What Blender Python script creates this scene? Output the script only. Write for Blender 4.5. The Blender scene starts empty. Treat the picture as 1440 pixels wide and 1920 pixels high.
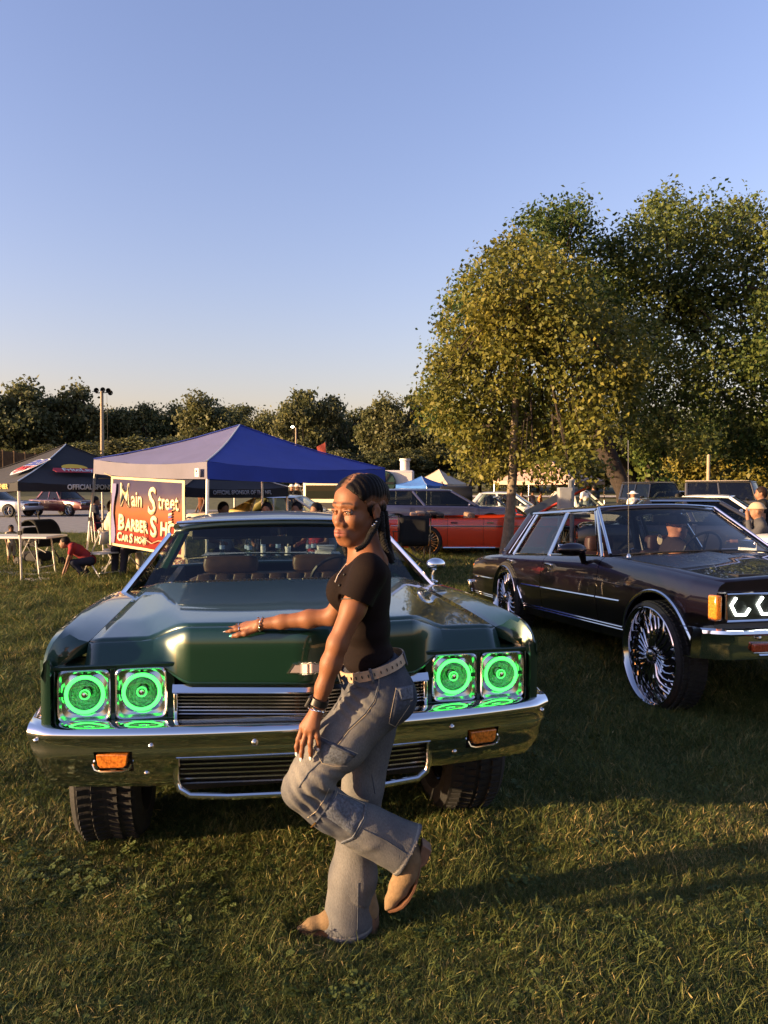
import bpy, bmesh, math, random
import numpy as np
from mathutils import Vector, Matrix, Euler
from mathutils.bvhtree import BVHTree
S = bpy.context.scene
PI = math.pi
# ------------------------------------------------------------------ camera
CAM_H = 1.6
PITCH = math.atan(45/1400.)
cam_d = bpy.data.cameras.new('camera')
cam = bpy.data.objects.new('camera', cam_d)
S.collection.objects.link(cam)
cam.location = (0, 0, CAM_H)
cam.rotation_euler = (PI/2-PITCH, 0, 0)
cam_d.sensor_fit = 'VERTICAL'
cam_d.sensor_height = 36
cam_d.lens = 26.25
cam_d.clip_start = 0.05
cam_d.clip_end = 3000
S.camera = cam
# ------------------------------------------------------------------ sky and sun
SUN_AZ = math.radians(-107)      # direction to the sun, from +Y towards +X
SUN_EL = math.radians(8.5)
W = bpy.data.worlds.new("World"); S.world = W; W.use_nodes = True
nt = W.node_tree
sky = nt.nodes.new('ShaderNodeTexSky'); sky.sky_type = 'NISHITA'; sky.sun_disc = False
sky.sun_elevation = SUN_EL; sky.sun_rotation = SUN_AZ
sky.air_density = 1.5; sky.dust_density = 1.5; sky.ozone_density = 3.1
tint = nt.nodes.new('ShaderNodeMix'); tint.data_type = 'RGBA'; tint.blend_type = 'MULTIPLY'
tint.inputs[0].default_value = 1.0
tint.inputs[7].default_value = (1.24, 0.925, 1.13, 1)
bg = nt.nodes['Background']
nt.links.new(sky.outputs[0], tint.inputs[6]); nt.links.new(tint.outputs[2], bg.inputs[0])
bg.inputs[1].default_value = 0.10
sun_d = bpy.data.lights.new('sun', 'SUN'); sun_d.energy = 4.4; sun_d.angle = math.radians(0.5)
sun_d.color = (1.0, 0.68, 0.36)
sun = bpy.data.objects.new('sun', sun_d); S.collection.objects.link(sun)
_sd = Vector((math.sin(SUN_AZ)*math.cos(SUN_EL), math.cos(SUN_AZ)*math.cos(SUN_EL), math.sin(SUN_EL)))
sun.rotation_euler = _sd.to_track_quat('Z', 'Y').to_euler()
S.view_settings.view_transform = 'Standard'; S.view_settings.look = 'None'
S.view_settings.gamma = 1; S.view_settings.use_curve_mapping = False
S.view_settings.exposure = 1.9
S.cycles.max_bounces = 8; S.cycles.diffuse_bounces = 3; S.cycles.glossy_bounces = 4
S.cycles.transparent_max_bounces = 16; S.cycles.transmission_bounces = 4
S.cycles.caustics_reflective = False; S.cycles.caustics_refractive = False
S.cycles.sample_clamp_indirect = 6.0
S.cycles.use_denoising = True
# ------------------------------------------------------------------ helpers
rnd = random.Random(5)
RNG = np.random.default_rng(5)
_R = np.array([1., 0, 0]); _F = np.array([0, math.cos(PITCH), -math.sin(PITCH)]); _U = np.array([0, math.sin(PITCH), math.cos(PITCH)])
def at(u, v, y):
    """world point at depth y that the photograph shows at pixel (u, v)"""
    r = (u-720)/1400.*_R+_F-(v-960)/1400.*_U
    return np.array([0, 0, CAM_H])+r*(y/r[1])
def gnd(u, v, z=0.):
    r = (u-720)/1400.*_R+_F-(v-960)/1400.*_U
    return np.array([0, 0, CAM_H])+r*((z-CAM_H)/r[2])

def node_mat(name):
    m = bpy.data.materials.new(name); m.use_nodes = True
    return m, m.node_tree, m.node_tree.nodes['Principled BSDF']
def mat(name, col, rough=0.6, metal=0., coat=0., spec=0.5, nscale=0., namt=0.25, bump=0., bscale=None, emit=None, es=0., coord='Object', detail=4., sheen=0., coat_rough=0.03, alpha=None, col2=None):
    m, t, b = node_mat(name)
    c = (col[0], col[1], col[2], 1)
    b.inputs['Base Color'].default_value = c
    b.inputs['Roughness'].default_value = rough; b.inputs['Metallic'].default_value = metal
    b.inputs['Specular IOR Level'].default_value = spec
    b.inputs['Coat Weight'].default_value = coat; b.inputs['Coat Roughness'].default_value = coat_rough
    b.inputs['Sheen Weight'].default_value = sheen
    if emit is not None:
        b.inputs['Emission Color'].default_value = (emit[0], emit[1], emit[2], 1); b.inputs['Emission Strength'].default_value = es
    if nscale or bump:
        tc = t.nodes.new('ShaderNodeTexCoord')
    if nscale:
        n = t.nodes.new('ShaderNodeTexNoise'); n.inputs['Scale'].default_value = nscale; n.inputs['Detail'].default_value = detail
        t.links.new(tc.outputs[coord], n.inputs['Vector'])
        r = t.nodes.new('ShaderNodeValToRGB')
        r.color_ramp.elements[0].position = 0.3; r.color_ramp.elements[1].position = 0.7
        if col2 is not None:
            r.color_ramp.elements[0].color = c; r.color_ramp.elements[1].color = (col2[0], col2[1], col2[2], 1)
        else:
            r.color_ramp.elements[0].color = tuple(x*(1-namt) for x in col)+(1,)
            r.color_ramp.elements[1].color = tuple(min(1, x*(1+namt)) for x in col)+(1,)
        t.links.new(n.outputs['Fac'], r.inputs[0]); t.links.new(r.outputs[0], b.inputs['Base Color'])
    if bump:
        n2 = t.nodes.new('ShaderNodeTexNoise'); n2.inputs['Scale'].default_value = bscale or nscale; n2.inputs['Detail'].default_value = 3
        t.links.new(tc.outputs[coord], n2.inputs['Vector'])
        bp = t.nodes.new('ShaderNodeBump'); bp.inputs['Strength'].default_value = bump; bp.inputs['Distance'].default_value = 0.01
        t.links.new(n2.outputs['Fac'], bp.inputs['Height']); t.links.new(bp.outputs[0], b.inputs['Normal'])
    return m
def glass(name, tintc=(.75, .82, .8), f0=.04, top=.9):
    m = bpy.data.materials.new(name); m.use_nodes = True; t = m.node_tree; t.nodes.clear(); L = t.links
    o = t.nodes.new('ShaderNodeOutputMaterial'); mx = t.nodes.new('ShaderNodeMixShader'); lw = t.nodes.new('ShaderNodeLayerWeight')
    tr = t.nodes.new('ShaderNodeBsdfTransparent'); gl = t.nodes.new('ShaderNodeBsdfGlossy')
    tr.inputs[0].default_value = (*tintc, 1); gl.inputs['Roughness'].default_value = 0.01; lw.inputs[0].default_value = .5
    p = t.nodes.new('ShaderNodeMath'); p.operation = 'POWER'; p.inputs[1].default_value = 4.5
    q = t.nodes.new('ShaderNodeMath'); q.operation = 'MULTIPLY_ADD'; q.inputs[1].default_value = top; q.inputs[2].default_value = f0
    L.new(lw.outputs['Facing'], p.inputs[0]); L.new(p.outputs[0], q.inputs[0]); L.new(q.outputs[0], mx.inputs[0])
    L.new(tr.outputs[0], mx.inputs[1]); L.new(gl.outputs[0], mx.inputs[2]); L.new(mx.outputs[0], o.inputs[0])
    return m

class MB:
    """collects shapes for ONE mesh object"""
    def __init__(s): s.v = []; s.f = []; s.m = []; s.mi = 0
    def add(s, v, f):
        o = len(s.v); s.v.extend([tuple(map(float, p)) for p in v])
        s.f.extend([tuple(i+o for i in q) for q in f]); s.m.extend([s.mi]*len(f)); return s
    def grid(s, P, cu=False, cv=False):
        P = np.asarray(P, float); n, m = P.shape[:2]; f = []
        for i in range(n if cu else n-1):
            for j in range(m if cv else m-1):
                i2 = (i+1) % n; j2 = (j+1) % m
                f.append((i*m+j, i2*m+j, i2*m+j2, i*m+j2))
        return s.add(P.reshape(-1, 3), f)
    def box(s, c, d, rot=None):
        x, y, z = d[0]/2, d[1]/2, d[2]/2
        v = [Vector((a*x, b*y, e*z)) for a in (-1, 1) for b in (-1, 1) for e in (-1, 1)]
        if rot is not None:
            R = Euler(rot).to_matrix(); v = [R @ p for p in v]
        v = [p+Vector(c) for p in v]
        return s.add(v, [(0, 1, 3, 2), (4, 6, 7, 5), (0, 4, 5, 1), (2, 3, 7, 6), (0, 2, 6, 4), (1, 5, 7, 3)])
    def tube(s, path, r, n=8, cap=True, closed=False, flat=1.0, up=None):
        P = [Vector(p) for p in path]; k = len(P)
        rs = r if hasattr(r, '__len__') else [r]*k
        rings = []; prev = None
        for i in range(k):
            a = P[(i-1) % k] if (closed or i > 0) else P[0]; b = P[(i+1) % k] if (closed or i < k-1) else P[k-1]
            t = (b-a); t = t.normalized() if t.length > 1e-9 else Vector((0, 0, 1))
            if up is not None: u0 = Vector(up)
            elif prev is None: u0 = Vector((0, 0, 1)) if abs(t.z) < .9 else Vector((1, 0, 0))
            else: u0 = prev
            x = t.cross(u0)
            if x.length < 1e-6: x = t.cross(Vector((0.3, 1, 0.2)))
            x.normalize(); y = x.cross(t).normalized(); prev = y
            rings.append([tuple(P[i]+(x*math.cos(2*PI*j/n)+y*math.sin(2*PI*j/n)*flat)*rs[i]) for j in range(n)])
        s.grid(np.array(rings), cu=closed, cv=True)
        if cap and not closed:
            o = len(s.v)-k*n
            s.f.append(tuple(range(o+n-1, o-1, -1))); s.f.append(tuple(range(o+(k-1)*n, o+k*n))); s.m += [s.mi]*2
        return s
    def lathe(s, prof, n=32, o=(0, 0, 0), axis='X', arc=None):
        """prof: (radius, along axis)"""
        rings = []
        for r, h in prof:
            ring = []
            for j in range(n):
                a = 2*PI*j/n
                p = (r*math.cos(a), r*math.sin(a))
                q = {'X': (h, p[0], p[1]), 'Y': (p[0], h, p[1]), 'Z': (p[0], p[1], h)}[axis]
                ring.append((q[0]+o[0], q[1]+o[1], q[2]+o[2]))
            rings.append(ring)
        return s.grid(np.array(rings), cv=True)
    def ell(s, c, r, n=12, m=8, R=None):
        P = []
        for i in range(m+1):
            a = -PI/2+PI*i/m
            row = []
            for j in range(n):
                b = 2*PI*j/n
                p = Vector((r[0]*math.cos(a)*math.cos(b), r[1]*math.cos(a)*math.sin(b), r[2]*math.sin(a)))
                if R is not None: p = R @ p
                row.append(tuple(p+Vector(c)))
            P.append(row)
        return s.grid(np.array(P), cv=True)
    def prism(s, out, d, f=lambda p, h: (p[0], p[1], h)):
        """2-D outline extruded over h in d=(h0,h1), placed by f"""
        n = len(out); v = [f(p, d[0]) for p in out]+[f(p, d[1]) for p in out]
        fs = [tuple(range(n-1, -1, -1)), tuple(range(n, 2*n))]+[(i, (i+1) % n, n+(i+1) % n, n+i) for i in range(n)]
        return s.add(v, fs)
    def tf(s, fn): s.v = [tuple(fn(p)) for p in s.v]; return s
    def build(s, name, mats, parent=None, ang=35, recalc=True, kind=None, label=None, sharp=True):
        me = bpy.data.meshes.new(name)
        me.from_pydata(s.v, [], s.f)
        for m in (mats if isinstance(mats, (list, tuple)) else [mats]): me.materials.append(m)
        if any(s.m): me.polygons.foreach_set('material_index', s.m)
        if recalc:
            b = bmesh.new(); b.from_mesh(me); bmesh.ops.remove_doubles(b, verts=b.verts, dist=1e-5)
            bmesh.ops.recalc_face_normals(b, faces=b.faces); b.to_mesh(me); b.free()
        me.polygons.foreach_set('use_smooth', [True]*len(me.polygons))
        if sharp: me.set_sharp_from_angle(angle=math.radians(ang))
        return link(name, me, parent, kind, label)
def link(name, me, parent=None, kind=None, label=None):
    o = bpy.data.objects.new(name, me); S.collection.objects.link(o)
    if parent is not None: o.parent = parent
    if kind: o['kind'] = kind
    if label: o['label'] = label
    return o
def thing(name, label, cat, loc=(0, 0, 0), rz=0, group=None):
    o = bpy.data.objects.new(name, None); S.collection.objects.link(o)
    o.empty_display_size = .1
    o.location = tuple(map(float, loc)); o.rotation_euler = (0, 0, rz); return tag(o, label, cat, group)
def tag(o, label, cat, group=None):
    o['label'] = label; o['category'] = cat
    if group: o['group'] = group
    return o
def kids(o): return [c for c in S.objects if c.parent == o]
def dup(root, loc, rz, label=None, cmap=None):
    def cp(o, par):
        c = o.copy(); S.collection.objects.link(c)
        if par is not None: c.parent = par
        for ch in list(o.children): cp(ch, c)
        return c
    r = cp(root, None); r.location = tuple(map(float, loc)); r.rotation_euler = (0, 0, rz)
    if label: r['label'] = label
    return r
def bevel(o, w=.01, seg=2):
    m = o.modifiers.new('bevel', 'BEVEL'); m.width = w; m.segments = seg; m.limit_method = 'ANGLE'; m.angle_limit = math.radians(40); return o
def solid(o, t):
    m = o.modifiers.new('solid', 'SOLIDIFY'); m.thickness = t; m.offset = -1; return o
def ip(x, K):
    """linear interpolation through knots [(x, value)]"""
    return np.interp(x, [k[0] for k in K], [k[1] for k in K])
def sstep(a, b, x):
    t = np.clip((np.asarray(x, float)-a)/(b-a), 0, 1); return t*t*(3-2*t)
def hash3(i, j, k, seed=0):
    h = (i*374761393+j*668265263+k*2147483647+seed*974711) & 0xffffffff
    h = ((h ^ (h >> 13))*1274126177) & 0xffffffff
    return ((h ^ (h >> 16)) & 0xffff)/65535.
def vnoise(P, sc=1., seed=0):
    """smooth value noise in -1..1 at points (n,3)"""
    Q = np.asarray(P, float)*sc; I = np.floor(Q).astype(np.int64); T = Q-I; T = T*T*(3-2*T); r = 0
    for a in (0, 1):
        for b in (0, 1):
            for c in (0, 1):
                w = (T[:, 0] if a else 1-T[:, 0])*(T[:, 1] if b else 1-T[:, 1])*(T[:, 2] if c else 1-T[:, 2])
                r = r+w*hash3(I[:, 0]+a, I[:, 1]+b, I[:, 2]+c, seed)
    return r*2-1
# ------------------------------------------------------------------ smooth implicit bodies
class SDF:
    def __init__(s, lo, hi, h):
        s.lo = np.array(lo, float); s.h = h
        s.n = np.ceil((np.array(hi, float)-s.lo)/h).astype(int)+1
        s.D = np.full(tuple(s.n), 1.0, np.float32)
    def _win(s, lo, hi):
        a = np.clip(np.floor((np.array(lo)-s.lo)/s.h).astype(int), 0, s.n-1); b = np.clip(np.ceil((np.array(hi)-s.lo)/s.h).astype(int)+1, 1, s.n)
        sl = tuple(slice(a[i], max(b[i], a[i]+1)) for i in range(3))
        g = [((np.arange(sl[i].start, sl[i].stop)*s.h+s.lo[i])).astype(np.float32) for i in range(3)]
        return sl, np.meshgrid(*g, indexing='ij')
    def _mix(s, sl, d, k, sub=False):
        D = s.D[sl]
        if sub:
            d = -d; h = np.clip(k-np.abs(D-d), 0, None)/k; s.D[sl] = np.maximum(D, d)+h*h*k*.25
        else:
            h = np.clip(k-np.abs(D-d), 0, None)/k; s.D[sl] = np.minimum(D, d)-h*h*k*.25
    def cone(s, a, b, ra, rb, k=.02, sub=False, flat=None):
        """rounded cone a->b; flat=(axis vector, factor) squeezes it along that axis"""
        a = np.array(a, float); b = np.array(b, float); m = max(ra, rb)*(1.6 if flat is not None else 1.0)+k+3*s.h
        sl, (X, Y, Z) = s._win(np.minimum(a, b)-m, np.maximum(a, b)+m)
        d = b-a; L2 = float(d@d)+1e-12
        px, py, pz = X-a[0], Y-a[1], Z-a[2]
        t = np.clip((px*d[0]+py*d[1]+pz*d[2])/L2, 0, 1)
        qx, qy, qz = px-t*d[0], py-t*d[1], pz-t*d[2]
        if flat is not None:
            w = np.array(flat[0], float); w /= np.linalg.norm(w); q = (qx*w[0]+qy*w[1]+qz*w[2])*(flat[1]-1)
            qx, qy, qz = qx+q*w[0], qy+q*w[1], qz+q*w[2]
        s._mix(sl, np.sqrt(qx*qx+qy*qy+qz*qz)-(ra+(rb-ra)*t), k, sub); return s
    def chain(s, pts, k=.02, **kw):
        for (a, ra), (b, rb) in zip(pts[:-1], pts[1:]): s.cone(a, b, ra, rb, k, **kw)
        return s
    def ell(s, c, r, k=.02, M=None, sub=False):
        c = np.array(c, float); m = max(r)+k+3*s.h
        sl, (X, Y, Z) = s._win(c-m, c+m); X, Y, Z = X-c[0], Y-c[1], Z-c[2]
        if M is not None:
            M = np.array(M); X, Y, Z = (M[0, 0]*X+M[0, 1]*Y+M[0, 2]*Z, M[1, 0]*X+M[1, 1]*Y+M[1, 2]*Z, M[2, 0]*X+M[2, 1]*Y+M[2, 2]*Z)
        k0 = np.sqrt((X/r[0])**2+(Y/r[1])**2+(Z/r[2])**2); k1 = np.sqrt((X/r[0]**2)**2+(Y/r[1]**2)**2+(Z/r[2]**2)**2)+1e-9
        s._mix(sl, np.where(k0 < .05, -min(r), k0*(k0-1)/k1), k, sub); return s
    def plane(s, p, n, k=.004):
        """cut away everything on the side the normal n points to"""
        n = np.array(n, float); n /= np.linalg.norm(n)
        g = np.meshgrid(*[np.arange(s.n[i])*s.h+s.lo[i] for i in range(3)], indexing='ij')
        d = (g[0]-p[0])*n[0]+(g[1]-p[1])*n[1]+(g[2]-p[2])*n[2]
        s.D = np.maximum(s.D, d.astype(np.float32)); return s
    def mesh(s):
        D = s.D; n = D.shape; IN = D < 0
        c = sum(IN[a:n[0]-1+a, b:n[1]-1+b, e:n[2]-1+e].astype(np.int8) for a in (0, 1) for b in (0, 1) for e in (0, 1))
        I, J, K = np.nonzero((c > 0) & (c < 8)); N = len(I)
        idx = np.full((n[0]-1, n[1]-1, n[2]-1), -1, np.int32); idx[I, J, K] = np.arange(N)
        acc = np.zeros((N, 3)); cnt = np.zeros(N)
        for ax in range(3):
            o = [i for i in range(3) if i != ax]
            for u in (0, 1):
                for v in (0, 1):
                    A = [I, J, K]; A = [A[0].copy(), A[1].copy(), A[2].copy()]; A[o[0]] += u; A[o[1]] += v
                    B = [q.copy() for q in A]; B[ax] += 1
                    da = D[A[0], A[1], A[2]]; db = D[B[0], B[1], B[2]]; m = (da < 0) != (db < 0)
                    t = np.where(m, da/(da-db+1e-12), 0)
                    off = np.zeros((N, 3)); off[:, ax] = t; off[:, o[0]] = u; off[:, o[1]] = v
                    acc[m] += off[m]; cnt[m] += 1
        V = (np.stack([I, J, K], 1)+acc/np.maximum(cnt, 1)[:, None])*s.h+s.lo
        F = []
        for ax in range(3):
            o = [(ax+1) % 3, (ax+2) % 3]
            sa = [slice(None)]*3; sb = [slice(None)]*3; sa[ax] = slice(0, -1); sb[ax] = slice(1, None)
            a = IN[tuple(sa)]; b = IN[tuple(sb)]; Q = np.nonzero(a != b); ok = (Q[o[0]] > 0) & (Q[o[1]] > 0) & (Q[o[0]] < n[o[0]]-1) & (Q[o[1]] < n[o[1]]-1)
            Q = [q[ok] for q in Q]; fl = a[Q[0], Q[1], Q[2]]
            def id_(u, v):
                A = [q.copy() for q in Q]; A[o[0]] -= u; A[o[1]] -= v; return idx[A[0], A[1], A[2]]
            q = np.stack([id_(1, 1), id_(0, 1), id_(0, 0), id_(1, 0)], 1)
            q[~fl] = q[~fl][:, ::-1]; F.append(q)
        F = np.concatenate(F); F = F[(F >= 0).all(1)]
        return V, F
def np_mesh(name, V, F, mats, smooth=True):
    me = bpy.data.meshes.new(name); V = np.asarray(V, np.float32); F = np.asarray(F, np.int32); k = F.shape[1]
    me.vertices.add(len(V)); me.vertices.foreach_set('co', V.ravel())
    me.loops.add(F.size); me.loops.foreach_set('vertex_index', F.ravel())
    me.polygons.add(len(F)); me.polygons.foreach_set('loop_start', np.arange(len(F), dtype=np.int32)*k)
    for m in (mats if isinstance(mats, (list, tuple)) else [mats]): me.materials.append(m)
    me.update(calc_edges=True)
    if smooth: me.polygons.foreach_set('use_smooth', np.ones(len(F), bool))
    return me
def vnormals(V, F):
    a, b, c = V[F[:, 0]], V[F[:, 1]], V[F[:, 2]]; n = np.cross(b-a, c-a); N = np.zeros_like(V)
    for j in range(F.shape[1]): np.add.at(N, F[:, j], n)
    return N/(np.linalg.norm(N, axis=1)[:, None]+1e-12)
def relax(V, F, it=2, lam=.5):
    for _ in range(it):
        A = np.zeros_like(V); c = np.zeros(len(V))
        for j in range(4):
            for q in (1, 3):
                np.add.at(A, F[:, j], V[F[:, (j+q) % 4]]); np.add.at(c, F[:, j], 1)
        V = V*(1-lam)+lam*A/np.maximum(c, 1)[:, None]
    return V
def text_mesh(txt, size=1., extr=.002, shear=0., bold=0., sx=1., align='CENTER'):
    cu = bpy.data.curves.new('lettering', 'FONT'); cu.body = txt; cu.size = size; cu.extrude = extr; cu.shear = shear; cu.offset = bold
    cu.align_x = align; cu.resolution_u = 3
    o = bpy.data.objects.new('lettering', cu); S.collection.objects.link(o)
    me = bpy.data.meshes.new_from_object(o.evaluated_get(bpy.context.evaluated_depsgraph_get()))
    S.collection.objects.unlink(o); bpy.data.objects.remove(o)
    V = np.empty(len(me.vertices)*3, np.float32); me.vertices.foreach_get('co', V); V = V.reshape(-1, 3); V[:, 0] *= sx
    F = [tuple(p.vertices) for p in me.polygons]; bpy.data.meshes.remove(me)
    return V, F
def color_attr(me, cols):
    a = me.color_attributes.new('tone', 'FLOAT_COLOR', 'POINT'); c = np.ones((len(me.vertices), 4), np.float32); c[:, :3] = cols
    a.data.foreach_set('color', c.ravel())
# ================================================================== materials
PAINT_G = mat('green paint', (.004, .030, .017), rough=.32, metal=.35, coat=1., coat_rough=.02)
PAINT_P = mat('plum paint', (.0055, .0020, .0085), rough=.38, metal=.75, coat=1., coat_rough=.015)
CHROME = mat('chrome', (.80, .80, .80), rough=.07, metal=1., bump=.02, bscale=6)
CHROME_D = mat('dull chrome', (.55, .55, .55), rough=.22, metal=1.)
BLACK = mat('black', (.006, .006, .007), rough=.6)
RUBBER = mat('tyre rubber', (.009, .0088, .0085), rough=.8, nscale=30, namt=.3, bump=.2, bscale=80)
GLASS = glass('car glass', (.46, .53, .53))
DARKGLASS = glass('dark glass', (.16, .18, .18))
LEATHER = mat('brown seat leather', (.11, .06, .035), rough=.45, nscale=14, namt=.25, bump=.1, bscale=60)
DASH = mat('dash vinyl', (.015, .015, .016), rough=.5)
AMBER = mat('amber lens', (.55, .16, .02), rough=.15, coat=.6, nscale=90, namt=.5)
REDLENS = mat('red lens', (.28, .05, .02), rough=.15, coat=.6, nscale=90, namt=.4)
GREENLED = mat('green lamp ring', (.05, .5, .1), rough=.3, emit=(.06, 1.0, .10), es=1.0)
WHITELED = mat('white lamp', (.8, .8, .8), rough=.3, emit=(1., .98, .95), es=4.0)
LENS = glass('lamp glass', (.92, .97, .93))
REFL = mat('lamp reflector', (.36, .40, .37), rough=.24, metal=1., bump=.6, bscale=70)
RIMC = mat('smoked chrome', (.50, .50, .52), rough=.09, metal=1.)
SATIN = mat('satin chrome', (.62, .63, .63), rough=.16, metal=1.)
# ================================================================== car parts
def xsym(P):
    P = np.array(P, float); P[..., 0] *= -1; return P
def wheel(parent, x, y, z, R, width, rim_r, side, spokes=5, style='plain', rimmat=None, tread=40, mtyre=None, yaw=0.):
    """one wheel as a part: tyre, rim, spokes; its face looks to side*X"""
    rimmat = rimmat or CHROME
    h = bpy.data.objects.new('wheel', None); S.collection.objects.link(h); h.parent = parent; h.location = (x, y, z); h.rotation_euler = (0, 0, yaw); h.empty_display_size = .1
    m = MB(); w = width/2; s = side
    m.lathe([(rim_r, s*w*.92), (rim_r+.012, s*w), (R-.03, s*w*1.02), (R-.006, s*w*.86), (R, s*w*.6), (R, 0), (R, -s*w*.6), (R-.006, -s*w*.86), (R-.03, -s*w*1.02), (rim_r, -s*w*.95), (rim_r*.9, -s*w*.5), (rim_r*.97, s*w*.8)], 56)
    for k in range(tread):        # tread blocks
        a = 2*PI*k/tread
        for q, xo in ((0, -.62), (.5, -.22), (0, .22), (.5, .62)):
            b = a+q*2*PI/tread
            m.box((s*w*xo, (R+.002)*math.cos(b), (R+.002)*math.sin(b)), (w*.32, .010, 2*PI*R/tread*.62), rot=(b, 0, .35*(1 if xo > 0 else -1)))
    m.build('tyre', mtyre or RUBBER, h, ang=30)
    m = MB(); r = rim_r
    m.lathe([(r+.004, s*w*.98), (r-.004, s*(w+.004)), (r-.016, s*w*.9), (r*.93, s*w*.62), (r*.90, s*w*.1), (r*.88, -s*w*.7)], 56)
    m.build('rim', rimmat, h)
    m = MB()
    if style == 'donk':           # many twisted blades round a hub
        for k in range(spokes):
            a = 2*PI*k/spokes; pts = []
            for t in np.linspace(0, 1, 7):
                rr = r*(.20+.72*t); aa = a+.20*math.sin(t*PI*1.3)
                pts.append((s*w*(.70-.25*t+.12*math.sin(t*PI)), rr*math.cos(aa), rr*math.sin(aa)))
            m.tube(pts, [.008, .012, .016, .013, .010, .014, .020], n=6, flat=.5)
            a2 = a+PI/spokes
            m.tube([(s*w*.62, r*.22*math.cos(a2), r*.22*math.sin(a2)), (s*w*.68, r*.46*math.cos(a2), r*.46*math.sin(a2))], [.006, .013], n=6)
            m.tube([(s*w*.5, r*.62*math.cos(a2), r*.62*math.sin(a2)), (s*w*.25, r*.92*math.cos(a2+.05), r*.92*math.sin(a2+.05))], [.006, .016], n=6)
    elif style == 'wire':
        for k in range(spokes):
            a = 2*PI*k/spokes
            m.tube([(s*w*.8, r*.14*math.cos(a), r*.14*math.sin(a)), (s*w*.4, r*.93*math.cos(a), r*.93*math.sin(a))], .006, n=5)
    else:
        for k in range(spokes):
            a = 2*PI*k/spokes
            m.tube([(s*w*.72, r*.12*math.cos(a), r*.12*math.sin(a)), (s*w*.62, r*.92*math.cos(a), r*.92*math.sin(a))], [.03, .024], n=6, flat=.6)
    m.build('spokes', rimmat, h)
    m = MB(); m.lathe([(.001, s*w*1.0), (r*.07, s*w*.99), (r*.12, s*w*.9), (r*.135, s*w*.6), (r*.2, s*w*.5), (r*.2, s*w*.2)], 20); m.build('hub_cap', rimmat, h)
    m = MB(); m.lathe([(.001, -s*w*.3), (r*.86, -s*w*.3), (r*.86, -s*w*.6)], 24); m.build('brake_drum', BLACK, h)
    return h
def shell(car, D, paint, detail=2):
    """body panels of a saloon from side-view knots. D: see the cars below"""
    tf = D.get('tf', lambda p: p)
    wk, tk, rk = D['w'], D['top'], D['rocker']; wheels = D['wheels']; Ra = D['arch_r']; zc = D['axle_z']
    y0, y1 = D['y0'], D['y1']
    def zb(y):
        z = ip(y, rk)
        for yw in wheels:
            d = np.abs(y-yw); c = np.where(d < Ra, zc+np.sqrt(np.clip(Ra*Ra-d*d, 0, None)), 0); z = np.maximum(z, c)
        return z
    def X(y, z):
        a = ip(y, rk); b = ip(y, tk); t = np.clip((z-a)/(b-a), 0, 1)
        return ip(y, wk)*(1-D.get('tuck', .045)*(1-np.clip(t/.55, 0, 1))**2-D.get('shoulder', .04)*np.clip((t-.62)/.38, 0, 1)**2-D.get('lip', .02)*np.clip((t-.93)/.07, 0, 1)**2)
    nz = 12 if detail > 1 else 7
    def panel(name, ya, yb, lab=None, sides=(-1, 1)):
        ys = set(np.linspace(ya, yb, 14 if detail > 1 else 7))
        for yw in wheels:
            for a in np.linspace(0, PI, 24 if detail > 1 else 12):
                y = yw+Ra*math.cos(a)*.9995
                if ya < y < yb: ys.add(y)
            for y in (yw-Ra*1.002, yw+Ra*1.002):
                if ya < y < yb: ys.add(y)
        ys = np.array(sorted(ys)); out = []
        T = np.concatenate([np.linspace(0, .9, nz), [.94, .97, 1.]])
        for s in sides:
            zz = zb(ys)[:, None]*(1-T)+ip(ys, tk)[:, None]*T
            Y = np.repeat(ys[:, None], len(T), 1)
            P = np.stack([s*X(Y, zz), Y, zz], -1)
            # returned edges give the sheet some thickness
            P = np.concatenate([P[:, :1]*np.array([1, 1, 1])-np.array([s*.035, 0, 0]), P], 1)
            E0 = P[:1].copy(); E0[..., 0] -= s*.03; E1 = P[-1:].copy(); E1[..., 0] -= s*.03
            P = np.concatenate([E0, P, E1], 0)
            m = MB(); m.grid(P); m.tf(tf)
            out.append(m.build(name, D.get('side_paint', paint), car, ang=40, label=lab))
        return out
    g = .004; br = D['breaks']; names = D['names']; res = {}
    for i, nme in enumerate(names):
        res.setdefault(nme, []).append(panel(nme, br[i]+(g if i else 0), br[i+1]-(g if i < len(names)-1 else 0)))
    # hood and trunk lids
    def deck(name, ya, yb, wf, crown, nx=17, ny=16, m_=None, inset=.0):
        ys = np.linspace(ya, yb, ny); u = np.linspace(-1, 1, nx)
        hw = X(ys, ip(ys, tk))-inset
        P = np.stack([hw[:, None]*u[None], np.repeat(ys[:, None], nx, 1), ip(ys, tk)[:, None]+crown(u[None], ys[:, None])], -1)
        m = MB(); m.grid(P); m.tf(tf); o = m.build(name, m_ or paint, car, ang=40); solid(o, .02); return o
    res['deck'] = deck
    cr = D.get('crown', .03)
    if not D.get('own_hood'): deck('hood', y0+.02, D['ws_base'], None, D.get('hood_crown', lambda u, y: cr*(1-u*u)))
    deck('boot_lid', D['rt_base'], y1-.02, None, lambda u, y: cr*.8*(1-u*u))
    # end panels
    def cap(name, y, bulge):
        z = np.linspace(0, 1, 8); u = np.linspace(-1, 1, 15)
        a, b = float(ip(y, rk)), float(ip(y, tk))
        zz = a+(b-a)*z; hw = X(np.full(8, y), zz)
        P = np.stack([hw[:, None]*u[None], y+bulge*(1-u[None]**2)*np.ones((8, 1))+0*zz[:, None], zz[:, None]+(cr*(1-u[None]**2))*(z[:, None]**3)], -1)
        m = MB(); m.grid(P); m.tf(tf); return m.build(name, paint, car)
    if not D.get('own_hood'): cap('nose_panel', y0+.012, -.03)
    cap('tail_panel', y1-.012, .03)
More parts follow.
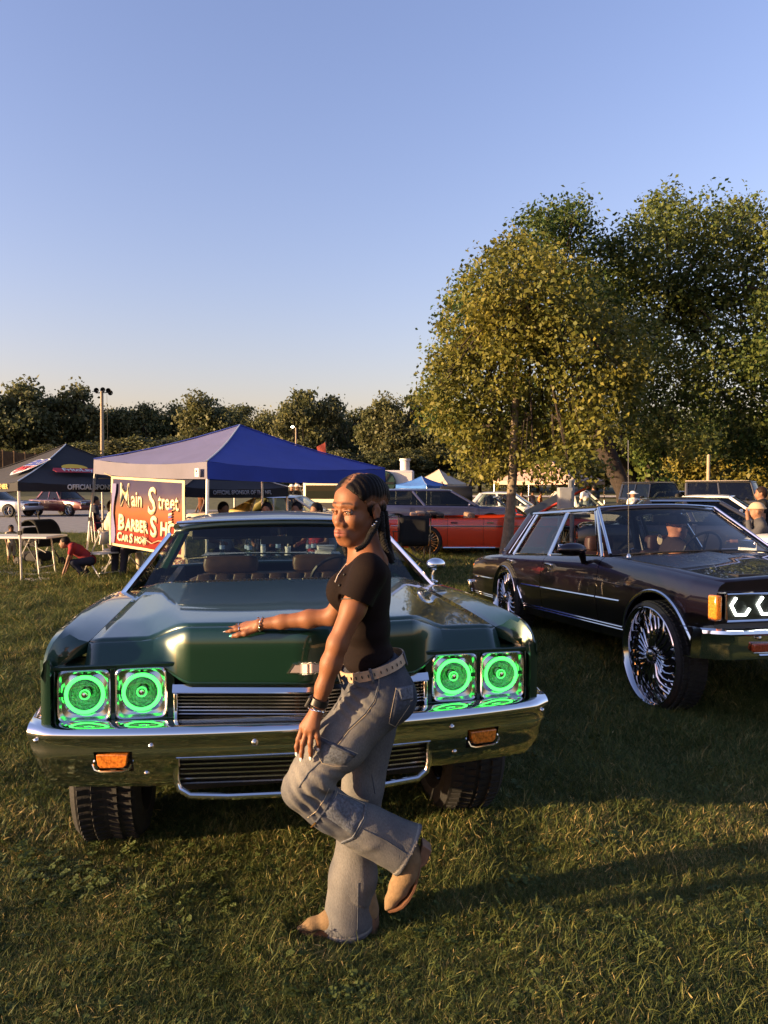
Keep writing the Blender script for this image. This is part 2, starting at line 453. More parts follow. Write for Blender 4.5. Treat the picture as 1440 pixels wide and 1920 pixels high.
    # glasshouse
    zr, wr = D['roof_z'], D['roof_w']; yt0, yt1 = D['ws_top'], D['rt_top']; wb0 = D['ws_w']; wb1 = D['rt_w']
    zb0 = float(ip(D['ws_base'], tk)); zb1 = float(ip(D['rt_base'], tk))
    def arc(w, y, z, n, bow, up):
        u = np.linspace(-1, 1, n); return np.stack([w*u, y+bow*(1-u*u), z+up*(1-u*u)], -1)
    nn = 15
    a0 = arc(wb0, D['ws_base'], zb0+.01, nn, D.get('ws_bow', -.08), cr); a1 = arc(wr, yt0, zr-.035, nn, D.get('ws_bow', -.08)*.7, .022)
    b0 = arc(wb1, D['rt_base'], zb1+.01, nn, .05, cr*.8); b1 = arc(wr, yt1, zr-.035, nn, .04, .022)
    def pane(name, A, B, mt):
        t = np.linspace(.02, .98, 6)[:, None, None]; P = A[None]*(1-t)+B[None]*t; P[..., 0] *= .985; P[..., 1] += .006*np.sin(PI*t[..., 0])
        m = MB(); m.grid(P); m.tf(tf); return m.build(name, mt, car, recalc=False)
    gl = D.get('glass', GLASS)
    if D.get('roof', True):
        pane('windscreen', a0, a1, gl); pane('rear_window', b0, b1, D.get('rear_glass', gl))
        # roof skin
        ys = np.linspace(yt0-.03, yt1+.03, 12); u = np.linspace(-1, 1, 15); rows = []
        for y in ys:
            t = (y-ys[0])/(ys[-1]-ys[0]); e = .035*(4*(t-.5)**2)**2
            k = max(0., abs(t-.5)*2-.85)/.15
            rows.append(np.stack([(wr+.015)*u, np.full(15, y)+D.get('ws_bow', -.08)*.7*(1-u*u)*(1-t)+.04*(1-u*u)*t, zr-e-.03*np.abs(u)**5+.025*(1-u*u)], -1))
        m = MB(); m.grid(np.array(rows)); m.tf(tf); o = m.build('roof', D.get('roof_paint', paint), car, ang=40); solid(o, .03)
    # pillars and side panes
    pil = D['pillars']         # list of (y at belt, y at roof, width)
    def sidept(y, yr, t, s):   # t 0 belt 1 roof
        zbelt = float(ip(y, tk)); wb = float(X(np.array(y), np.array(zbelt)))-.02
        return (s*(wb*(1-t)+(wr+.005)*t), y*(1-t)+yr*t, zbelt*(1-t)+(zr-.045)*t)
    for s in (-1, 1):
        for i, (yb_, yr_, wd, nm) in enumerate(pil):
            m = MB()
            m.tube([sidept(yb_, yr_, t, s) for t in np.linspace(-.03, D.get('pil_top', .97), 7)], wd, n=8, flat=.55, up=(s, 0, .2))
            m.tf(tf); m.build(nm, D.get('pillar_mat', {}).get(nm, paint), car)
        for (ya, yra, yb_, yrb, nm, mt) in D['side_glass']:
            T = np.linspace(.02, .99, 5); U = np.linspace(0, 1, 6)
            P = np.array([[sidept(ya+(yb_-ya)*q, yra+(yrb-yra)*q, t, s) for q in U] for t in T]); P[..., 0] -= s*.012
            m = MB(); m.grid(P); m.tf(tf); m.build(nm, mt or gl, car, recalc=False)
        if D.get('roof', True):
            m = MB(); m.tube([sidept(y_, y_, 1.0, s) for y_ in np.linspace(yt0, yt1, 6)], .022, n=6); m.tf(tf); m.build('drip_rail', D.get('trim', paint), car)
    # dark inner structure
    m = MB(); zf = D.get('floor', .42); hw = D.get('inner_w', .66)
    m.box((0, (y0+y1)/2, zf), (hw*2, (y1-y0)*.94, .10))
    m.box((0, (y0+.1+D['ws_base'])/2, (zf+zb0-.08)/2), (hw*2, D['ws_base']-y0-.2, zb0-.08-zf))
    m.box((0, (D['rt_base']+y1)/2, (zf+zb1-.12)/2), (hw*2, y1-D['rt_base']-.2, zb1-.12-zf))
    m.tf(tf); m.build('chassis', BLACK, car)
    # a door skin lining keeps daylight out of the cabin walls
    for s in (-1, 1):
        m = MB(); m.box((s*(hw+.12), (D['ws_base']+D['rt_base'])/2, (zf+zb0)/2-.03), (.05, D['rt_base']-D['ws_base']+.1, zb0-zf-.10)); m.tf(tf); m.build('door_lining', D.get('lining', DASH), car)
    m = MB(); m.grid(np.stack([a0+np.array([0, .02, -.03]), a0*np.array([.98, 1, 1])+np.array([0, .45, -.09]), a0*np.array([.98, 1, 1])+np.array([0, .5, -.22])])); m.tf(tf); m.build('dashboard', DASH, car)
    res['X'] = X; res['a0'] = a0; res['a1'] = a1; res['b0'] = b0; res['b1'] = b1; res['zb'] = zb; res['side'] = sidept; res['tf'] = tf
    return res
def cushion(m, c, d, r=.05, nx=8):
    """soft-edged block"""
    x, y, z = d[0]/2, d[1]/2, d[2]/2
    P = []
    for t in np.linspace(-PI/2, PI/2, 7):
        row = []
        for a in np.linspace(0, 2*PI, 25)[:-1]:
            ca, sa = math.cos(a), math.sin(a); k = math.cos(t)
            e = lambda q, n=.35: math.copysign(abs(q)**n, q)
            row.append((c[0]+x*e(ca)*abs(k)**.3, c[1]+y*e(sa)*abs(k)**.3, c[2]+z*e(math.sin(t), .5)))
        P.append(row)
    m.grid(np.array(P), cv=True)
def seats(car, y, zs, zt, wmax, mt, head=True, bench=False, tf=None, hh=.15):
    xs = (-wmax*.5, wmax*.5)
    if bench:
        m = MB(); cushion(m, (0, y-.25, zs), (wmax*2, .5, .2)); m.tf(tf or (lambda p: p)); b = m.build('seat', mt, car)
        m = MB(); cushion(m, (0, y+.06, (zs+zt)/2), (wmax*2, .16, zt-zs))
        m.tf(tf or (lambda p: p)); m.build('seat_back', mt, car)
        for k in range(9):
            m = MB(); cushion(m, (-wmax+.13+k*(wmax*2-.26)/8, y-.025, zt-.10), ((wmax*2-.26)/8*.93, .08, .20)); m.tf(tf or (lambda p: p)); m.build('seat_tuft', mt, car)
    else:
        for x in xs:
            m = MB(); cushion(m, (x, y-.25, zs), (wmax*.8, .5, .18)); m.tf(tf or (lambda p: p)); m.build('seat', mt, car)
            m = MB(); cushion(m, (x, y+.05, (zs+zt)/2), (wmax*.78, .16, zt-zs)); m.tf(tf or (lambda p: p)); m.build('seat_back', mt, car)
    if head:
        for x in xs:
            m = MB(); cushion(m, (x, y+.06, zt+hh*.45), (wmax*.62 if bench else .28, .12, hh)); m.tf(tf or (lambda p: p)); m.build('headrest', mt, car)
def steering(car, x, y, z, mt, tf=None):
    m = MB(); R = Euler((math.radians(-62), 0, 0)).to_matrix()
    ring = [tuple(R @ Vector((.19*math.cos(a), .19*math.sin(a), 0))+Vector((x, y, z))) for a in np.linspace(0, 2*PI, 29)[:-1]]
    m.tube(ring, .013, n=6, closed=True)
    for a in (0.3, PI-.3, -PI/2):
        m.tube([(x, y-.01, z-.01), tuple(R @ Vector((.19*math.cos(a), .19*math.sin(a), 0))+Vector((x, y, z)))], .014, n=5)
    m.tube([(x, y, z), (x, y-.3, z-.12)], .02, n=6)
    if tf: m.tf(tf)
    m.build('steering_wheel', mt, car)
# ================================================================== ground (base sheet; the blades come last)
def ground_mat():
    m, t, b = node_mat('grass ground')
    tc = t.nodes.new('ShaderNodeTexCoord')
    def noise(sc, d=5):
        n = t.nodes.new('ShaderNodeTexNoise'); n.inputs['Scale'].default_value = sc; n.inputs['Detail'].default_value = d; t.links.new(tc.outputs['Object'], n.inputs['Vector']); return n
    def ramp(n, a, c, p=.35, q=.65):
        r = t.nodes.new('ShaderNodeValToRGB'); r.color_ramp.elements[0].position = p; r.color_ramp.elements[1].position = q
        r.color_ramp.elements[0].color = (*a, 1); r.color_ramp.elements[1].color = (*c, 1); t.links.new(n.outputs['Fac'], r.inputs[0]); return r
    r1 = ramp(noise(.5), (.026, .044, .012), (.055, .062, .018)); r2 = ramp(noise(40, 6), (.45, .45, .4), (1.25, 1.2, 1.1))
    mx = t.nodes.new('ShaderNodeMix'); mx.data_type = 'RGBA'; mx.blend_type = 'MULTIPLY'; mx.inputs[0].default_value = 1
    t.links.new(r1.outputs[0], mx.inputs[6]); t.links.new(r2.outputs[0], mx.inputs[7]); t.links.new(mx.outputs[2], b.inputs['Base Color'])
    b.inputs['Roughness'].default_value = .95; b.inputs['Specular IOR Level'].default_value = .1
    bp = t.nodes.new('ShaderNodeBump'); bp.inputs['Strength'].default_value = 1; bp.inputs['Distance'].default_value = .06
    t.links.new(noise(25, 4).outputs['Fac'], bp.inputs['Height']); t.links.new(bp.outputs[0], b.inputs['Normal'])
    return m
m = MB(); m.grid(np.array([[(x, y, 0) for x in np.linspace(-900, 900, 13)] for y in np.linspace(-300, 1500, 13)])); m.build('ground', ground_mat(), kind='structure')
# ================================================================== terrain beyond the field
GRAVEL = mat('gravel', (.19, .18, .165), rough=.95, nscale=3, namt=.2, bump=.6, bscale=30)
m = MB(); m.grid(np.array([[(-60, 27, .006), (-60, 62, .006)], [(-9.5, 26.5, .006), (-14, 62, .006)], [(-3.0, 30, .006), (-6, 62, .006)]])); m.build('gravel_lot', GRAVEL, kind='structure')
BANKG = mat('dry bank grass', (.085, .085, .030), rough=.95, nscale=2, namt=.3, bump=.6, bscale=12)
m = MB(); m.grid(np.array([[(x, y, z+.15*math.sin(x*.13)) for x in np.linspace(-120, 160, 30)] for y, z in ((50, -.2), (58, .35), (70, 1.5), (80, 1.9), (130, 2.2))])); m.build('grass_bank', BANKG, kind='structure')
m = MB(); m.grid(np.array([[(x, y, z) for x in np.linspace(4, 60, 12)] for y, z in ((61, .75+.1), (62.4, .89+.1))])); m.build('path', mat('pale path', (.42, .38, .33), rough=.9), kind='structure')
# ================================================================== trees
def leaf_mat(name, a, b, transl=.35):
    m, t, p = node_mat(name); L = t.links
    at_ = t.nodes.new('ShaderNodeAttribute'); at_.attribute_name = 'tone'
    oi = t.nodes.new('ShaderNodeObjectInfo')
    mx = t.nodes.new('ShaderNodeMix'); mx.data_type = 'RGBA'; mx.inputs[6].default_value = (*a, 1); mx.inputs[7].default_value = (*b, 1)
    sp = t.nodes.new('ShaderNodeSeparateColor'); L.new(at_.outputs['Color'], sp.inputs[0])
    L.new(sp.outputs[0], mx.inputs[0])
    hs = t.nodes.new('ShaderNodeHueSaturation'); mr = t.nodes.new('ShaderNodeMapRange'); mr.inputs[3].default_value = .495; mr.inputs[4].default_value = .515
    L.new(oi.outputs['Random'], mr.inputs[0]); L.new(mr.outputs[0], hs.inputs['Hue']); L.new(mx.outputs[2], hs.inputs['Color'])
    L.new(hs.outputs[0], p.inputs['Base Color']); p.inputs['Roughness'].default_value = .55; p.inputs['Specular IOR Level'].default_value = .25
    tr = t.nodes.new('ShaderNodeBsdfTranslucent'); L.new(hs.outputs[0], tr.inputs[0])
    ms = t.nodes.new('ShaderNodeMixShader'); ms.inputs[0].default_value = transl
    L.new(p.outputs[0], ms.inputs[1]); L.new(tr.outputs[0], ms.inputs[2]); L.new(ms.outputs[0], t.nodes['Material Output'].inputs[0])
    return m
BARK = mat('bark', (.022, .015, .011), rough=.95, nscale=9, namt=.5, bump=1., bscale=14)
BARK_L = mat('pale bark', (.16, .125, .085), rough=.95, nscale=12, namt=.35, bump=.8, bscale=22)
LEAF_Y = leaf_mat('maple leaf', (.078, .092, .018), (.215, .175, .032))
LEAF_D = leaf_mat('dark leaf', (.036, .074, .020), (.15, .165, .036))
LEAF_F = leaf_mat('far leaf', (.070, .085, .034), (.165, .155, .062))
def foliage(blobs, size, dens, spread, seed, tone=lambda P: .4, fill=.55):
    """leaf faces gathered in sprays over and inside the blobs [(centre, radius)]"""
    g = np.random.default_rng(seed); C = []; A = []
    for c, r in blobs:
        n = max(4, int(dens*.375*4*PI*r*r)); d = g.normal(size=(n, 3)); d /= np.linalg.norm(d, axis=1)[:, None]
        rr = r*(fill+(1.08-fill)*g.random(n)**.6)*(1+.34*vnoise(d*2.1+np.array(c), 1.2, seed))
        C.append(np.array(c)+d*rr[:, None]*np.array([1, 1, .92])); A.append(d)
    C = np.concatenate(C); A = np.concatenate(A); per = 24
    n = len(C)*per; Cc = np.repeat(C, per, 0); out = np.repeat(A, per, 0)
    P = Cc+g.normal(size=(n, 3))*np.array([spread, spread, spread*.62])*1.12
    nrm = g.normal(size=(n, 3))*.75+out*.7+np.array([0, 0, .45]); nrm /= np.linalg.norm(nrm, axis=1)[:, None]
    ax = np.cross(nrm, g.normal(size=(n, 3))); ax /= np.linalg.norm(ax, axis=1)[:, None]; ax[:, 2] -= .35; ax /= np.linalg.norm(ax, axis=1)[:, None]
    sd = np.cross(nrm, ax); s = size*(.6+.8*g.random(n))[:, None]
    V = np.stack([P-ax*s*.5, P+sd*s*.36+nrm*s*.10, P+ax*s*.62, P-sd*s*.36+nrm*s*.10], 1).reshape(-1, 3)
    F = np.arange(n*4).reshape(-1, 4)
    tn = np.clip(np.repeat(np.clip(tone(C)+g.normal(size=len(C))*.16, 0, 1), per)+g.normal(size=n)*.12, 0, 1)
    col = np.repeat(np.stack([tn, tn, tn], 1), 4, 0)
    return V, F, col
def tree(name, label, base, trunks, blobs, leaf, size, dens, spread, seed, group=None, bark=BARK, tone=None, limbs=True, fill=.55, cat='tree'):
    t = thing(name, label, cat, base, 0, group); b = np.array(base, float)
    for path, r in trunks:
        m = MB(); m.tube([tuple(np.array(p)-b) for p in path], r, n=12)
        m.v = [tuple(np.array(p)+.06*np.mean(r)*vnoise(np.array([p]), 3/np.mean(r)*.3, 3)[0]) for p in m.v]
        m.build('trunk', bark, t, ang=80)
    if limbs:
        g = random.Random(seed); tops = [p[-1] for p, r in trunks]; m = MB()
        for c, r in blobs:
            a = np.array(min(tops, key=lambda q: np.linalg.norm(np.array(q)-np.array(c))))-b; e = np.array(c)-b; L = np.linalg.norm(e-a)
            mid = a*.5+e*.5+np.array([0, 0, .12*L]); r0 = .012*L+.012
            m.tube([tuple(a), tuple(a*.7+mid*.3), tuple(mid), tuple(mid*.5+e*.5), tuple(e)], [r0, r0*.85, r0*.6, r0*.4, r0*.2], n=6)
            for k in range(4):
                d = np.array([g.gauss(0, 1), g.gauss(0, 1), g.gauss(.2, .7)]); d = d/np.linalg.norm(d)*r*.9
                s0 = mid*.4+e*.6; m.tube([tuple(s0), tuple(s0+d*.55+np.array([0, 0, .1*r])), tuple(e+d)], [r0*.34, r0*.2, r0*.08], n=5)
        m.build('limbs', BARK, t, ang=80, recalc=False)['kind'] = 'stuff'
    V, F, col = foliage(blobs, size, dens, spread, seed, tone or (lambda P: .45+.3*vnoise(P, .6, seed)), fill)
    me = np_mesh('crown', V-b, F, leaf, smooth=False); color_attr(me, col); link('crown', me, t, 'stuff')
    return t
def pxblobs(L, d, jy=1.0, seed=1):
    g = random.Random(seed); o = []
    for u, v, r in L:
        y = d+g.uniform(-jy, jy); o.append((at(u, v, y), r*y/1400.))
    return o
# maple in front of the red car
md = 16.5
mb = [(1170, 700, 44), (1180, 650, 40), (815, 745, 34), (830, 690, 36), (985, 505, 62), (930, 545, 60), (1045, 535, 66), (885, 615, 66), (965, 610, 78), (1060, 620, 80), (1135, 615, 58), (1150, 690, 62), (855, 700, 58), (925, 710, 74), (1010, 715, 76), (1095, 725, 72), (1160, 760, 46), (835, 775, 44), (890, 795, 56), (960, 805, 60), (1045, 815, 58), (1110, 800, 50), (870, 840, 34), (925, 860, 40), (1000, 865, 38), (1065, 870, 42), (1105, 885, 30), (900, 880, 22), (1035, 895, 24), (955, 470, 40)]
tp = [at(946, 1050, md), at(953, 1000, md), at(958, 940, md), at(962, 880, md), at(964, 800, md), at(970, 700, md), at(985, 560, md)]
tp[0][2] = -.05
tree('maple_tree', 'yellowing maple with a slim pale trunk standing in front of the red convertible', (tp[0][0], md, 0), [([tuple(p) for p in tp], [.16, .125, .105, .10, .085, .06, .03])],
     pxblobs(mb, md, 1.1, 3), LEAF_Y, .094, 20, .165, 11, bark=BARK_L, tone=lambda P: .42+.38*vnoise(P, .55, 4), fill=.35)
# great tree and its neighbours
bd = 40
bb = [(1125, 480, 44), (1115, 545, 50), (1120, 600, 56), (1250, 420, 62), (1190, 470, 66), (1310, 430, 60), (1370, 430, 56), (1430, 450, 60), (1150, 540, 64), (1240, 540, 84), (1340, 530, 84), (1430, 550, 76), (1180, 640, 72), (1280, 650, 86), (1380, 660, 84), (1460, 660, 70), (1500, 560, 70), (1160, 730, 60), (1250, 750, 74), (1340, 760, 76), (1430, 770, 74), (1300, 830, 42), (1215, 810, 44), (1500, 760, 70), (1240, 392, 26), (1400, 400, 28), (1550, 640, 90), (1390, 830, 50), (1130, 600, 50), (1460, 840, 60)]
q = [tuple(at(1196, 985, bd)), tuple(at(1185, 930, bd)), tuple(at(1152, 870, bd)), tuple(at(1122, 815, bd)), tuple(at(1112, 770, bd)), tuple(at(1120, 690, bd))]
q2 = [tuple(at(1200, 985, bd+.6)), tuple(at(1192, 930, bd+.6)), tuple(at(1182, 870, bd+.6)), tuple(at(1172, 800, bd+.6)), tuple(at(1200, 700, bd+.6)), tuple(at(1260, 560, bd+.6))]
tree('broad_tree', 'huge dark green tree with a forked leaning trunk behind the plum saloon', (q[0][0], bd, 0), [(q, [.95, .74, .60, .50, .42, .24]), (q2, [.7, .5, .40, .36, .28, .14])], pxblobs(bb, bd, 4, 8), LEAF_D, .195, 5.8, .36, 21, tone=lambda P: .35+.45*vnoise(P, .22, 6), fill=.3)
ab = [(1040, 415, 50), (1075, 440, 42), (1000, 430, 34), (1030, 480, 56), (960, 510, 50), (905, 540, 46), (868, 560, 30), (880, 610, 52), (850, 660, 40), (840, 720, 44), (830, 770, 40), (1060, 540, 60), (960, 600, 70), (930, 700, 70), (1060, 640, 70), (880, 800, 40), (1000, 760, 60), (1080, 395, 26)]
tree('broad_tree', 'blue green tree whose crown peeks out left and above the yellowing maple', tuple(at(1172, 985, 37)*np.array([1, 1, 0])), [([tuple(at(1172, 990, 37)), tuple(at(1165, 900, 37)), tuple(at(1120, 780, 37)), tuple(at(1040, 600, 36))], [.34, .3, .25, .12])], pxblobs(ab, 36, 3, 9), LEAF_D, .17, 7.2, .33, 22, tone=lambda P: .30+.35*vnoise(P, .25, 7), fill=.35)
for i, (lab, lst, d, lf) in enumerate([
    ('low sunlit bushy tree beside the wooden pole on the right', [(1310, 850, 34), (1280, 870, 28), (1335, 870, 30), (1300, 895, 30), (1345, 840, 22)], 48, LEAF_Y),
    ('rust tinged tree at the right edge behind the open-backed jeep', [(1380, 830, 36), (1360, 870, 32), (1400, 860, 36), (1385, 905, 30)], 50, LEAF_F),
    ('bright leaved tree cut by the right edge of the picture', [(1440, 830, 34), (1430, 880, 40), (1470, 860, 46), (1450, 920, 30)], 46, LEAF_Y),
    ('ivy covered stump of a tree beside the leaning trunk', [(1215, 870, 26), (1225, 905, 24), (1200, 915, 18), (1232, 935, 20), (1212, 840, 20)], 39, LEAF_D)]):
    b = at(lst[0][0], 960, d); b[2] = 0
    tree('small_tree', lab, tuple(b), [([(b[0], d, -.1), (b[0], d, 2.0), tuple(at(lst[0][0], lst[0][1], d))], [.22, .16, .06])], pxblobs(lst, d, 1.2, 30+i), lf, .26, 4.5, .33, 40+i, fill=.3)
# the treeline round the field: prototypes of unit size, then copies
def far_proto(seed, tall, lf):
    g = random.Random(seed); bl = []
    for k in range(17):
        a = g.uniform(0, 2*PI); h = g.uniform(.14, .92); w = .34*math.sin(min(1, (1.02-h)/.55)*PI/2)*g.uniform(.35, 1.0)
        bl.append((np.array([w*math.cos(a), w*math.sin(a), h])*10, g.uniform(.085, .16)*10))
    bl.append((np.array([g.uniform(-.5, .5), 0, 9.4]), .8))
    return tree('field_tree', 'x', (0, 0, 0), [([(0, 0, -.3), (.1, 0, 2.5), (g.uniform(-.3, .3), 0, 6), (0, 0, 9)], [.26, .2, .13, .04])], bl, lf, .36, 2.3, .42, seed, tone=lambda P: .38+.34*vnoise(P, .3, seed), fill=.3)
protos = [far_proto(101+i, 1, LEAF_F) for i in range(6)]
front = [(-30, 720, 88, 'tall far tree cut by the left edge above the wooden fence'), (42, 708, 90, 'tallest far tree at the left above the wooden fence'), (100, 742, 92, 'lower far tree between the two tall ones left of the floodlight pole'),
         (150, 713, 94, 'dense tall far tree just left of the floodlight pole'), (228, 764, 96, 'low far tree just right of the floodlight pole'), (275, 752, 95, 'rounded far tree second right of the floodlight pole'),
         (325, 752, 97, 'far tree left of the feathery one over the blue canopy'), (388, 736, 90, 'feathery far tree standing above the left slope of the blue canopy'), (440, 768, 98, 'low far tree behind the peak of the blue canopy'),
         (498, 764, 98, 'low far tree left of the small lit street lamp'), (558, 728, 88, 'tall pale far tree behind the small lit street lamp'), (622, 738, 90, 'broad far tree right of the small lit street lamp'),
         (672, 764, 96, 'shorter far tree above the right corner of the blue canopy'), (716, 742, 84, 'large far tree above the white food trailer'), (772, 736, 86, 'large far tree touching the left side of the maple'), (835, 760, 90, 'far tree half hidden behind the maple crown')]
back = [(u, 768+12*math.sin(u*.05), 118) for u in range(-60, 1900, 52)]
low = [(u, 830+14*math.sin(u*.11), 82+4*math.sin(u)) for u in range(20, 900, 62)]
right = [(u, 790+20*math.sin(u*.07), 66) for u in range(900, 1560, 55)]
n = 0; used = [False]*6
def put(u, v, d, lab, grp, wide=1.0):
    global n
    i = n % 6; n += 1; p = at(u, v, d); zg = ip(d, [(50, 0), (58, .35), (70, 1.4), (80, 1.8), (130, 2.1)])
    if not used[i]: o = protos[i]; used[i] = True; o['label'] = lab
    else: o = dup(protos[i], (0, 0, 0), 0, lab)
    h = (p[2]-zg)/10.4; o.location = (p[0], d, zg); o.rotation_euler = (0, 0, n*2.4); o.scale = (h*wide, h*wide, h); o['group'] = grp
for u, v, d, lab in front: put(u, v, d, lab, 'trees along the far side of the field', .82+.25*((n*7) % 5)/5)
for u, v, d in back: put(u, v, d, 'dim tree in the back row of the far treeline', 'back row of the far treeline', 1.0)
for u, v, d in low: put(u, v, d, 'low scrubby tree filling the foot of the far treeline', 'scrub at the foot of the treeline', 1.9)
for u, v, d in right: put(u, v, d, 'dim tree in the wood behind the great tree', 'wood behind the great tree', 1.2)
m = MB(); m.grid(np.array([[(x, y, z*(.9+.25*math.sin(x*.09)+.15*math.sin(x*.23+1))) for x in np.linspace(-150, 190, 90)] for y, z in ((122, 0), (126, 5.5), (132, 8), (150, 8))])); m.build('hills', mat('far wooded rise', (.030, .040, .018), rough=1., nscale=.6, namt=.6, bump=1., bscale=.8), kind='structure')
# ================================================================== fence, poles
WOODF = mat('brown fence wood', (.10, .060, .030), rough=.9, nscale=3, namt=.3)
fx0, fx1 = at(-40, 840, 62)[0], at(86, 866, 70)[0]
fe = thing('board_fence', 'tall brown board fence at the far left under the trees', 'fence', (fx0, 62, 0))
for k in range(42):
    t = k/41; m = MB(); m.box(((fx1-fx0)*t, 8*t, 2.45), (.24, .04, 4.9-.5*t-.06*(k % 3)), rot=(0, 0, .5)); m.build('board', WOODF, fe)
for k in range(7):
    t = k/6; m = MB(); m.box(((fx1-fx0)*t, 8*t-.10, 2.5), (.14, .12, 5.0-.5*t)); m.build('post', WOODF, fe)
POLEM = mat('weathered pole', (.30, .24, .17), rough=.9, nscale=20, namt=.25)
p = at(190, 735, 75)
fl = thing('floodlight_pole', 'tall wooden pole with floodlights left of the blue canopy', 'pole', (p[0], 75, 0))
m = MB(); m.tube([(0, 0, 0), (.05, 0, p[2]+.1)], [.22, .15], n=10); m.build('pole', POLEM, fl)
m = MB(); m.tube([(-.55, 0, p[2]-.1), (.95, 0, p[2]-.05)], .05, n=6); m.build('cross_arm', BLACK, fl)
for x, z in ((-.45, .15), (.2, .2), (.75, .12), (.95, -.10)):
    m = MB(); m.lathe([(.02, .2), (.12, .15), (.24, -.1), (.26, -.14)], 14, o=(x, 0, p[2]+z), axis='Y'); m.build('floodlight', BLACK, fl)
m = MB(); m.tube([(.55, 0, p[2]-.2), (.62, 0, 1.0)], .018, n=5); m.build('cable', BLACK, fl)
p = at(555, 800, 60)
sl = thing('street_lamp', 'small lit street lamp on a thin pole behind the blue canopy', 'street lamp', (p[0], 60, 0))
m = MB(); m.tube([(0, 0, 0), (0, 0, p[2]-.1)], [.09, .06], n=8); m.build('pole', POLEM, sl)
m = MB(); m.tube([(0, 0, p[2]-.1), (-.25, 0, p[2])], .03, n=6); m.build('arm', POLEM, sl)
m = MB(); m.ell((-.28, 0, p[2]-.02), (.14, .10, .09), 12, 6); m.build('lamp_head', mat('lit lamp', (.9, .85, .75), emit=(1, .86, .6), es=3), sl)
p = at(1328, 853, 35)
wp = thing('wooden_pole', 'plain pale wooden pole standing between the two black jeeps', 'pole', (p[0], 35, 0))
m = MB(); m.tube([(0, 0, -.2), (.02, 0, p[2])], [.09, .075], n=10); m.build('pole', POLEM, wp)
m = MB(); m.tube([(.02, 0, p[2]-.02), (.02, 0, p[2]+.03)], [.07, .03], n=10); m.build('pole_top', POLEM, wp)
# ================================================================== the green coupe
IY = math.radians(11)
imp = thing('parked_car', 'green two-door vintage coupe with glowing green ring headlights and a wide chrome bumper', 'car', (-.30, 2.875, 0), IY)
def zo(y): return ip(y, [(.1, .975), (.2, .998), (.5, 1.026), (1.0, 1.035), (1.45, 1.045)])          # hood beside the raised middle
def zc(y): return ip(y, [(.0, 1.040), (.06, 1.050), (.2, 1.060), (.6, 1.068), (1.0, 1.073), (1.45, 1.080)])
def cw(y): return ip(y, [(.0, .455), (.1, .465), (.5, .575), (1.0, .65), (1.45, .69)])
def gw(y): return ip(y, [(.1, .835), (.2, .832), (.5, .80), (1.45, .775)])
ID = dict(w=[(.1, .985), (.6, .99), (1.4, .985), (3.5, .985), (5.0, .95), (5.55, .88)],
          top=[(.1, .955), (.5, .99), (1.4, .985), (2.2, .965), (3.4, .93), (4.0, .90), (4.6, .90), (5.55, .84)],
          rocker=[(0, .50), (.3, .47), (.6, .42), (4.4, .42), (5.2, .46), (5.6, .52)], wheels=(.77, 4.08), arch_r=.45, axle_z=.41, y0=.13, y1=5.52,
          breaks=[.13, 1.42, 2.95, 5.52], names=['fender', 'door', 'quarter_panel'], own_hood=True, ws_base=1.42, ws_top=1.98, rt_top=3.25, rt_base=4.02,
          ws_w=.82, rt_w=.76, roof_z=1.40, roof_w=.635, ws_bow=-.10, crown=.035, trim=CHROME, inner_w=.64, roof_paint=mat('dark green roof', (.010, .022, .018), rough=.3, coat=.6),
          pillars=[(1.44, 1.98, .030, 'windscreen_pillar'), (3.96, 3.30, .085, 'rear_pillar')], pil_top=.86,
          pillar_mat={'windscreen_pillar': CHROME},
          side_glass=[(1.5, 2.02, 3.0, 2.75, 'side_window', None)])
ir = shell(imp, ID, PAINT_G)
# fender tops -------------------------------------------------------
for s in (-1, 1):
    rows = []
    for y in [.085, .10, .125, .16, .20, .26, .34, .45, .6, .8, 1.0, 1.2, 1.4, 1.60]:
        gi = ip(y, [(.085, .953), (.12, .945), (.16, .90), (.20, .838), (.26, .829)]) if y <= .26 else float(gw(y))+.004
        rz = ip(y, [(.085, .955), (.10, .985), (.125, 1.012), (.16, 1.032), (.25, 1.044), (.7, 1.050), (1.0, 1.042), (1.4, 1.025), (1.6, 1.01)])
        zi = float(zo(y))-.001 if y >= .2 else ip(y, [(.085, .93), (.12, .945), (.16, .972), (.2, .985)])
        rw = .935 if y > .16 else ip(y, [(.085, .966), (.125, .95), (.16, .937)])
        zi = min(zi, rz)
        st = float(ip(y, ID['top']))
        pts = [(gi, zi-.04), (gi, zi), (gi+(rw-gi)*.35, zi+(rz-zi)*.25), (gi+(rw-gi)*.7, zi+(rz-zi)*.8), (rw, rz), (rw+(.985-rw)*.55, rz-.012), (.978, rz-.034), (.9875, rz-.065), (.989, min(st-.03, rz-.085))]
        rows.append([(s*p[0], y, p[1]) for p in pts])
    m = MB(); m.grid(np.array(rows))
    # upright front end of the fender
    f0 = rows[0]; m.grid(np.array([[(s*.953, .085+dy, z) for z in np.linspace(.705, .93, 4)] for dy in (.12, 0.)]))
    m.grid(np.array([[(s*x, .085+.012*((x-.953)/.036)**2, z) for x in np.linspace(.953, .989, 5)] for z in np.linspace(.705, .955, 6)]))
    m.grid(np.array([[(s*.989, y, z) for y in (.097, .16)] for z in (.70, .80, .93)]))
    o = m.build('fender_top', PAINT_G, imp, ang=30)
    for k in range(3):            # side marker louvres
        m = MB(); m.box((s*.990, .24, .85-.05*k), (.008, .13, .030)); m.build('side_louvre', BLACK, imp)
        m = MB(); m.box((s*.993, .24, .832-.05*k), (.012, .14, .007)); m.build('louvre_trim', CHROME, imp)
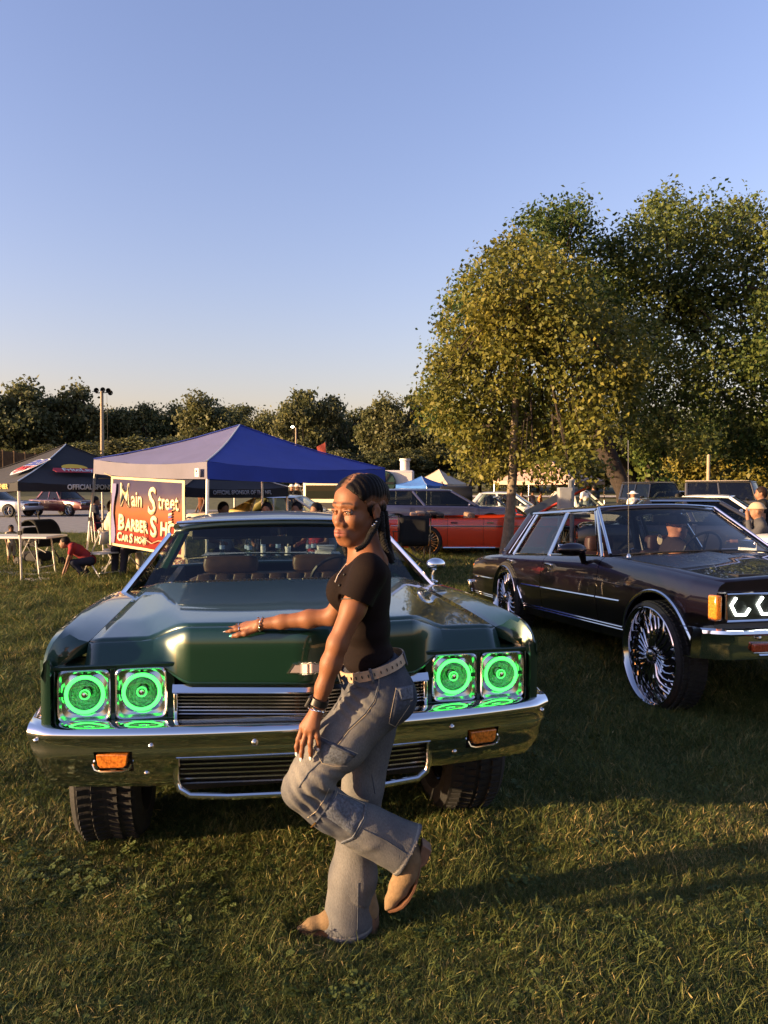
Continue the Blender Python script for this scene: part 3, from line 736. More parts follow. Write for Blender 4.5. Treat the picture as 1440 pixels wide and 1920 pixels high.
# hood and header --------------------------------------------------
def frontY(x): return .045+.10*np.abs(x)/.5
S_ = lambda x: sstep(.440, .590, np.abs(x))
def hood_pt(x, t):
    g = 0
    yf = (1-S_(x))*frontY(x)+S_(x)*.205
    y = yf+(1.40-.10*(1-(x/.8)**2)-yf)*t
    c = cw(y); s = sstep(c-.03, c+.12, np.abs(x))
    ridge = .014*np.clip(1-np.abs(x)/c, 0, 1)+.004
    z = (zc(y)+ridge)*(1-s)+(zo(y)+.02*np.clip((.83-np.abs(x))/.35, 0, 1)*t)*s
    return np.stack([x*np.ones_like(y), y, z], -1)
T = np.linspace(0, 1, 26); u = np.sort(np.concatenate([np.linspace(-1, 1, 41), np.array([a*b for a in (-1, 1) for b in (.545, .56, .575, .59, .605, .62, .66, .70, .74, .78)])]))
rows = []
for t in T:
    y = .2+1.2*t; x = u*gw(y)
    rows.append(hood_pt(x, np.full(len(x), t)))
m = MB(); m.grid(np.array(rows)); hood = m.build('hood', PAINT_G, imp, ang=50); solid(hood, .02)
xs = np.sort(np.concatenate([np.linspace(-.835, .835, 35), [a*b for a in (-1, 1) for b in (.440, .455, .47, .485, .50, .515, .53, .55, .57, .59)]]))
tt = np.linspace(0, 1, 15); rows = []
h0 = hood_pt(xs*1.0, np.zeros(len(xs)))
for t in tt:
    # the middle rolls over and drops to the grille, the outer part slopes to the lamp brow
    cy = frontY(xs)-.006-.047*np.sin(min(1, t*2.6)*PI/2)
    czz = h0[:, 2]-.003-.030*(1-np.cos(min(1, t*2.6)*PI/2))-np.clip(t-.18, 0, None)/.82*(h0[:, 2]-.034-.838)
    oy = .198-.083*t; oz = (h0[:, 2]-.004)*(1-t**1.25)+.915*t**1.25
    s = S_(xs); rows.append(np.stack([xs, cy*(1-s)+oy*s, czz*(1-s)+oz*s], -1))
m = MB(); m.grid(np.array(rows)); solid(m.build('header_panel', PAINT_G, imp, ang=60), .012)
# cowl with its row of air holes
m = MB(); rows = []
for t in np.linspace(0, 1, 4):
    x = np.linspace(-.80, .80, 25); y = 1.405-.10*(1-(x/.8)**2)+.075*t
    rows.append(np.stack([x, y, 1.078+.012*(1-(x/.8)**2)-.004*t-.03*(np.abs(x)/.8)**6], -1))
m.grid(np.array(rows)); m.build('cowl', PAINT_G, imp)
for k in range(52):
    x = -.60+k*.0235
    if abs(x-.045) < .05: continue
    y = 1.425-.10*(1-(x/.8)**2)
    m = MB(); m.box((x, y, 1.091-.02*(x/.8)**2), (.014, .020, .010)); m.build('air_hole', BLACK, imp)
# lamps panel ------------------------------------------------------
for s in (-1, 1):
    m = MB()
    m.box((s*.728, .185, .914), (.46, .15, .018)); m.box((s*.728, .185, .694), (.46, .15, .030)); m.box((s*.735, .19, .806), (.022, .14, .22))
    m.box((s*.520, .19, .806), (.030, .14, .22)); m.box((s*.948, .19, .806), (.012, .14, .22)); m.box((s*.73, .27, .806), (.46, .01, .24))
    bevel(m.build('lamp_panel', PAINT_G, imp), .004)
    for cx in (.630, .840):
        h = bpy.data.objects.new('headlight', None); S.collection.objects.link(h); h.parent = imp; h.location = (s*cx, .125, .806); h.empty_display_size = .05
        a = np.linspace(0, 2*PI, 61)[:-1]
        def se(w, hh, n): return np.stack([w*np.sign(np.cos(a))*np.abs(np.cos(a))**(2/n), hh*np.sign(np.sin(a))*np.abs(np.sin(a))**(2/n)], 1)
        rings = []
        for w, hh, n, y in [(.097, .101, 7, .008), (.098, .102, 7, -.012), (.094, .098, 7, -.016), (.089, .093, 7, -.012), (.087, .091, 6, .022), (.080, .082, 3.2, .026), (.0745, .0745, 2, .020), (.0745, .0745, 2, .012), (.069, .069, 2, .012), (.069, .069, 2, .05)]:
            q = se(w, hh, n); rings.append(np.stack([q[:, 0], np.full(60, y), q[:, 1]], 1))
        m = MB(); m.grid(np.array(rings), cv=True); m.build('bezel', SATIN, h, ang=28)
        m = MB(); m.lathe([(.064, .012), (.055, .030), (.035, .048), (.012, .058), (.001, .06)], 40, axis='Y'); m.build('reflector', REFL, h)
        m = MB(); m.tube([(.0675*math.cos(q), .006, .0675*math.sin(q)) for q in np.linspace(0, 2*PI, 49)[:-1]], .0075, n=8, closed=True); m.build('glow_ring', GREENLED, h)
        m = MB(); m.lathe([(.001, -.006), (.010, -.004), (.015, .004), (.017, .012), (.017, .05)], 24, axis='Y'); m.build('bulb_cap', CHROME, h)
        m = MB(); m.tube([(.0185*math.cos(q), .008, .0185*math.sin(q)) for q in np.linspace(0, 2*PI, 33)[:-1]], .0016, n=6, closed=True); m.build('cap_ring', GREENLED, h)
        m = MB(); m.lathe([(.001, -.004), (.03, -.003), (.055, .001), (.066, .006)], 40, axis='Y'); m.build('lens', LENS, h)
        m = MB(); m.box((.079*s, .012, 0), (.018, .02, .006)); m.build('aim_screw', BLACK, h); m = MB(); m.box((0, .012, .084), (.008, .02, .012)); m.build('aim_screw', BLACK, h)
# grille -----------------------------------------------------------
def vee(x, y0, k=.10): return y0+k*abs(x)/.5
def vbar(m, x0, x1, y, z, ty, tz, k=.10):
    xs_ = [x0, 0, x1] if x0 < 0 < x1 else [x0, x1]
    rows = [[(x, vee(x, y, k)-ty, z-tz), (x, vee(x, y, k)-ty, z+tz), (x, vee(x, y, k)+ty, z+tz), (x, vee(x, y, k)+ty, z-tz)] for x in xs_]
    m.grid(np.array(rows), cv=True); return m
m = MB(); m.grid(np.array([[(x, vee(x, .008)+a, .821+b) for a, b in ((.022, -.0145), (-.020, -.0145), (-.022, -.010), (-.002, .0145), (.022, .0145))] for x in (-.512, 0, .512)]), cv=True); m.build('grille_bar', CHROME, imp)
for s in (-1, 1):
    m = MB(); m.box((s*.500, .108, .752), (.016, .03, .105)); bevel(m.build('grille_end', CHROME, imp), .004)
for k in range(9):
    m = MB(); vbar(m, -.492, .492, .035, .796-.0135*k, .010, .0022); m.build('grille_slat', CHROME_D, imp)
m = MB(); vbar(m, -.51, .51, .115, .74, .004, .09); m.build('grille_back', BLACK, imp)
for x in (-.17, -.03, .14, .3):
    m = MB(); m.box((x, .095, .745), (.018, .02, .11)); m.build('grille_support', mat('rusty bracket', (.16, .07, .03), rough=.8, nscale=40) if x == -.03 else DASH, imp)
# bow tie emblem on the nose
bt = [(-.078, -.021), (-.034, -.021), (-.034, -.025), (.034, -.025), (.034, -.021), (.078-.020, -.021), (.078, .017), (.034, .017), (.034, .022), (-.034, .022), (-.034, .017), (-.055, .017)]
em = bpy.data.objects.new('emblem', None); S.collection.objects.link(em); em.parent = imp; em.location = (0, 0, .905); em.empty_display_size = .05
nose = lambda p, h: (p[0], vee(p[0], -.0145)+.004-h, p[1])
def clipx(o, s):           # half of the outline, so that it can follow the nose's crease
    r = []
    for i in range(len(o)):
        a, b = o[i], o[(i+1) % len(o)]
        if a[0]*s >= 0: r.append(a)
        if a[0]*b[0] < 0:
            t = a[0]/(a[0]-b[0]); r.append((0., a[1]+(b[1]-a[1])*t))
    return r
for nm, sc, d, mt in (('emblem_edge', 1.0, (0, .008), CHROME), ('emblem_line', .93, (.004, .010), BLACK), ('emblem_face', .84, (.006, .012), mat('pink silver enamel', (.62, .50, .47), rough=.3, metal=.6))):
    m = MB()
    for s in (-1, 1):
        m.prism([(x*(sc if sc == 1 else sc-.02), z*sc*(1 if sc == 1 else .9)) for x, z in clipx(bt, s)], d, nose)
    m.build(nm, mt, em)
# bumper -----------------------------------------------------------
def by(x): return -.075+.055*np.abs(x)+.075*np.abs(x)**3
prof = [(.13, .702, 1.0), (.11, .709, 1.0), (.09, .7128, 1.0), (.07, .7135, 1.0), (.05, .712, 1.0), (.03, .708, 1.0), (.015, .702, 1.0), (.004, .693, 1.0), (.0, .680, 1.0), (.004, .668, 1.0), (.012, .660, .998), (.013, .62, .985), (.014, .594, .972), (.020, .586, .968), (.034, .54, .95), (.05, .50, .925), (.07, .468, .905), (.10, .456, .90)]
def bump_pt(x, k):
    dy, z, sc = prof[k]; xx = x*1.04*(sc if abs(x) > .6 else 1)
    if abs(x) > .6: xx = math.copysign(.6*1.04+(abs(x)-.6)/.4*(1.04*sc-.6*1.04), x)
    return (xx, by(xx)+dy+(.0 if abs(xx) < .98 else (abs(xx)-.98)*.5), z)
bx = sorted(set(list(np.linspace(-1, 1, 61))+[s*v for s in (-1, 1) for v in (.462, .467, .620, .625, .765, .770)]))
m = MB(); idx = {}
for i, x in enumerate(bx):
    for k in range(len(prof)):
        idx[i, k] = len(m.v); m.v.append(bump_pt(x, k))
for i in range(len(bx)-1):
    xm = (bx[i]+bx[i+1])/2*1.04
    for k in range(len(prof)-1):
        zm = (prof[k][1]+prof[k+1][1])/2
        if abs(xm) < .485 and .462 < zm < .588: continue
        if .648 < abs(xm) < .797 and .55 < zm < .610: continue
        m.f.append((idx[i, k], idx[i+1, k], idx[i+1, k+1], idx[i, k+1])); m.m.append(0)
for s in (-1, 1):          # wrap round to the fender
    rows = []
    for k in range(len(prof)):
        p = bump_pt(s, k); q = [p]
        for t in (.25, .5, .75, 1.): q.append((p[0]+s*.02*math.sin(t*PI/2), p[1]+.42*t*(1-.18*(k > 13)), p[2]+(.03*t if k > 12 else 0)))
        rows.append(q)
    m.grid(np.array(rows))
bum = m.build('bumper', CHROME, imp, ang=45)
m = MB()                    # lower lip, curled round the air opening
lip = [(-.490, .0, .590), (-.492, .01, .50), (-.480, .005, .462), (-.44, -.01, .440), (-.3, -.035, .436), (0, -.055, .434), (.3, -.035, .436), (.44, -.01, .440), (.480, .005, .462), (.492, .01, .50), (.490, .0, .590)]
m.tube(lip, .013, n=10); m.build('bumper_lip', CHROME, imp)
m = MB(); m.grid(np.array([[(x, by(x)+.012, .592), (x, by(x)+.06, .590)] for x in np.linspace(-.49, .49, 9)])); m.build('opening_edge', CHROME, imp)
for k in range(7):
    m = MB(); vbar(m, -.485, .485, .012, .577-.0185*k, .010, .0028, k=.05); m.build('lower_slat', CHROME_D, imp)
m = MB(); m.box((0, .13, .51), (1.0, .01, .20)); m.build('opening_back', BLACK, imp)
for s in (-1, 1):
    h = bpy.data.objects.new('turn_signal', None); S.collection.objects.link(h); h.parent = imp; h.location = (s*.722, float(by(.72))+.03, .585); h.rotation_euler = (0, 0, s*.17); h.empty_display_size = .05
    m = MB(); m.prism([(-.060, .024), (.060, .024), (.053, -.018), (.042, -.028), (-.042, -.028), (-.053, -.018)], (-.014, .02), lambda p, q: (p[0], q, p[1])); bevel(m.build('amber_lens', AMBER, h), .004)
    m = MB(); m.box((0, .035, 0), (.16, .01, .09)); m.build('lamp_housing', BLACK, h)
    m = MB(); m.tube([(-.072, -.012, -.012), (-.062, -.016, -.032), (-.04, -.018, -.038), (.04, -.018, -.038), (.062, -.016, -.032), (.072, -.012, -.012)], .004, n=6); m.build('lamp_trim', CHROME, h)
for x, z, r in ((-.2, .640, .013), (-.58, .640, .010), (.58, .640, .011), (.2, .640, .013), (-.60, .530, .010), (.60, .530, .010), (-1.0, .66, .010), (1.0, .66, .010)):
    y = float(by(x))+(.012 if z > .6 else .036)
    m = MB(); m.lathe([(.0005, -.007), (r*.6, -.0055), (r, -.001), (r, .012)], 16, o=(x, y, z), axis='Y'); m.build('bumper_bolt', CHROME_D, imp)
# glass trims, mirror ----------------------------------------------
a0, a1 = ir['a0'], ir['a1']
m = MB(); m.tube([tuple(p+np.array([0, -.012, .015])) for p in a1], .018, n=8, flat=.6); m.build('windscreen_trim', CHROME, imp)
m = MB(); m.tube([tuple(p+np.array([0, -.004, .002])) for p in a0], .007, n=6); m.build('windscreen_gasket', DASH, imp)
for s in (1,):
    mir = bpy.data.objects.new('door_mirror', None); S.collection.objects.link(mir); mir.parent = imp; mir.location = (s*.93, 1.62, 1.02); mir.empty_display_size = .05
    m = MB(); m.ell((0.02, 0, .105), (.062, .045, .040), 20, 10); m.build('mirror_shell', CHROME, mir)
    m = MB(); m.tube([(0, 0, .0), (.0, .0, .05), (.02, 0, .09)], [.012, .010, .012], n=8); m.build('mirror_arm', CHROME, mir)
    m = MB(); m.ell((0, 0, 0), (.035, .05, .012), 14, 6); m.build('mirror_foot', CHROME, mir)
# cabin ------------------------------------------------------------
seats(imp, 2.42, .70, 1.01, .62, LEATHER, bench=True, hh=.12)
seats(imp, 3.45, .70, .86, .60, LEATHER, head=False, bench=True)
steering(imp, .40, 2.02, .99, DASH)
m = MB(); m.box((-.02, 1.9, 1.27), (.20, .02, .05)); m.build('rear_view_mirror', DASH, imp)
# tail, handles, wheels --------------------------------------------
m = MB(); m.box((0, 5.58, .60), (1.9, .12, .16)); bevel(m.build('rear_bumper', CHROME, imp), .03, 3)
for x in (-.6, -.42, .42, .6):
    m = MB(); m.box((x, 5.51, .78), (.14, .05, .10)); bevel(m.build('tail_lamp', REDLENS, imp), .01)
for s in (-1, 1):
    m = MB(); m.box((s*.985, 2.75, .87), (.03, .16, .022)); bevel(m.build('door_handle', CHROME, imp), .006)
    m = MB(); m.tube([(s*.99, .55, .56), (s*.99, 5.2, .58)], .008, n=6); m.build('side_trim', CHROME, imp)
    wheel(imp, s*.812, .75, .400, .400, .28, .30, s, spokes=12, yaw=0.0, tread=64)
    wheel(imp, s*.84, 4.08, .40, .40, .29, .30, s, spokes=12, tread=44)
for s in (-1, 1):
    m = MB(); m.tube([(s*.30, .95, .36), (s*.62, .98, .34)], .03, n=8); m.build('control_arm', BLACK, imp)
m = MB(); m.tube([(-.62, .92, .44), (.62, .92, .44)], .035, n=8); m.build('cross_member', BLACK, imp)
m = MB(); m.lathe([(.032, 0), (.038, .02), (.038, .20), (.032, .22)], 16, o=(.545, .70, .30), axis='Z'); m.build('shock_absorber', CHROME, imp)
m = MB(); m.tube([(-.45, .75, .30), (.45, .75, .28)], .022, n=8); m.build('tie_rod', mat('rusty steel', (.12, .06, .03), rough=.8, nscale=30), imp)

for s in (-1, 1):
    m = MB(); m.box((s*.30, 2.08, 1.315), (.50, .16, .02), rot=(.5, 0, 0)); bevel(m.build('sun_visor', DASH, imp), .008)
m = MB(); m.box((0, 2.7, 1.345), (1.15, 1.2, .02)); m.build('headliner', mat('headliner cloth', (.05, .045, .04), rough=.9), imp)
# ================================================================== the plum saloon
CYW = math.radians(11.3)
cl = .945
cap_ = thing('parked_car', 'dark plum four-door saloon on huge chrome wheels with a man at the wheel', 'car', (1.944+cl*math.cos(CYW), 5.379+cl*math.sin(CYW), 0), CYW)
def ctf(p): return (p[0], p[1], p[2]-.060*p[1])
win_in = mat('dark trim', (.008, .008, .009), rough=.35)
CD = dict(w=[(-.66, .915), (-.4, .94), (.5, .95), (2.9, .95), (3.8, .93), (4.35, .885)], tuck=.06, shoulder=.055, lip=.03,
          top=[(-.66, .955), (-.4, .978), (.0, 1.015), (.7, 1.065), (.95, 1.075), (3.0, 1.035), (3.3, 1.03), (4.0, .995), (4.35, .95)],
          rocker=[(-.7, .47), (-.3, .45), (.5, .435), (2.6, .43), (3.6, .45), (4.4, .47)], wheels=(0., 2.95), arch_r=.445, axle_z=.405, y0=-.66, y1=4.35,
          breaks=[-.66, .86, 2.02, 3.05, 4.35], names=['fender', 'front_door', 'rear_door', 'quarter_panel'], ws_base=.92, ws_top=1.52, rt_top=3.0, rt_base=3.36,
          ws_w=.80, rt_w=.78, roof_z=1.53, roof_w=.60, ws_bow=-.12, crown=.03, tf=ctf, trim=CHROME, floor=.47, inner_w=.63,
          hood_crown=lambda u, y: .032*(1-u*u)+.012*np.clip(1-np.abs(u)/.05, 0, 1)-.010*np.exp(-((np.abs(u)-.80)/.03)**2),
          glass=glass('saloon glass', (.42, .47, .52)), roof_paint=mat('black roof', (.012, .008, .014), rough=.3, coat=.8),
          pillars=[(.95, 1.52, .026, 'windscreen_pillar'), (2.03, 2.12, .032, 'door_pillar'), (2.98, 2.86, .022, 'window_post'), (3.26, 3.02, .075, 'rear_pillar')],
          pillar_mat={'windscreen_pillar': CHROME, 'door_pillar': CHROME, 'window_post': CHROME},
          side_glass=[(2.06, 2.14, 2.95, 2.84, 'rear_door_window', None), (3.0, 2.88, 3.14, 2.96, 'quarter_window', None)])
cr = shell(cap_, CD, PAINT_P)
CX, csp = cr['X'], cr['side']
def cb(name, m, mt, par=cap_): m.tf(ctf); return m.build(name, mt, par)
for s in (-1, 1):
    def sp(y, z, o=.004): return (s*(float(CX(np.array(y), np.array(z)))+o), y, z)
    for ya, yb in ((.46, .85), (.87, 2.01), (2.03, 2.50), (3.42, 4.30)):
        m = MB(); m.tube([sp(y, .742) for y in np.linspace(ya, yb, 8)], .010, n=6); cb('side_moulding', m, CHROME)
    for ya, yb in ((-.64, -.46), (.46, 2.50), (3.42, 4.30)):
        for z in (.535, .512):
            m = MB(); m.tube([sp(y, z) for y in np.linspace(ya, yb, 8)], .006, n=6); cb('rocker_moulding', m, CHROME)
    for yw in (0., 2.95):
        m = MB(); m.tube([sp(yw+.452*math.cos(a), .405+.452*math.sin(a), .004) for a in np.linspace(.15, PI-.15, 25)], .013, n=6); cb('arch_lip', m, CHROME)
    for y in (1.83, 2.87):
        h = bpy.data.objects.new('door_handle', None); S.collection.objects.link(h); h.parent = cap_; h.empty_display_size = .05
        p = ctf(sp(y, .965)); h.location = p
        m = MB(); m.box((s*.014, 0, .008), (.022, .15, .022)); bevel(m.build('handle_bar', CHROME, h), .005); m = MB(); m.box((0, .0, 0), (.012, .17, .045)); m.build('handle_plate', CHROME_D, h); m = MB(); m.lathe([(.001, .016*s), (.013, .013*s), (.014, 0)], 12, o=(0, -.01, -.036)); m.build('lock', CHROME, h)
    # chrome round the windows
    for ya, yra, yb, yrb in ((1.02, 1.55, 2.00, 2.09), (2.06, 2.15, 2.95, 2.83), (3.01, 2.89, 3.15, 2.96)):
        loop = [csp(ya, yra, .02, s), csp(ya, yra, .98, s), csp(yb, yrb, .98, s), csp(yb, yrb, .02, s)]
        loop = [(p[0]+s*.004, p[1], p[2]) for p in loop]
        m = MB(); m.tube(loop, .011, n=6, closed=True); cb('window_trim', m, CHROME)
    # mirror
    if True:
        h = bpy.data.objects.new('door_mirror', None); S.collection.objects.link(h); h.parent = cap_; h.location = ctf((s*.97, 1.12, 1.10)); h.empty_display_size = .05
        m = MB(); m.ell((s*.07, 0, .035), (.135, .06, .058), 20, 10); m.build('mirror_shell', PAINT_P, h)
        m = MB(); m.box((s*.07, .055, .035), (.21, .012, .085)); bevel(m.build('mirror_glass', CHROME, h), .01)
        m = MB(); m.tube([(-s*.04, 0, -.09), (-s*.02, 0, .0)], [.03, .05], n=8, flat=.6); m.build('mirror_foot', PAINT_P, h)
    wheel(cap_, s*.86, 0., .388, .388, .24, .352, s, spokes=24, style='donk', tread=60, rimmat=RIMC)
    wheel(cap_, s*.86, 2.95, .388, .388, .24, .352, s, spokes=24, style='donk', tread=40, rimmat=RIMC)
    # small crest on the rear pillar
    m = MB(); c = csp(3.24, 3.03, .12, s)
    for k in range(4): m.ell((c[0]+s*.06, c[1]+.013*math.cos(k*PI/2+.7), c[2]+.013*math.sin(k*PI/2+.7)), (.006, .009, .009), 8, 5)
    cb('crest', m, CHROME)
# glass surround
m = MB(); m.tube([tuple(p+np.array([0, -.012, .012])) for p in cr['a1']], .017, n=8, flat=.7); cb('windscreen_trim', m, CHROME)
for s in (0, -1):
    m = MB(); A, B = cr['a0'][s], cr['a1'][s]; m.tube([tuple(A*(1-t)+B*t+np.array([0, -.02, .01])) for t in np.linspace(0, 1, 5)], .014, n=8); cb('windscreen_trim', m, CHROME)
m = MB(); m.tube([tuple(p) for p in cr['a0']], .008, n=6); cb('windscreen_gasket', m, DASH)
# aerial
m = MB(); m.tube([(-.80, .60, 1.085), (-.815, .60, 2.02)], [.004, .0028], n=6); m.lathe([(.02, 0), (.018, .012), (.006, .03)], 12, o=(-.80, .60, 1.078), axis='Z'); cb('aerial', m, CHROME_D)
# front face
for s in (-1, 1):
    m = MB(); m.box((s*.897, -.645, .795), (.050, .085, .165)); bevel(cb('marker_lamp', m, AMBER), .012)
    h = bpy.data.objects.new('headlight', None); S.collection.objects.link(h); h.parent = cap_; h.empty_display_size = .05
    h.location = ctf((s*.655, -.705, .80))
    m = MB(); m.box((0, .02, 0), (.39, .02, .155)); m.build('lamp_body', mat('lamp black', (.02, .02, .022), rough=.25), h)
    for cx in (-.095, .095):
        c = cx+.0; pts = [(-.035, .06), (-.07, .012), (-.035, -.050), (.035, -.050), (.062, -.012)]
        m = MB(); m.tube([(c+x, .004, z) for x, z in pts], .0085, n=6); m.build('light_strip', WHITELED, h)
        m = MB(); m.lathe([(.001, .0), (.04, .006), (.042, .02)], 16, o=(c, 0, 0), axis='Y'); m.build('projector', BLACK, h)
    m = MB(); m.box((0, -.006, 0), (.39, .004, .15)); m.build('lens', LENS, h)
    m = MB(); m.tube([(-.205, -.008, -.085), (.205, -.008, -.085), (.205, -.008, .085), (-.205, -.008, .085)], .008, n=6, closed=True); m.build('lamp_trim', CHROME, h)
m = MB(); m.box((0, -.67, .80), (.78, .06, .17)); cb('grille', m, CHROME_D)
for k in range(9):
    m = MB(); m.box((0, -.705, .73+.0175*k), (.76, .012, .006)); cb('grille_bar', m, CHROME)
m = MB(); rows = []
for x in np.linspace(-1, 1, 33):
    ax = abs(x); xx = x*.985; y = -.80+.05*ax**2+(.10*max(0, ax-.9)/.1)
    rows.append([(xx, y+.16, .655), (xx, y+.03, .668), (xx, y+.006, .655), (xx, y, .635), (xx, y+.012, .622), (xx, y+.016, .56), (xx, y+.03, .47), (xx, y+.10, .46)])
m.grid(np.array(rows))
for s in (0, -1):
    e = np.array(rows[s]); m.grid(np.stack([e, e+np.array([0, .10, 0])]))
cb('bumper', m, CHROME)
m = MB(); m.tube([(x, -.80+.05*abs(x)**2-.004, .50) for x in np.linspace(-.68, .68, 12)], .011, n=6); cb('bumper_strip', m, CHROME)
for s in (-1, 1):
    m = MB(); m.box((s*.55, -.775, .548), (.34, .03, .055)); bevel(cb('turn_signal', m, REDLENS), .008)
    m = MB(); m.lathe([(.001, -.010), (.013, -.006), (.014, .01)], 12, o=(s*.68, -.785, .61), axis='Y'); cb('bumper_bolt', m, CHROME_D)
m = MB(); m.box((0, 4.42, .58), (1.86, .12, .19)); bevel(cb('rear_bumper', m, CHROME), .03, 3)
m = MB(); m.box((0, 4.485, .58), (1.80, .03, .06)); cb('bumper_strip', m, DASH)
for s in (-1, 1):
    m = MB(); m.box((s*.70, 4.345, .80), (.34, .06, .17)); bevel(cb('tail_lamp', m, AMBER if s < 0 else REDLENS), .01)
seats(cap_, 1.95, .70, 1.10, .66, mat('plum seat', (.022, .008, .011), rough=.6), tf=ctf)
seats(cap_, 2.85, .72, 1.08, .66, mat('plum rear seat', (.018, .007, .010), rough=.6), head=False, bench=True, tf=ctf)
steering(cap_, .42, 1.42, 1.10, DASH, tf=ctf)
fr_ = thing('air_freshener', 'pale oval air freshener hanging from the mirror of the plum saloon', 'air freshener', (0, 0, 0))
fr_.parent = None
_c = Matrix.Translation(cap_.location) @ Matrix.Rotation(CYW, 4, 'Z') @ Vector((-.02, 1.42, 1.12))
fr_.location = _c
m = MB(); m.prism([(.022*math.cos(a), .048*math.sin(a)) for a in np.linspace(0, 2*PI, 21)[:-1]], (-.004, .004), lambda p, h: (p[0], h, p[1])); m.build('card', mat('cream card', (.75, .62, .40), rough=.7), fr_)
m = MB(); m.tube([(0, 0, .048), (-.004, 0, .17)], .0018, n=5); m.build('cord', DASH, fr_)
m = MB(); m.box((0, 1.38, 1.40), (.24, .02, .06)); cb('rear_view_mirror', m, DASH)
# ================================================================== the other cars
def car_mats(col, rough=.3, metal=.2): return mat('car paint', col, rough=rough, metal=metal, coat=1.)
def plain_car(label, paint, loc, rz, kind='saloon', L=4.8, W=.93, H=1.43, R=.33, belt=.93, hood=.88, boot=.95, wheels=None, ws=(.36, .50), rt=(.74, .84), glass=None, trim=None, roofpaint=None, spokes=5, roof=True, pillars=None, style='plain', rimm=None, group=None, detail=1, rocker=.28, arch=1.16, wheel_w=.22, rimk=.68, sidepaint=None):
    c = thing('parked_car', label, 'car', loc, rz, group)
    wf, wr = wheels or (.19*L, .79*L)
    wb0, wt0, rt0, rb0 = ws[0]*L, ws[1]*L, rt[0]*L, rt[1]*L
    D = dict(w=[(0, W*.86), (.08*L, W*.97), (.3*L, W), (.8*L, W), (.95*L, W*.95), (L, W*.86)],
             top=[(0, hood-.14), (.06*L, hood-.04), (wb0, belt), (rb0, boot), (L*.97, boot-.03), (L, boot-.10)],
             rocker=[(0, rocker+.10), (.15*L, rocker), (.85*L, rocker), (L, rocker+.12)], wheels=(wf, wr), arch_r=R*arch, axle_z=R, y0=0, y1=L,
             breaks=[0, wb0+.02, (wb0+rb0)/2-.05, rb0-.35, L], names=['fender', 'front_door', 'rear_door', 'quarter_panel'], ws_base=wb0, ws_top=wt0, rt_top=rt0, rt_base=rb0,
             ws_w=W*.84, rt_w=W*.80, roof_z=H, roof_w=W*.66, ws_bow=-.10, crown=.03, trim=trim or paint, inner_w=W*.70, floor=rocker+.1, roof=roof,
             pillars=pillars if pillars is not None else [(wb0+.03, wt0, .035, 'windscreen_pillar'), ((wb0+rb0)/2-.05, (wt0+rt0)/2, .04, 'door_pillar'), (rb0-.12, rt0, .07, 'rear_pillar')],
             side_glass=[(wb0+.1, wt0+.05, (wb0+rb0)/2-.1, (wt0+rt0)/2-.05, 'front_door_window', glass), ((wb0+rb0)/2, (wt0+rt0)/2+.05, rb0-.2, rt0-.06, 'rear_door_window', glass)] if roof else [],
             glass=glass or DARKGLASS, roof_paint=roofpaint or paint)
    if sidepaint: D['side_paint'] = sidepaint
    r = shell(c, D, paint, detail)
    for s in (-1, 1):
        for y in (wf, wr): wheel(c, s*(W-.09), y, R, R, wheel_w, R*rimk, s, spokes=spokes, style=style, rimmat=rimm or CHROME_D, tread=0)
        m = MB(); m.box((s*W*.66, .02, hood-.17), (.34, .10, .13)); bevel(m.build('headlight', CHROME, c), .02)
        m = MB(); m.box((s*W*.68, L-.02, boot-.2), (.30, .10, .13)); bevel(m.build('tail_lamp', REDLENS, c), .02)
        for y in ((wb0+rb0)/2-.2, rb0-.5):
            m = MB(); m.box((s*(W+.005), y, belt-.12), (.03, .15, .025)); m.build('door_handle', CHROME, c)
        if roof:
            m = MB(); m.ell((s*(W+.06), wb0+.32, belt+.06), (.10, .05, .06), 12, 6); m.build('door_mirror', paint, c)
    m = MB(); m.box((0, -.02, rocker+.22), (W*1.8, .14, .16)); bevel(m.build('front_bumper', trim or paint, c), .03)
    m = MB(); m.box((0, L+.02, rocker+.24), (W*1.8, .14, .16)); bevel(m.build('rear_bumper', trim or paint, c), .03)
    m = MB(); m.box((0, .0, hood-.2), (W*.9, .06, .14)); m.build('grille', BLACK, c)
    return c, r, D
def facing(deg, front, L=0):      # placement from the nose: rz turns local -Y to heading deg (0 = +X)
    rz = math.radians(deg)+PI/2; return rz
# cream saloon with the gold half roof
CREAM = car_mats((.62, .55, .40)); GOLD = mat('gold vinyl', (.34, .25, .075), rough=.6, nscale=20, namt=.2)
cc, r_, D_ = plain_car('cream saloon with a gold vinyl rear roof behind the blue canopy', CREAM, (.38, 19.3, 0), math.radians(90-6), L=5.5, H=1.40, belt=.98, hood=.95, boot=.97, ws=(.36, .47), rt=(.66, .80), glass=GLASS, trim=CHROME, R=.36, pillars=[(2.0, 2.6, .03, 'windscreen_pillar'), (3.1, 3.15, .03, 'door_pillar'), (3.7, 3.62, .04, 'window_post')], wheels=(1.0, 4.1))
m = MB()
for s in (-1, 1):
    m.grid(np.array([[r_['side'](y, yr, t, s) for y, yr in ((3.72, 3.64), (4.0, 3.65), (4.38, 3.66))] for t in np.linspace(0, 1.02, 5)]))
m.grid(np.array([[(x*.63, y, 1.405+.03*(1-x*x)-.04*abs(x)**5) for x in np.linspace(-1, 1, 9)] for y in np.linspace(2.95, 3.72, 6)]))
o = m.build('vinyl_roof', GOLD, cc); solid(o, .02)
m = MB(); m.box((.30, 2.9, 1.02), (.02, .20, .18), rot=(.3, 0, 0)); m.build('price_card', mat('white card', (.8, .8, .8), rough=.8), cc)
seats(cc, 2.75, .7, 1.08, .62, GOLD)
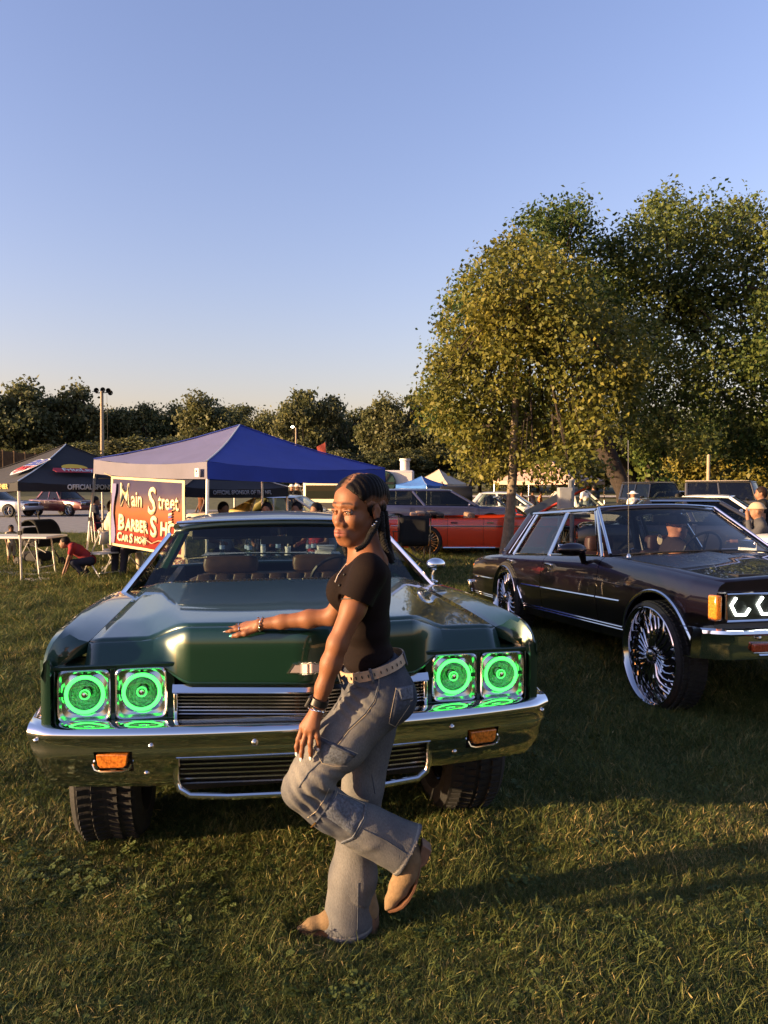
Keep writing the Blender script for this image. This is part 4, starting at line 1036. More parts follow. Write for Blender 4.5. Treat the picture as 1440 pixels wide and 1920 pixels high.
# red convertible
RED = car_mats((.60, .050, .015), rough=.35, metal=.1)
rc, r_, D_ = plain_car('long red convertible with its top folded, bonnet up and big spoked wheels', RED, (5.05, 18.0, 0), math.radians(90), L=5.2, W=1.0, H=1.38, belt=.93, hood=.91, boot=.90, ws=(.33, .42), rt=(.70, .76), roof=False, pillars=[], R=.37, wheels=(.95, 4.1), trim=CHROME, style='wire', spokes=24, rimm=mat('gold spokes', (.85, .55, .25), rough=.2, metal=1.), arch=1.04, rimk=.78, rocker=.22)
m = MB()
for s in (-1, 1):
    m.tube([(s*.80, 1.70, .93), (s*.66, 2.30, 1.36)], .028, n=6)
m.tube([(-.66, 2.30, 1.36), (0, 2.24, 1.385), (.66, 2.30, 1.36)], .028, n=6); m.build('windscreen_frame', CHROME, rc)
m = MB(); m.grid(np.array([[(x*(.8-.14*t), 1.70+.6*t, 0.94+.41*t) for x in np.linspace(-1, 1, 7)] for t in np.linspace(0, 1, 4)])); m.build('windscreen', GLASS, rc, recalc=False)
TANV = mat('tan vinyl', (.20, .12, .07), rough=.6)
for nm, y, l in (('folded_top', 4.05, .8),):
    for k in range(5):
        m = MB(); cushion(m, (0, y-.3+.14*k, 0.96+.025*(k % 2)), (1.5-.06*k, .22, .11)); m.build('folded_top', mat('dark canvas', (.035, .026, .022), rough=.9) if k < 3 else TANV, rc)
seats(rc, 2.95, .65, 1.02, .66, TANV, head=False); seats(rc, 3.7, .65, .98, .66, TANV, head=False, bench=True)
for s in (-1, 1):
    m = MB(); m.tube([(s*1.003, .5, .72), (s*1.008, 4.9, .74)], .012, n=6); m.build('side_moulding', CHROME_D, rc)
    m = MB(); m.tube([(s*.985, 1.4, .235), (s*.985, 3.7, .235)], .022, n=6); m.build('rocker_trim', CHROME, rc)
hd = bpy.data.objects.new('open_bonnet', None); S.collection.objects.link(hd); hd.parent = rc; hd.location = (0, 1.62, .95); hd.rotation_euler = (math.radians(-28), 0, 0)
m = MB(); m.box((0, -.72, 0), (1.62, 1.45, .025)); bevel(m.build('bonnet_skin', BLACK, hd), .01)
m = MB(); m.tube([(-.81, -1.46, .0), (-.81, 0, .0)], .03, n=6); m.build('bonnet_edge', RED, hd)
m = MB(); m.box((0, -.72, -.03), (1.5, 1.3, .03)); m.build('bonnet_lining', BLACK, hd)
m = MB(); m.box((0, .85, .95), (1.3, 1.2, .08)); cushion(m, (0, .9, 1.02), (.7, .8, .2)); m.build('engine', CHROME_D, rc)
# dark blue estate behind it
NAVY = car_mats((.030, .034, .085), rough=.35, metal=.2)
plain_car('dark blue sport utility car behind the red convertible', NAVY, (4.25, 24.2, 0), math.radians(90), L=4.9, W=.97, H=1.56, belt=1.02, hood=1.02, boot=1.08, ws=(.26, .44), rt=(.93, .975), R=.38, rocker=.34)
# dark coupe and jeeps on the right
plain_car('black coupe with a pale roof line behind the windscreen of the plum saloon', car_mats((.02, .02, .025)), (8.35, 13.2, 0), math.radians(78), L=4.8, H=1.41, belt=.95, hood=.9, trim=CHROME)
plain_car('white car at the right edge in front of the seated man', car_mats((.78, .77, .72), metal=0), (5.55, 10.4, 0), math.radians(-72), L=4.6, H=1.25, belt=.92, hood=.95, boot=.95)
plain_car('white car beyond the standing man at the right', car_mats((.75, .73, .68), metal=0), (11.6, 19.5, 0), math.radians(60), L=4.6, H=1.40)
JB = car_mats((.012, .011, .010), rough=.35)
def jeep(label, loc, rz, H):
    c, r, D = plain_car(label, JB, loc, rz, L=4.2, W=.9, H=H, belt=1.15, hood=1.12, boot=1.15, ws=(.34, .40), rt=(.95, .97), R=.42, rocker=.5, trim=BLACK)
    m = MB(); m.box((0, 4.42, 1.05), (.66, .20, .66)); bevel(m.build('spare_wheel', RUBBER, c), .09)
    m = MB(); m.box((0, 2.9, H+.02), (1.2, 2.3, .03)); m.build('roof_rack', CHROME_D, c)
    for s in (-1, 1):
        m = MB(); m.box((s*.92, .8, .98), (.25, 1.0, .06)); m.build('flare', BLACK, c)
    return c
jeep('black jeep facing the camera left of the pale wooden pole', (12.6, 31.2, 0), math.radians(12), 1.84)
jeep('black jeep at the right edge behind the white car', (15.6, 27.8, 0), math.radians(55), 1.86)
plain_car('small pale car in the distance between the two black jeeps', car_mats((.5, .5, .5)), (15.0, 33.5, 0), math.radians(20), L=4.3, H=1.45)
plain_car('pale saloon parked beyond the bonnet of the dark blue car', car_mats((.6, .6, .55)), (7.1, 27.2, 0), math.radians(75), L=4.7, H=1.44, glass=GLASS)
plain_car('cream hatchback parked behind the maple trunk', car_mats((.66, .60, .45)), (9.0, 25.2, 0), math.radians(80), L=4.2, H=1.5, glass=GLASS)
# left car park
plain_car('silver saloon cut by the left edge on the gravel', car_mats((.55, .56, .57), metal=.6), (-19.5, 41.5, .006), math.radians(80), L=4.6, H=1.47, R=.34, spokes=7)
plain_car('dark red hatchback beside the silver saloon on the gravel', car_mats((.10, .012, .014)), (-16.6, 42.5, .006), math.radians(62), L=4.5, H=1.5, R=.34, spokes=7)
# cream van and trailer in the crowd
van = thing('van', 'cream old van with a square front in the crowd left of her head', 'van', (-2.15, 27.5, 0), math.radians(-14))
m = MB(); m.box((0, 2.2, 1.15), (1.9, 4.2, 1.5)); bevel(m.build('body', mat('cream van paint', (.62, .54, .38), rough=.5), van), .12, 3)
m = MB(); m.box((0, .09, 1.45), (1.6, .04, .5)); m.build('windscreen', DARKGLASS, van)
for s in (-1, 1):
    m = MB(); m.lathe([(.02, -.03), (.11, -.02), (.12, .04)], 16, o=(s*.62, .10, .90), axis='Y'); m.build('headlight', CHROME, van)
    for y in (.8, 3.5): wheel(van, s*.88, y, .34, .34, .2, .2, s, tread=0, rimmat=CHROME_D)
m = MB(); m.box((0, .06, .62), (1.8, .10, .14)); m.build('bumper', CHROME_D, van)
m = MB(); m.box((0, .085, .95), (.8, .03, .22)); m.build('grille', BLACK, van)
tp_ = at(722, 886, 46); tr = thing('food_trailer', 'white food trailer with a roof vent beside the small blue canopy', 'trailer', (tp_[0], 46, .0), 0)
TW = mat('trailer white', (.62, .58, .54), rough=.5)
m = MB(); m.box((.2, 1.3, 1.75), (3.2, 2.4, 1.9)); bevel(m.build('body', TW, tr), .15, 3)
m = MB(); m.lathe([(.001, .75), (.34, .74), (.36, .62), (.30, .58), (.30, 0)], 18, o=(1.25, 1.0, 2.70), axis='Z'); m.build('roof_vent', TW, tr)
m = MB(); m.lathe([(.001, -.10), (.7, -.08), (.78, .0), (.78, .3)], 24, o=(-.1, -.1, 1.9), axis='Y'); m.build('fan_drum', mat('dark green drum', (.02, .05, .04), rough=.5), tr)
for k in range(6):
    m = MB(); a = k*PI/3; m.box((-.1+.35*math.cos(a), -.22, 1.9+.35*math.sin(a)), (.6, .02, .14), rot=(0, -a, 0)); m.build('fan_blade', BLACK, tr)
for s in (-.5, .5): wheel(tr, s*2-.2, 1.0, .35, .35, .2, .2, -1, tread=0, rimmat=CHROME_D)
# ================================================================== canopies
STEEL = mat('canopy leg steel', (.62, .60, .56), rough=.35, metal=.7)
def cloth(name, col, col2=None): return mat(name, col, rough=.85, nscale=2.5, namt=.10, bump=.22, bscale=9, sheen=.03)
def canopy(label, corners, peak, zval, val, cl, legs=True, valcl=None, group=None, sag=.12, leg_to=None, panels=None, name='canopy_tent'):
    """corners in order; a pyramid roof, four valances and four legs"""
    c0 = np.mean(np.array(corners), 0); t = thing(name, label, 'canopy', (c0[0], c0[1], 0), 0, group)
    C = [np.array([p[0], p[1], 0])-np.array([c0[0], c0[1], 0]) for p in corners]; P = np.array([0, 0, peak])
    zs = zval if hasattr(zval, '__len__') else [zval]*4
    for i in range(4):
        a = C[i]+[0, 0, zs[i]+val]; b = C[(i+1) % 4]+[0, 0, zs[(i+1) % 4]+val]; rows = []
        for u in np.linspace(0, 1, 11):
            e = a*(1-u)+P*u; f = b*(1-u)+P*u
            row = []
            for q in np.linspace(0, 1, 19):
                p = e*(1-q)+f*q; p = p+np.array([0, 0, -sag*4*q*(1-q)*(1-u)**1.2*.5-sag*.9*math.sin(PI*u)*.5]); row.append(p)
            rows.append(row)
        rows = np.array(rows); sh = rows.shape; fl = rows.reshape(-1, 3); fl[:, 2] += .014*vnoise(fl, 3.2, i)*np.repeat(np.linspace(1, .2, 11), 19)+.006*vnoise(fl, 9., i+9)
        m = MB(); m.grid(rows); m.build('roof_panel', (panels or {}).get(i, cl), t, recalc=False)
        rows = []
        for w in np.linspace(0, 1, 5):
            n = np.cross(b-a, [0, 0, 1.]); n /= np.linalg.norm(n)
            rows.append([a*(1-q)+b*q+np.array([0, 0, -val*w-sag*4*q*(1-q)*.25*.0])+n*(.012*math.sin(q*23+i)*w+.010*w) for q in np.linspace(0, 1, 25)])
        rows = np.array(rows); rows[0, :, 2] -= sag*4*np.linspace(0, 1, 25)*(1-np.linspace(0, 1, 25))*.5
        rows[1:, :, 2] -= (sag*4*np.linspace(0, 1, 25)*(1-np.linspace(0, 1, 25))*.25)[None]
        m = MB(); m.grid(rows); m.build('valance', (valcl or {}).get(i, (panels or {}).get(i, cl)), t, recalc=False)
        m = MB(); m.tube([tuple(a*(1-u)+P*u+np.array([0, 0, .012-sag*.45*math.sin(PI*u)])) for u in np.linspace(0, 1, 8)], .012, n=5); m.build('seam', STEEL if i == 1 else cl, t)
        if legs:
            l = C[i].copy(); g = (leg_to or {}).get(i, (l[0]+c0[0], l[1]+c0[1])); g = np.array([g[0]-c0[0], g[1]-c0[1], 0])
            top = l*.985+[0, 0, zs[i]+val*.6]
            h = bpy.data.objects.new('leg', None); S.collection.objects.link(h); h.parent = t
            m = MB(); m.tube([tuple(top), tuple(top*.45+g*.55)], .024, n=4); m.build('upper_tube', STEEL, h)
            m = MB(); m.tube([tuple(top*.55+g*.45), tuple(g)], .019, n=4); m.box(tuple(g+[0, 0, .006]), (.09, .09, .012)); m.build('lower_tube', STEEL, h)
            m = MB(); m.box(tuple(top*.52+g*.48), (.05, .05, .07)); m.build('clamp', BLACK, h)
    # scissor frame under the roof
    m = MB()
    for i in range(4):
        a, b = C[i]*.97, C[(i+1) % 4]*.97
        for q in (0, .5):
            p0 = a*(1-q)+b*q; p1 = a*(.5-q)+b*(q+.5)
            m.tube([tuple(p0+[0, 0, zs[i]+.02]), tuple(p1+[0, 0, zs[i]+val*.4])], .010, n=4); m.tube([tuple(p0+[0, 0, zs[i]+val*.4]), tuple(p1+[0, 0, zs[i]+.02])], .010, n=4)
    m.build('frame', STEEL, t)['kind'] = 'stuff'
    return t, C, c0
BLUE = cloth('blue canopy cloth', (.016, .040, .26))
bA, bB, bC = (-5.20, 13.4), (-2.545, 10.75), (0.02, 13.45); bD = (-2.62, 16.1)
blue, Cb, c0b = canopy('large blue canopy with a barber shop banner hung under its left side', [bA, bB, bC, bD], 2.72, [1.86, 1.73, 1.69, 1.75], .25, BLUE, leg_to={0: (-5.30, 13.14), 1: (-2.56, 10.70)}, panels={0: cloth('sunlit blue canopy cloth', (.082, .084, .19))}, valcl={0: cloth('sunlit valance cloth', (.115, .108, .14))})  # low sun's sheen on the left side is put into these paler cloths
m = MB(); n_ = np.array([bC[0]-bB[0], bC[1]-bB[1]]); n_ = n_/np.linalg.norm(n_)
p_ = at(371, 886, 10.86); m.box((p_[0]-c0b[0], p_[1]-c0b[1]-.05, p_[2]), (.10, .012, .12), rot=(0, 0, math.atan2(bA[1]-bB[1], bA[0]-bB[0])+PI)); m.build('maker_tag', mat('white tag', (.7, .68, .6), rough=.8), blue)
for k, (x, z) in enumerate(((-.012, .02), (.015, .01), (0, -.02))):
    m = MB(); m.box((p_[0]-c0b[0]+x, p_[1]-c0b[1]-.062, p_[2]+z), (.02, .004, .028), rot=(0, 0, math.atan2(bA[1]-bB[1], bA[0]-bB[0])+PI)); m.build('tag_print', BLACK, blue)
# lettering laid on a plane through origin o with unit x and up vectors
def letter(parent, txt, o, ux, up, size, mt, name='lettering', **k):
    V, F = text_mesh(txt, size, **k); ux = np.array(ux, float); up = np.array(up, float); nn = np.cross(ux, up)
    m = MB(); m.add([np.array(o)+ux*v[0]+up*v[1]+nn*v[2] for v in V], F); return m.build(name, mt, parent, sharp=False)
DARKC = cloth('black canopy cloth', (.007, .007, .010)); TANC = DARKC
WPRINT = mat('white print', (.62, .62, .62), rough=.8); 
dP = (-6.08, 12.4); c_, s_ = math.cos(math.radians(47.8)), math.sin(math.radians(47.8))
dR = (dP[0]+3.05*c_, dP[1]+3.05*s_); dL = (dP[0]-3.05*s_, dP[1]+3.05*c_); dB = (dR[0]-3.05*s_, dR[1]+3.05*c_)
dk, Cd, c0d = canopy('black sponsor canopy with white lettering and a snack logo at the left edge', [dL, dP, dR, dB], 2.44, 1.55, .15, DARKC, leg_to={1: (-6.05, 12.42)}, sag=.10)
ux = np.array([c_, s_, 0]); nrm = np.array([s_, -c_, 0])
letter(dk, 'OFFICIAL SPONSOR OF THE NFL', np.array([dP[0]-c0d[0], dP[1]-c0d[1], 1.575])+ux*1.62+nrm*.035, ux, (0, 0, 1), .125, WPRINT, bold=.004, sx=.88)
ux2 = np.array([s_, -c_, 0]); nr2 = np.array([-c_, -s_, 0])
letter(dk, 'MEMBER', np.array([dP[0]-c0d[0], dP[1]-c0d[1], 1.585])-ux2*.55+nr2*.035, ux2, (0, 0, 1), .12, mat('gold print', (.6, .45, .16), rough=.8), bold=.003)
# logo panels on the roof slopes
def slope_frame(C, i, zc_, peak):
    a = C[i]+[0, 0, zc_]; b = C[(i+1) % 4]+[0, 0, zc_]; ux = (b-a)/np.linalg.norm(b-a); mid = (a+b)/2; up = np.array([0, 0, peak])-mid; L = np.linalg.norm(up); up /= L
    nn = np.cross(ux, up); return mid, ux, up, nn, L
mid, uxs, ups, nns, Ls = slope_frame(Cd, 1, 1.70, 2.44)
REDP = mat('red print', (.40, .02, .03), rough=.7); YEL = mat('yellow print', (.75, .45, .03), rough=.7); BLUP = mat('blue print', (.04, .06, .25), rough=.7)
lg = bpy.data.objects.new('snack_logo', None); S.collection.objects.link(lg); lg.parent = dk
def onslope(m, fr, out, h0, h1, cx, cy):
    mid, ux, up, nn, L = fr; m.prism([(p[0]+cx, p[1]+cy) for p in out], (h0, h1), lambda p, h: mid+ux*p[0]+up*p[1]+nn*h); return m
ell2 = lambda a, b, n=24: [(a*math.cos(t), b*math.sin(t)) for t in np.linspace(0, 2*PI, n+1)[:-1]]
fr2 = (mid, uxs, ups, nns, Ls); ox, oy = -.30, .46
m = MB(); onslope(m, fr2, ell2(.24, .14), .012, .016, ox, oy+.14); m.build('logo_sun', YEL, lg)
m = MB(); onslope(m, fr2, [(-.42, -.09), (.42, -.09), (.46, 0), (.42, .09), (-.42, .09), (-.46, 0)], .018, .022, ox, oy); m.build('logo_ribbon', REDP, lg)
letter(dk, 'FritoLay', mid+uxs*ox+ups*(oy-.045)+nns*.026, uxs, ups, .17, WPRINT, bold=.004).parent = lg
fr1 = slope_frame(Cd, 0, 1.70, 2.44)
sh = bpy.data.objects.new('shield_logo', None); S.collection.objects.link(sh); sh.parent = dk
shield = [(-.30, .30), (-.15, .34), (0, .30), (.15, .34), (.30, .30), (.30, -.10), (.20, -.24), (0, -.36), (-.20, -.24), (-.30, -.10)]
cx, cy = .62, .62
m = MB(); onslope(m, fr1, shield, .012, .016, cx, cy); m.build('shield_edge', WPRINT, sh)
m = MB(); onslope(m, fr1, [(-.27, .27), (-.15, .31), (0, .27), (.15, .31), (.27, .27), (.27, .04), (-.27, .04)], .018, .021, cx, cy); m.build('shield_top', BLUP, sh)
for k in range(5):
    x = -.24+.12*k; m = MB(); lo = -.10-.22*(1-abs(x+.03)/.27) if abs(x) < .26 else -.1; onslope(m, fr1, [(x-.03, .02), (x+.03, .02), (x+.03, lo), (x-.03, lo)], .018, .021, cx, cy); m.build('shield_stripe', REDP, sh)
for x in (-.2, -.12, .12, .2):
    for y in (.12, .21):
        m = MB(); onslope(m, fr1, [(x+.024*(1 if j % 2 == 0 else .42)*math.cos(j*PI/5+PI/2), y+.024*(1 if j % 2 == 0 else .42)*math.sin(j*PI/5+PI/2)) for j in range(10)], .022, .025, cx, cy); m.build('shield_star', WPRINT, sh)
_m, _u, _p, _n, _l = fr1
letter(dk, 'NFL', _m+_u*cx+_p*(cy-.14)+_n*.026, _u, _p, .20, REDP, bold=.006).parent = sh
# second black canopy farther back
e0, e1 = (-4.35, 16.3), (-2.31, 18.0); d_ = np.array([e1[0]-e0[0], e1[1]-e0[1]]); d_ = d_/np.linalg.norm(d_); nb = np.array([-d_[1], d_[0]])*2.65
dk2, C2, c02 = canopy('black sponsor canopy seen under the blue one behind the cream saloon', [e0, e1, tuple(np.array(e1)+nb), tuple(np.array(e0)+nb)], 2.3, 1.40, .22, DARKC)
u2 = np.array([d_[0], d_[1], 0]); n2 = np.array([d_[1], -d_[0], 0])
letter(dk2, 'OFFICIAL SPONSOR OF THE NFL', np.array([e0[0]-c02[0], e0[1]-c02[1], 1.455])+u2*1.42+n2*.03, u2, (0, 0, 1), .13, mat('grey print', (.30, .30, .32), rough=.8), bold=.004, sx=.80)
def px_canopy(label, u0, u1, uc, vpeak, vval, d, col, val=.25, deg=45, legs=True):
    x0, x1 = at(u0, 0, d)[0], at(u1, 0, d)[0]; cx = (x0+x1)/2; r = (x1-x0)/2; zv = at(uc, vval, d-r*.6)[2]; zp = at(uc, vpeak, d)[2]; a = math.radians(deg)
    return canopy(label, [(cx+r*math.cos(a+PI+k*PI/2), d+r*math.sin(a+PI+k*PI/2)) for k in range(4)], zp, zv, val, cloth('canopy cloth', col), legs=legs, sag=.15)
px_canopy('small bright blue canopy behind the dark blue car', 742, 842, 795, 893, 917, 44, (.03, .13, .42), deg=8)
px_canopy('beige canopy peeking out above the small blue one', 770, 880, 800, 880, 913, 54, (.46, .38, .28), deg=12)
px_canopy('sunlit pinkish canopy behind the yellowing maple', 925, 1150, 1030, 862, 908, 45, (.50, .34, .26), deg=10)
# ================================================================== the banner
def banner_mat():
    m, t, b = node_mat('banner print'); tc = t.nodes.new('ShaderNodeTexCoord'); sp = t.nodes.new('ShaderNodeSeparateXYZ'); r = t.nodes.new('ShaderNodeValToRGB')
    t.links.new(tc.outputs['Object'], sp.inputs[0])
    mr = t.nodes.new('ShaderNodeMapRange'); mr.inputs[1].default_value = -.66; mr.inputs[2].default_value = .66; t.links.new(sp.outputs[2], mr.inputs[0])
    n = t.nodes.new('ShaderNodeTexNoise'); n.inputs['Scale'].default_value = 2.5; t.links.new(tc.outputs['Object'], n.inputs['Vector'])
    ad = t.nodes.new('ShaderNodeMath'); ad.operation = 'MULTIPLY_ADD'; ad.inputs[1].default_value = .14; t.links.new(n.outputs['Fac'], ad.inputs[0]); t.links.new(mr.outputs[0], ad.inputs[2])
    t.links.new(ad.outputs[0], r.inputs[0]); e = r.color_ramp.elements
    e[0].position = .10; e[0].color = (.13, .004, .003, 1); e[1].position = 1.0; e[1].color = (.020, .018, .056, 1)
    for p, c in ((.42, (.18, .017, .006, 1)), (.58, (.22, .070, .022, 1)), (.72, (.105, .060, .050, 1)), (.84, (.036, .028, .066, 1))):
        q = e.new(p); q.color = c
    t.links.new(r.outputs[0], b.inputs['Base Color']); b.inputs['Roughness'].default_value = .6; b.inputs['Specular IOR Level'].default_value = .12
    return m
TL = at(207, 893, 13.05); 
def onAB(u, v):            # a point of the vertical plane under the canopy's left edge
    r = at(u, v, 1.)-np.array([0, 0, CAM_H]); a = np.array([bA[0], bA[1]]); d = np.array([bB[0]-bA[0], bB[1]-bA[1]]); d = d/np.linalg.norm(d); nn = np.array([d[1], -d[0]]); a = a+nn*.02
    t = (nn@a)/(nn@r[:2]); return np.array([0, 0, CAM_H])+r*t
q00, q10, q11, q01 = onAB(206, 1021), onAB(346, 1046), onAB(347, 901), onAB(209, 893)
cen = (q00+q10+q11+q01)/4; bn = thing('banner', 'Main Street BarberShop CarShow banner tied under the blue canopy', 'banner', cen)
ub = (q10-q00); ub[2] = 0; ub /= np.linalg.norm(ub); nb_ = np.array([ub[1], -ub[0], 0])
def bpt(a, c): return (q00*(1-a)+q10*a)*(1-c)+(q01*(1-a)+q11*a)*c-cen
rows = []
for c in np.linspace(0, 1, 25):
    row = []
    for a in np.linspace(0, 1, 33):
        p = bpt(a, c); w = .018*math.sin(a*9+c*5)*(1-c)+.02*math.exp(-((a-c*.35-.02)/.05)**2)*c+.02*math.exp(-((1-a-c*.3)/.06)**2)*c
        row.append(p+nb_*w)
    rows.append(row)
m = MB(); m.grid(np.array(rows)); m.build('cloth', banner_mat(), bn, recalc=False)
HEM = mat('cream hem', (.50, .38, .21), rough=.7)
for i, pts in enumerate(([(a, 0) for a in np.linspace(0, 1, 20)], [(a, 1) for a in np.linspace(0, 1, 20)], [(0, c) for c in np.linspace(0, 1, 14)], [(1, c) for c in np.linspace(0, 1, 14)])):
    m = MB()
    rr = []
    for a, c in pts:
        ins = (0, .035) if i == 0 else (0, -.035) if i == 1 else (.03, 0) if i == 2 else (-.03, 0)
        w = lambda a, c: .018*math.sin(a*9+c*5)*(1-c)+.02*math.exp(-((a-c*.35-.02)/.05)**2)*c+.02*math.exp(-((1-a-c*.3)/.06)**2)*c
        rr.append([bpt(a, c)+nb_*(w(a, c)+.006), bpt(a+ins[0], c+ins[1])+nb_*(w(a+ins[0], c+ins[1])+.006)])
    m.grid(np.array(rr)); m.build('hem', HEM, bn, recalc=False)
CRT = mat('cream lettering', (.62, .50, .30), rough=.6); SHD = mat('letter shadow', (.10, .03, .03), rough=.7)
wb = np.linalg.norm(q10-q00); hb = np.linalg.norm(q01-q00)
upv = (q01-q00)/hb; slope = (q10-q00)/wb
wav = lambda a, c: .018*math.sin(a*9+c*5)*(1-c)+.02*math.exp(-((a-c*.35-.02)/.05)**2)*c+.02*math.exp(-((1-a-c*.3)/.06)**2)*c
def bl(txt, a, c, size, sx=1., bold=.004, name='lettering', shear=0.):
    for nm, mt, da, dc, off in (('letter_shadow', SHD, .008, -.008, .005), (name, CRT, 0, 0, .010)):
        V, F = text_mesh(txt, size, .001, sx=sx, bold=bold, align='LEFT', shear=shear); m = MB()
        m.add([bpt(a+da+v[0]/wb, c+dc+v[1]/hb)+nb_*(wav(a+da+v[0]/wb, c+dc+v[1]/hb)+off+v[2]) for v in V], F); m.build(nm, mt, bn, sharp=False)
bl('M', .13, .58, .58, sx=.95, bold=.002); bl('ain', .315, .60, .36, sx=.95, bold=.006); bl('S', .545, .52, .62, sx=.95, bold=.008); bl('treet', .68, .60, .36, sx=.85, bold=.006)
bl('B', .13, .25, .36, sx=1.05, bold=.014); bl('ARBER', .235, .25, .27, sx=.98, bold=.012); bl('S', .585, .22, .46, sx=1.05, bold=.014); bl('HOP', .715, .25, .30, sx=1.05, bold=.012)
bl('C', .13, .09, .20, sx=1.05, bold=.008); bl('AR', .195, .09, .15, sx=1.1, bold=.007); bl('S', .295, .08, .21, sx=1.05, bold=.008); bl('HOW', .36, .09, .15, sx=1.05, bold=.007)
sc = bpy.data.objects.new('scissors_print', None); S.collection.objects.link(sc); sc.parent = bn
for pts, r in (([(.50, .20), (.55, .16), (.62, .12), (.70, .17), (.78, .18), (.86, .12)], .012), ([(.48, .19), (.465, .165), (.48, .145), (.50, .165), (.485, .19)], .010), ([(.53, .24), (.54, .15), (.52, .08)], .010)):
    m = MB(); m.tube([tuple(bpt(a, c)+nb_*.036) for a, c in pts], r, n=5, flat=.5); m.build('scissors_line', CRT, sc)
bp_ = bpy.data.objects.new('barber_pole_print', None); S.collection.objects.link(bp_); bp_.parent = bn
for k in range(6):
    m = MB(); a, c = .845, .42+.035*k; m.add([bpt(a-.02, c)+nb_*.034, bpt(a+.02, c+.02)+nb_*.034, bpt(a+.02, c+.045)+nb_*.034, bpt(a-.02, c+.025)+nb_*.034], [(0, 1, 2, 3)]); m.build('pole_stripe', [CRT, REDP, BLUP][k % 3], bp_)
m = MB()
m.grid(np.array([[bpt(a, c)+nb_*(.031+.01*a) for a in (.04, .085+.02*math.sin(c*9))] for c in np.linspace(.04, .9, 9)])); m.build('tower_print', mat('dusk blue print', (.10, .09, .22), rough=.6), bn)
m = MB(); m.tube([tuple(bpt(0, 0)), tuple(bpt(-.10, .02)), tuple(bpt(-.30, -.02))], .006, n=4); m.build('tie_cord', HEM, bn)
m = MB(); m.tube([tuple(bpt(0, 1)), tuple(bpt(-.12, 1.04))], .006, n=4); m.build('tie_cord', HEM, bn)
# ================================================================== the woman by the green car
def attr_mat(name, rough=.5, sss=0., noise=0., nsc=200., sheen=0., bump=0., bsc=300., coat=0., stretch=None):
    m, t, p = node_mat(name); L = t.links
    a = t.nodes.new('ShaderNodeAttribute'); a.attribute_name = 'tone'; src = a.outputs['Color']
    tc = t.nodes.new('ShaderNodeTexCoord'); mp = t.nodes.new('ShaderNodeMapping'); L.new(tc.outputs['Object'], mp.inputs[0])
    if stretch: mp.inputs['Scale'].default_value = stretch
    if noise:
        n = t.nodes.new('ShaderNodeTexNoise'); n.inputs['Scale'].default_value = nsc; n.inputs['Detail'].default_value = 4; L.new(mp.outputs[0], n.inputs['Vector'])
        mr = t.nodes.new('ShaderNodeMapRange'); mr.inputs[1].default_value = .25; mr.inputs[2].default_value = .75; mr.inputs[3].default_value = 1-noise; mr.inputs[4].default_value = 1+noise; L.new(n.outputs['Fac'], mr.inputs[0])
        mx = t.nodes.new('ShaderNodeMix'); mx.data_type = 'RGBA'; mx.blend_type = 'MULTIPLY'; mx.inputs[0].default_value = 1; L.new(src, mx.inputs[6]); L.new(mr.outputs[0], mx.inputs[7]); src = mx.outputs[2]
    L.new(src, p.inputs['Base Color']); p.inputs['Specular IOR Level'].default_value = .12 if rough > .8 else .3; p.inputs['Roughness'].default_value = rough; p.inputs['Sheen Weight'].default_value = sheen; p.inputs['Coat Weight'].default_value = coat
    if sss: p.inputs['Subsurface Weight'].default_value = sss; p.inputs['Subsurface Radius'].default_value = (.012, .005, .003); p.inputs['Subsurface Scale'].default_value = 1.0
    if bump:
        n2 = t.nodes.new('ShaderNodeTexNoise'); n2.inputs['Scale'].default_value = bsc; L.new(mp.outputs[0], n2.inputs['Vector'])
        bp = t.nodes.new('ShaderNodeBump'); bp.inputs['Strength'].default_value = bump; bp.inputs['Distance'].default_value = .003; L.new(n2.outputs['Fac'], bp.inputs['Height']); L.new(bp.outputs[0], p.inputs['Normal'])
    return m
SKIN = attr_mat('skin', rough=.56, sss=.12, noise=.07, nsc=45, bump=.12, bsc=260)
DENIM = attr_mat('denim', rough=.9, noise=.20, nsc=240, sheen=.0, bump=.5, bsc=420, stretch=(1, 1, .45))
FABRIC = attr_mat('knit cloth', rough=.85, noise=.12, nsc=260, sheen=.0, bump=.3, bsc=500)
SUEDE = attr_mat('suede', rough=.9, noise=.16, nsc=90, sheen=.05, bump=.4, bsc=220)
HAIR = attr_mat('hair', rough=.5, noise=.4, nsc=320, bump=.7, bsc=400)
def put_sdf(name, sd, O, mt, parent=None, col=(.5, .5, .5), disp=None, smooth=2, colf=None, label=None, cut=None):
    V, F = sd.mesh(); V = relax(V, F, smooth)
    if disp is not None: N = vnormals(V, F); V = V+N*disp(V, N)[:, None]
    C = np.tile(np.array(col, float), (len(V), 1))
    if colf is not None: C = colf(V, C)
    me = np_mesh(name, V-O, F, mt); color_attr(me, C); o = link(name, me, parent, label=label)
    return o, V, F
WO = np.array([-.10, 2.60, 0.])
hf = np.array([-math.sin(math.radians(41)), -math.cos(math.radians(41)), -.03]); hf /= np.linalg.norm(hf)
hl = np.cross([.05, 0, 1.], hf); hl /= np.linalg.norm(hl); hu = np.cross(hf, hl); HM = np.array([hf, hl, hu]); hc = at(671, 950, 2.60)
def hp(a, b, c): return hc+hf*a+hl*b+hu*c
WSK = (.185, .074, .034)
SLj, ELj, WLj = at(692, 1074, 2.465), at(633, 1207, 2.420), at(596, 1322, 2.425)
SRj, ERj, WRj = at(668, 1078, 2.735), at(624, 1156, 2.80), at(490, 1170, 2.85)
sd = SDF((-.64, 2.34, .62), (.13, 3.02, 1.68), .003)
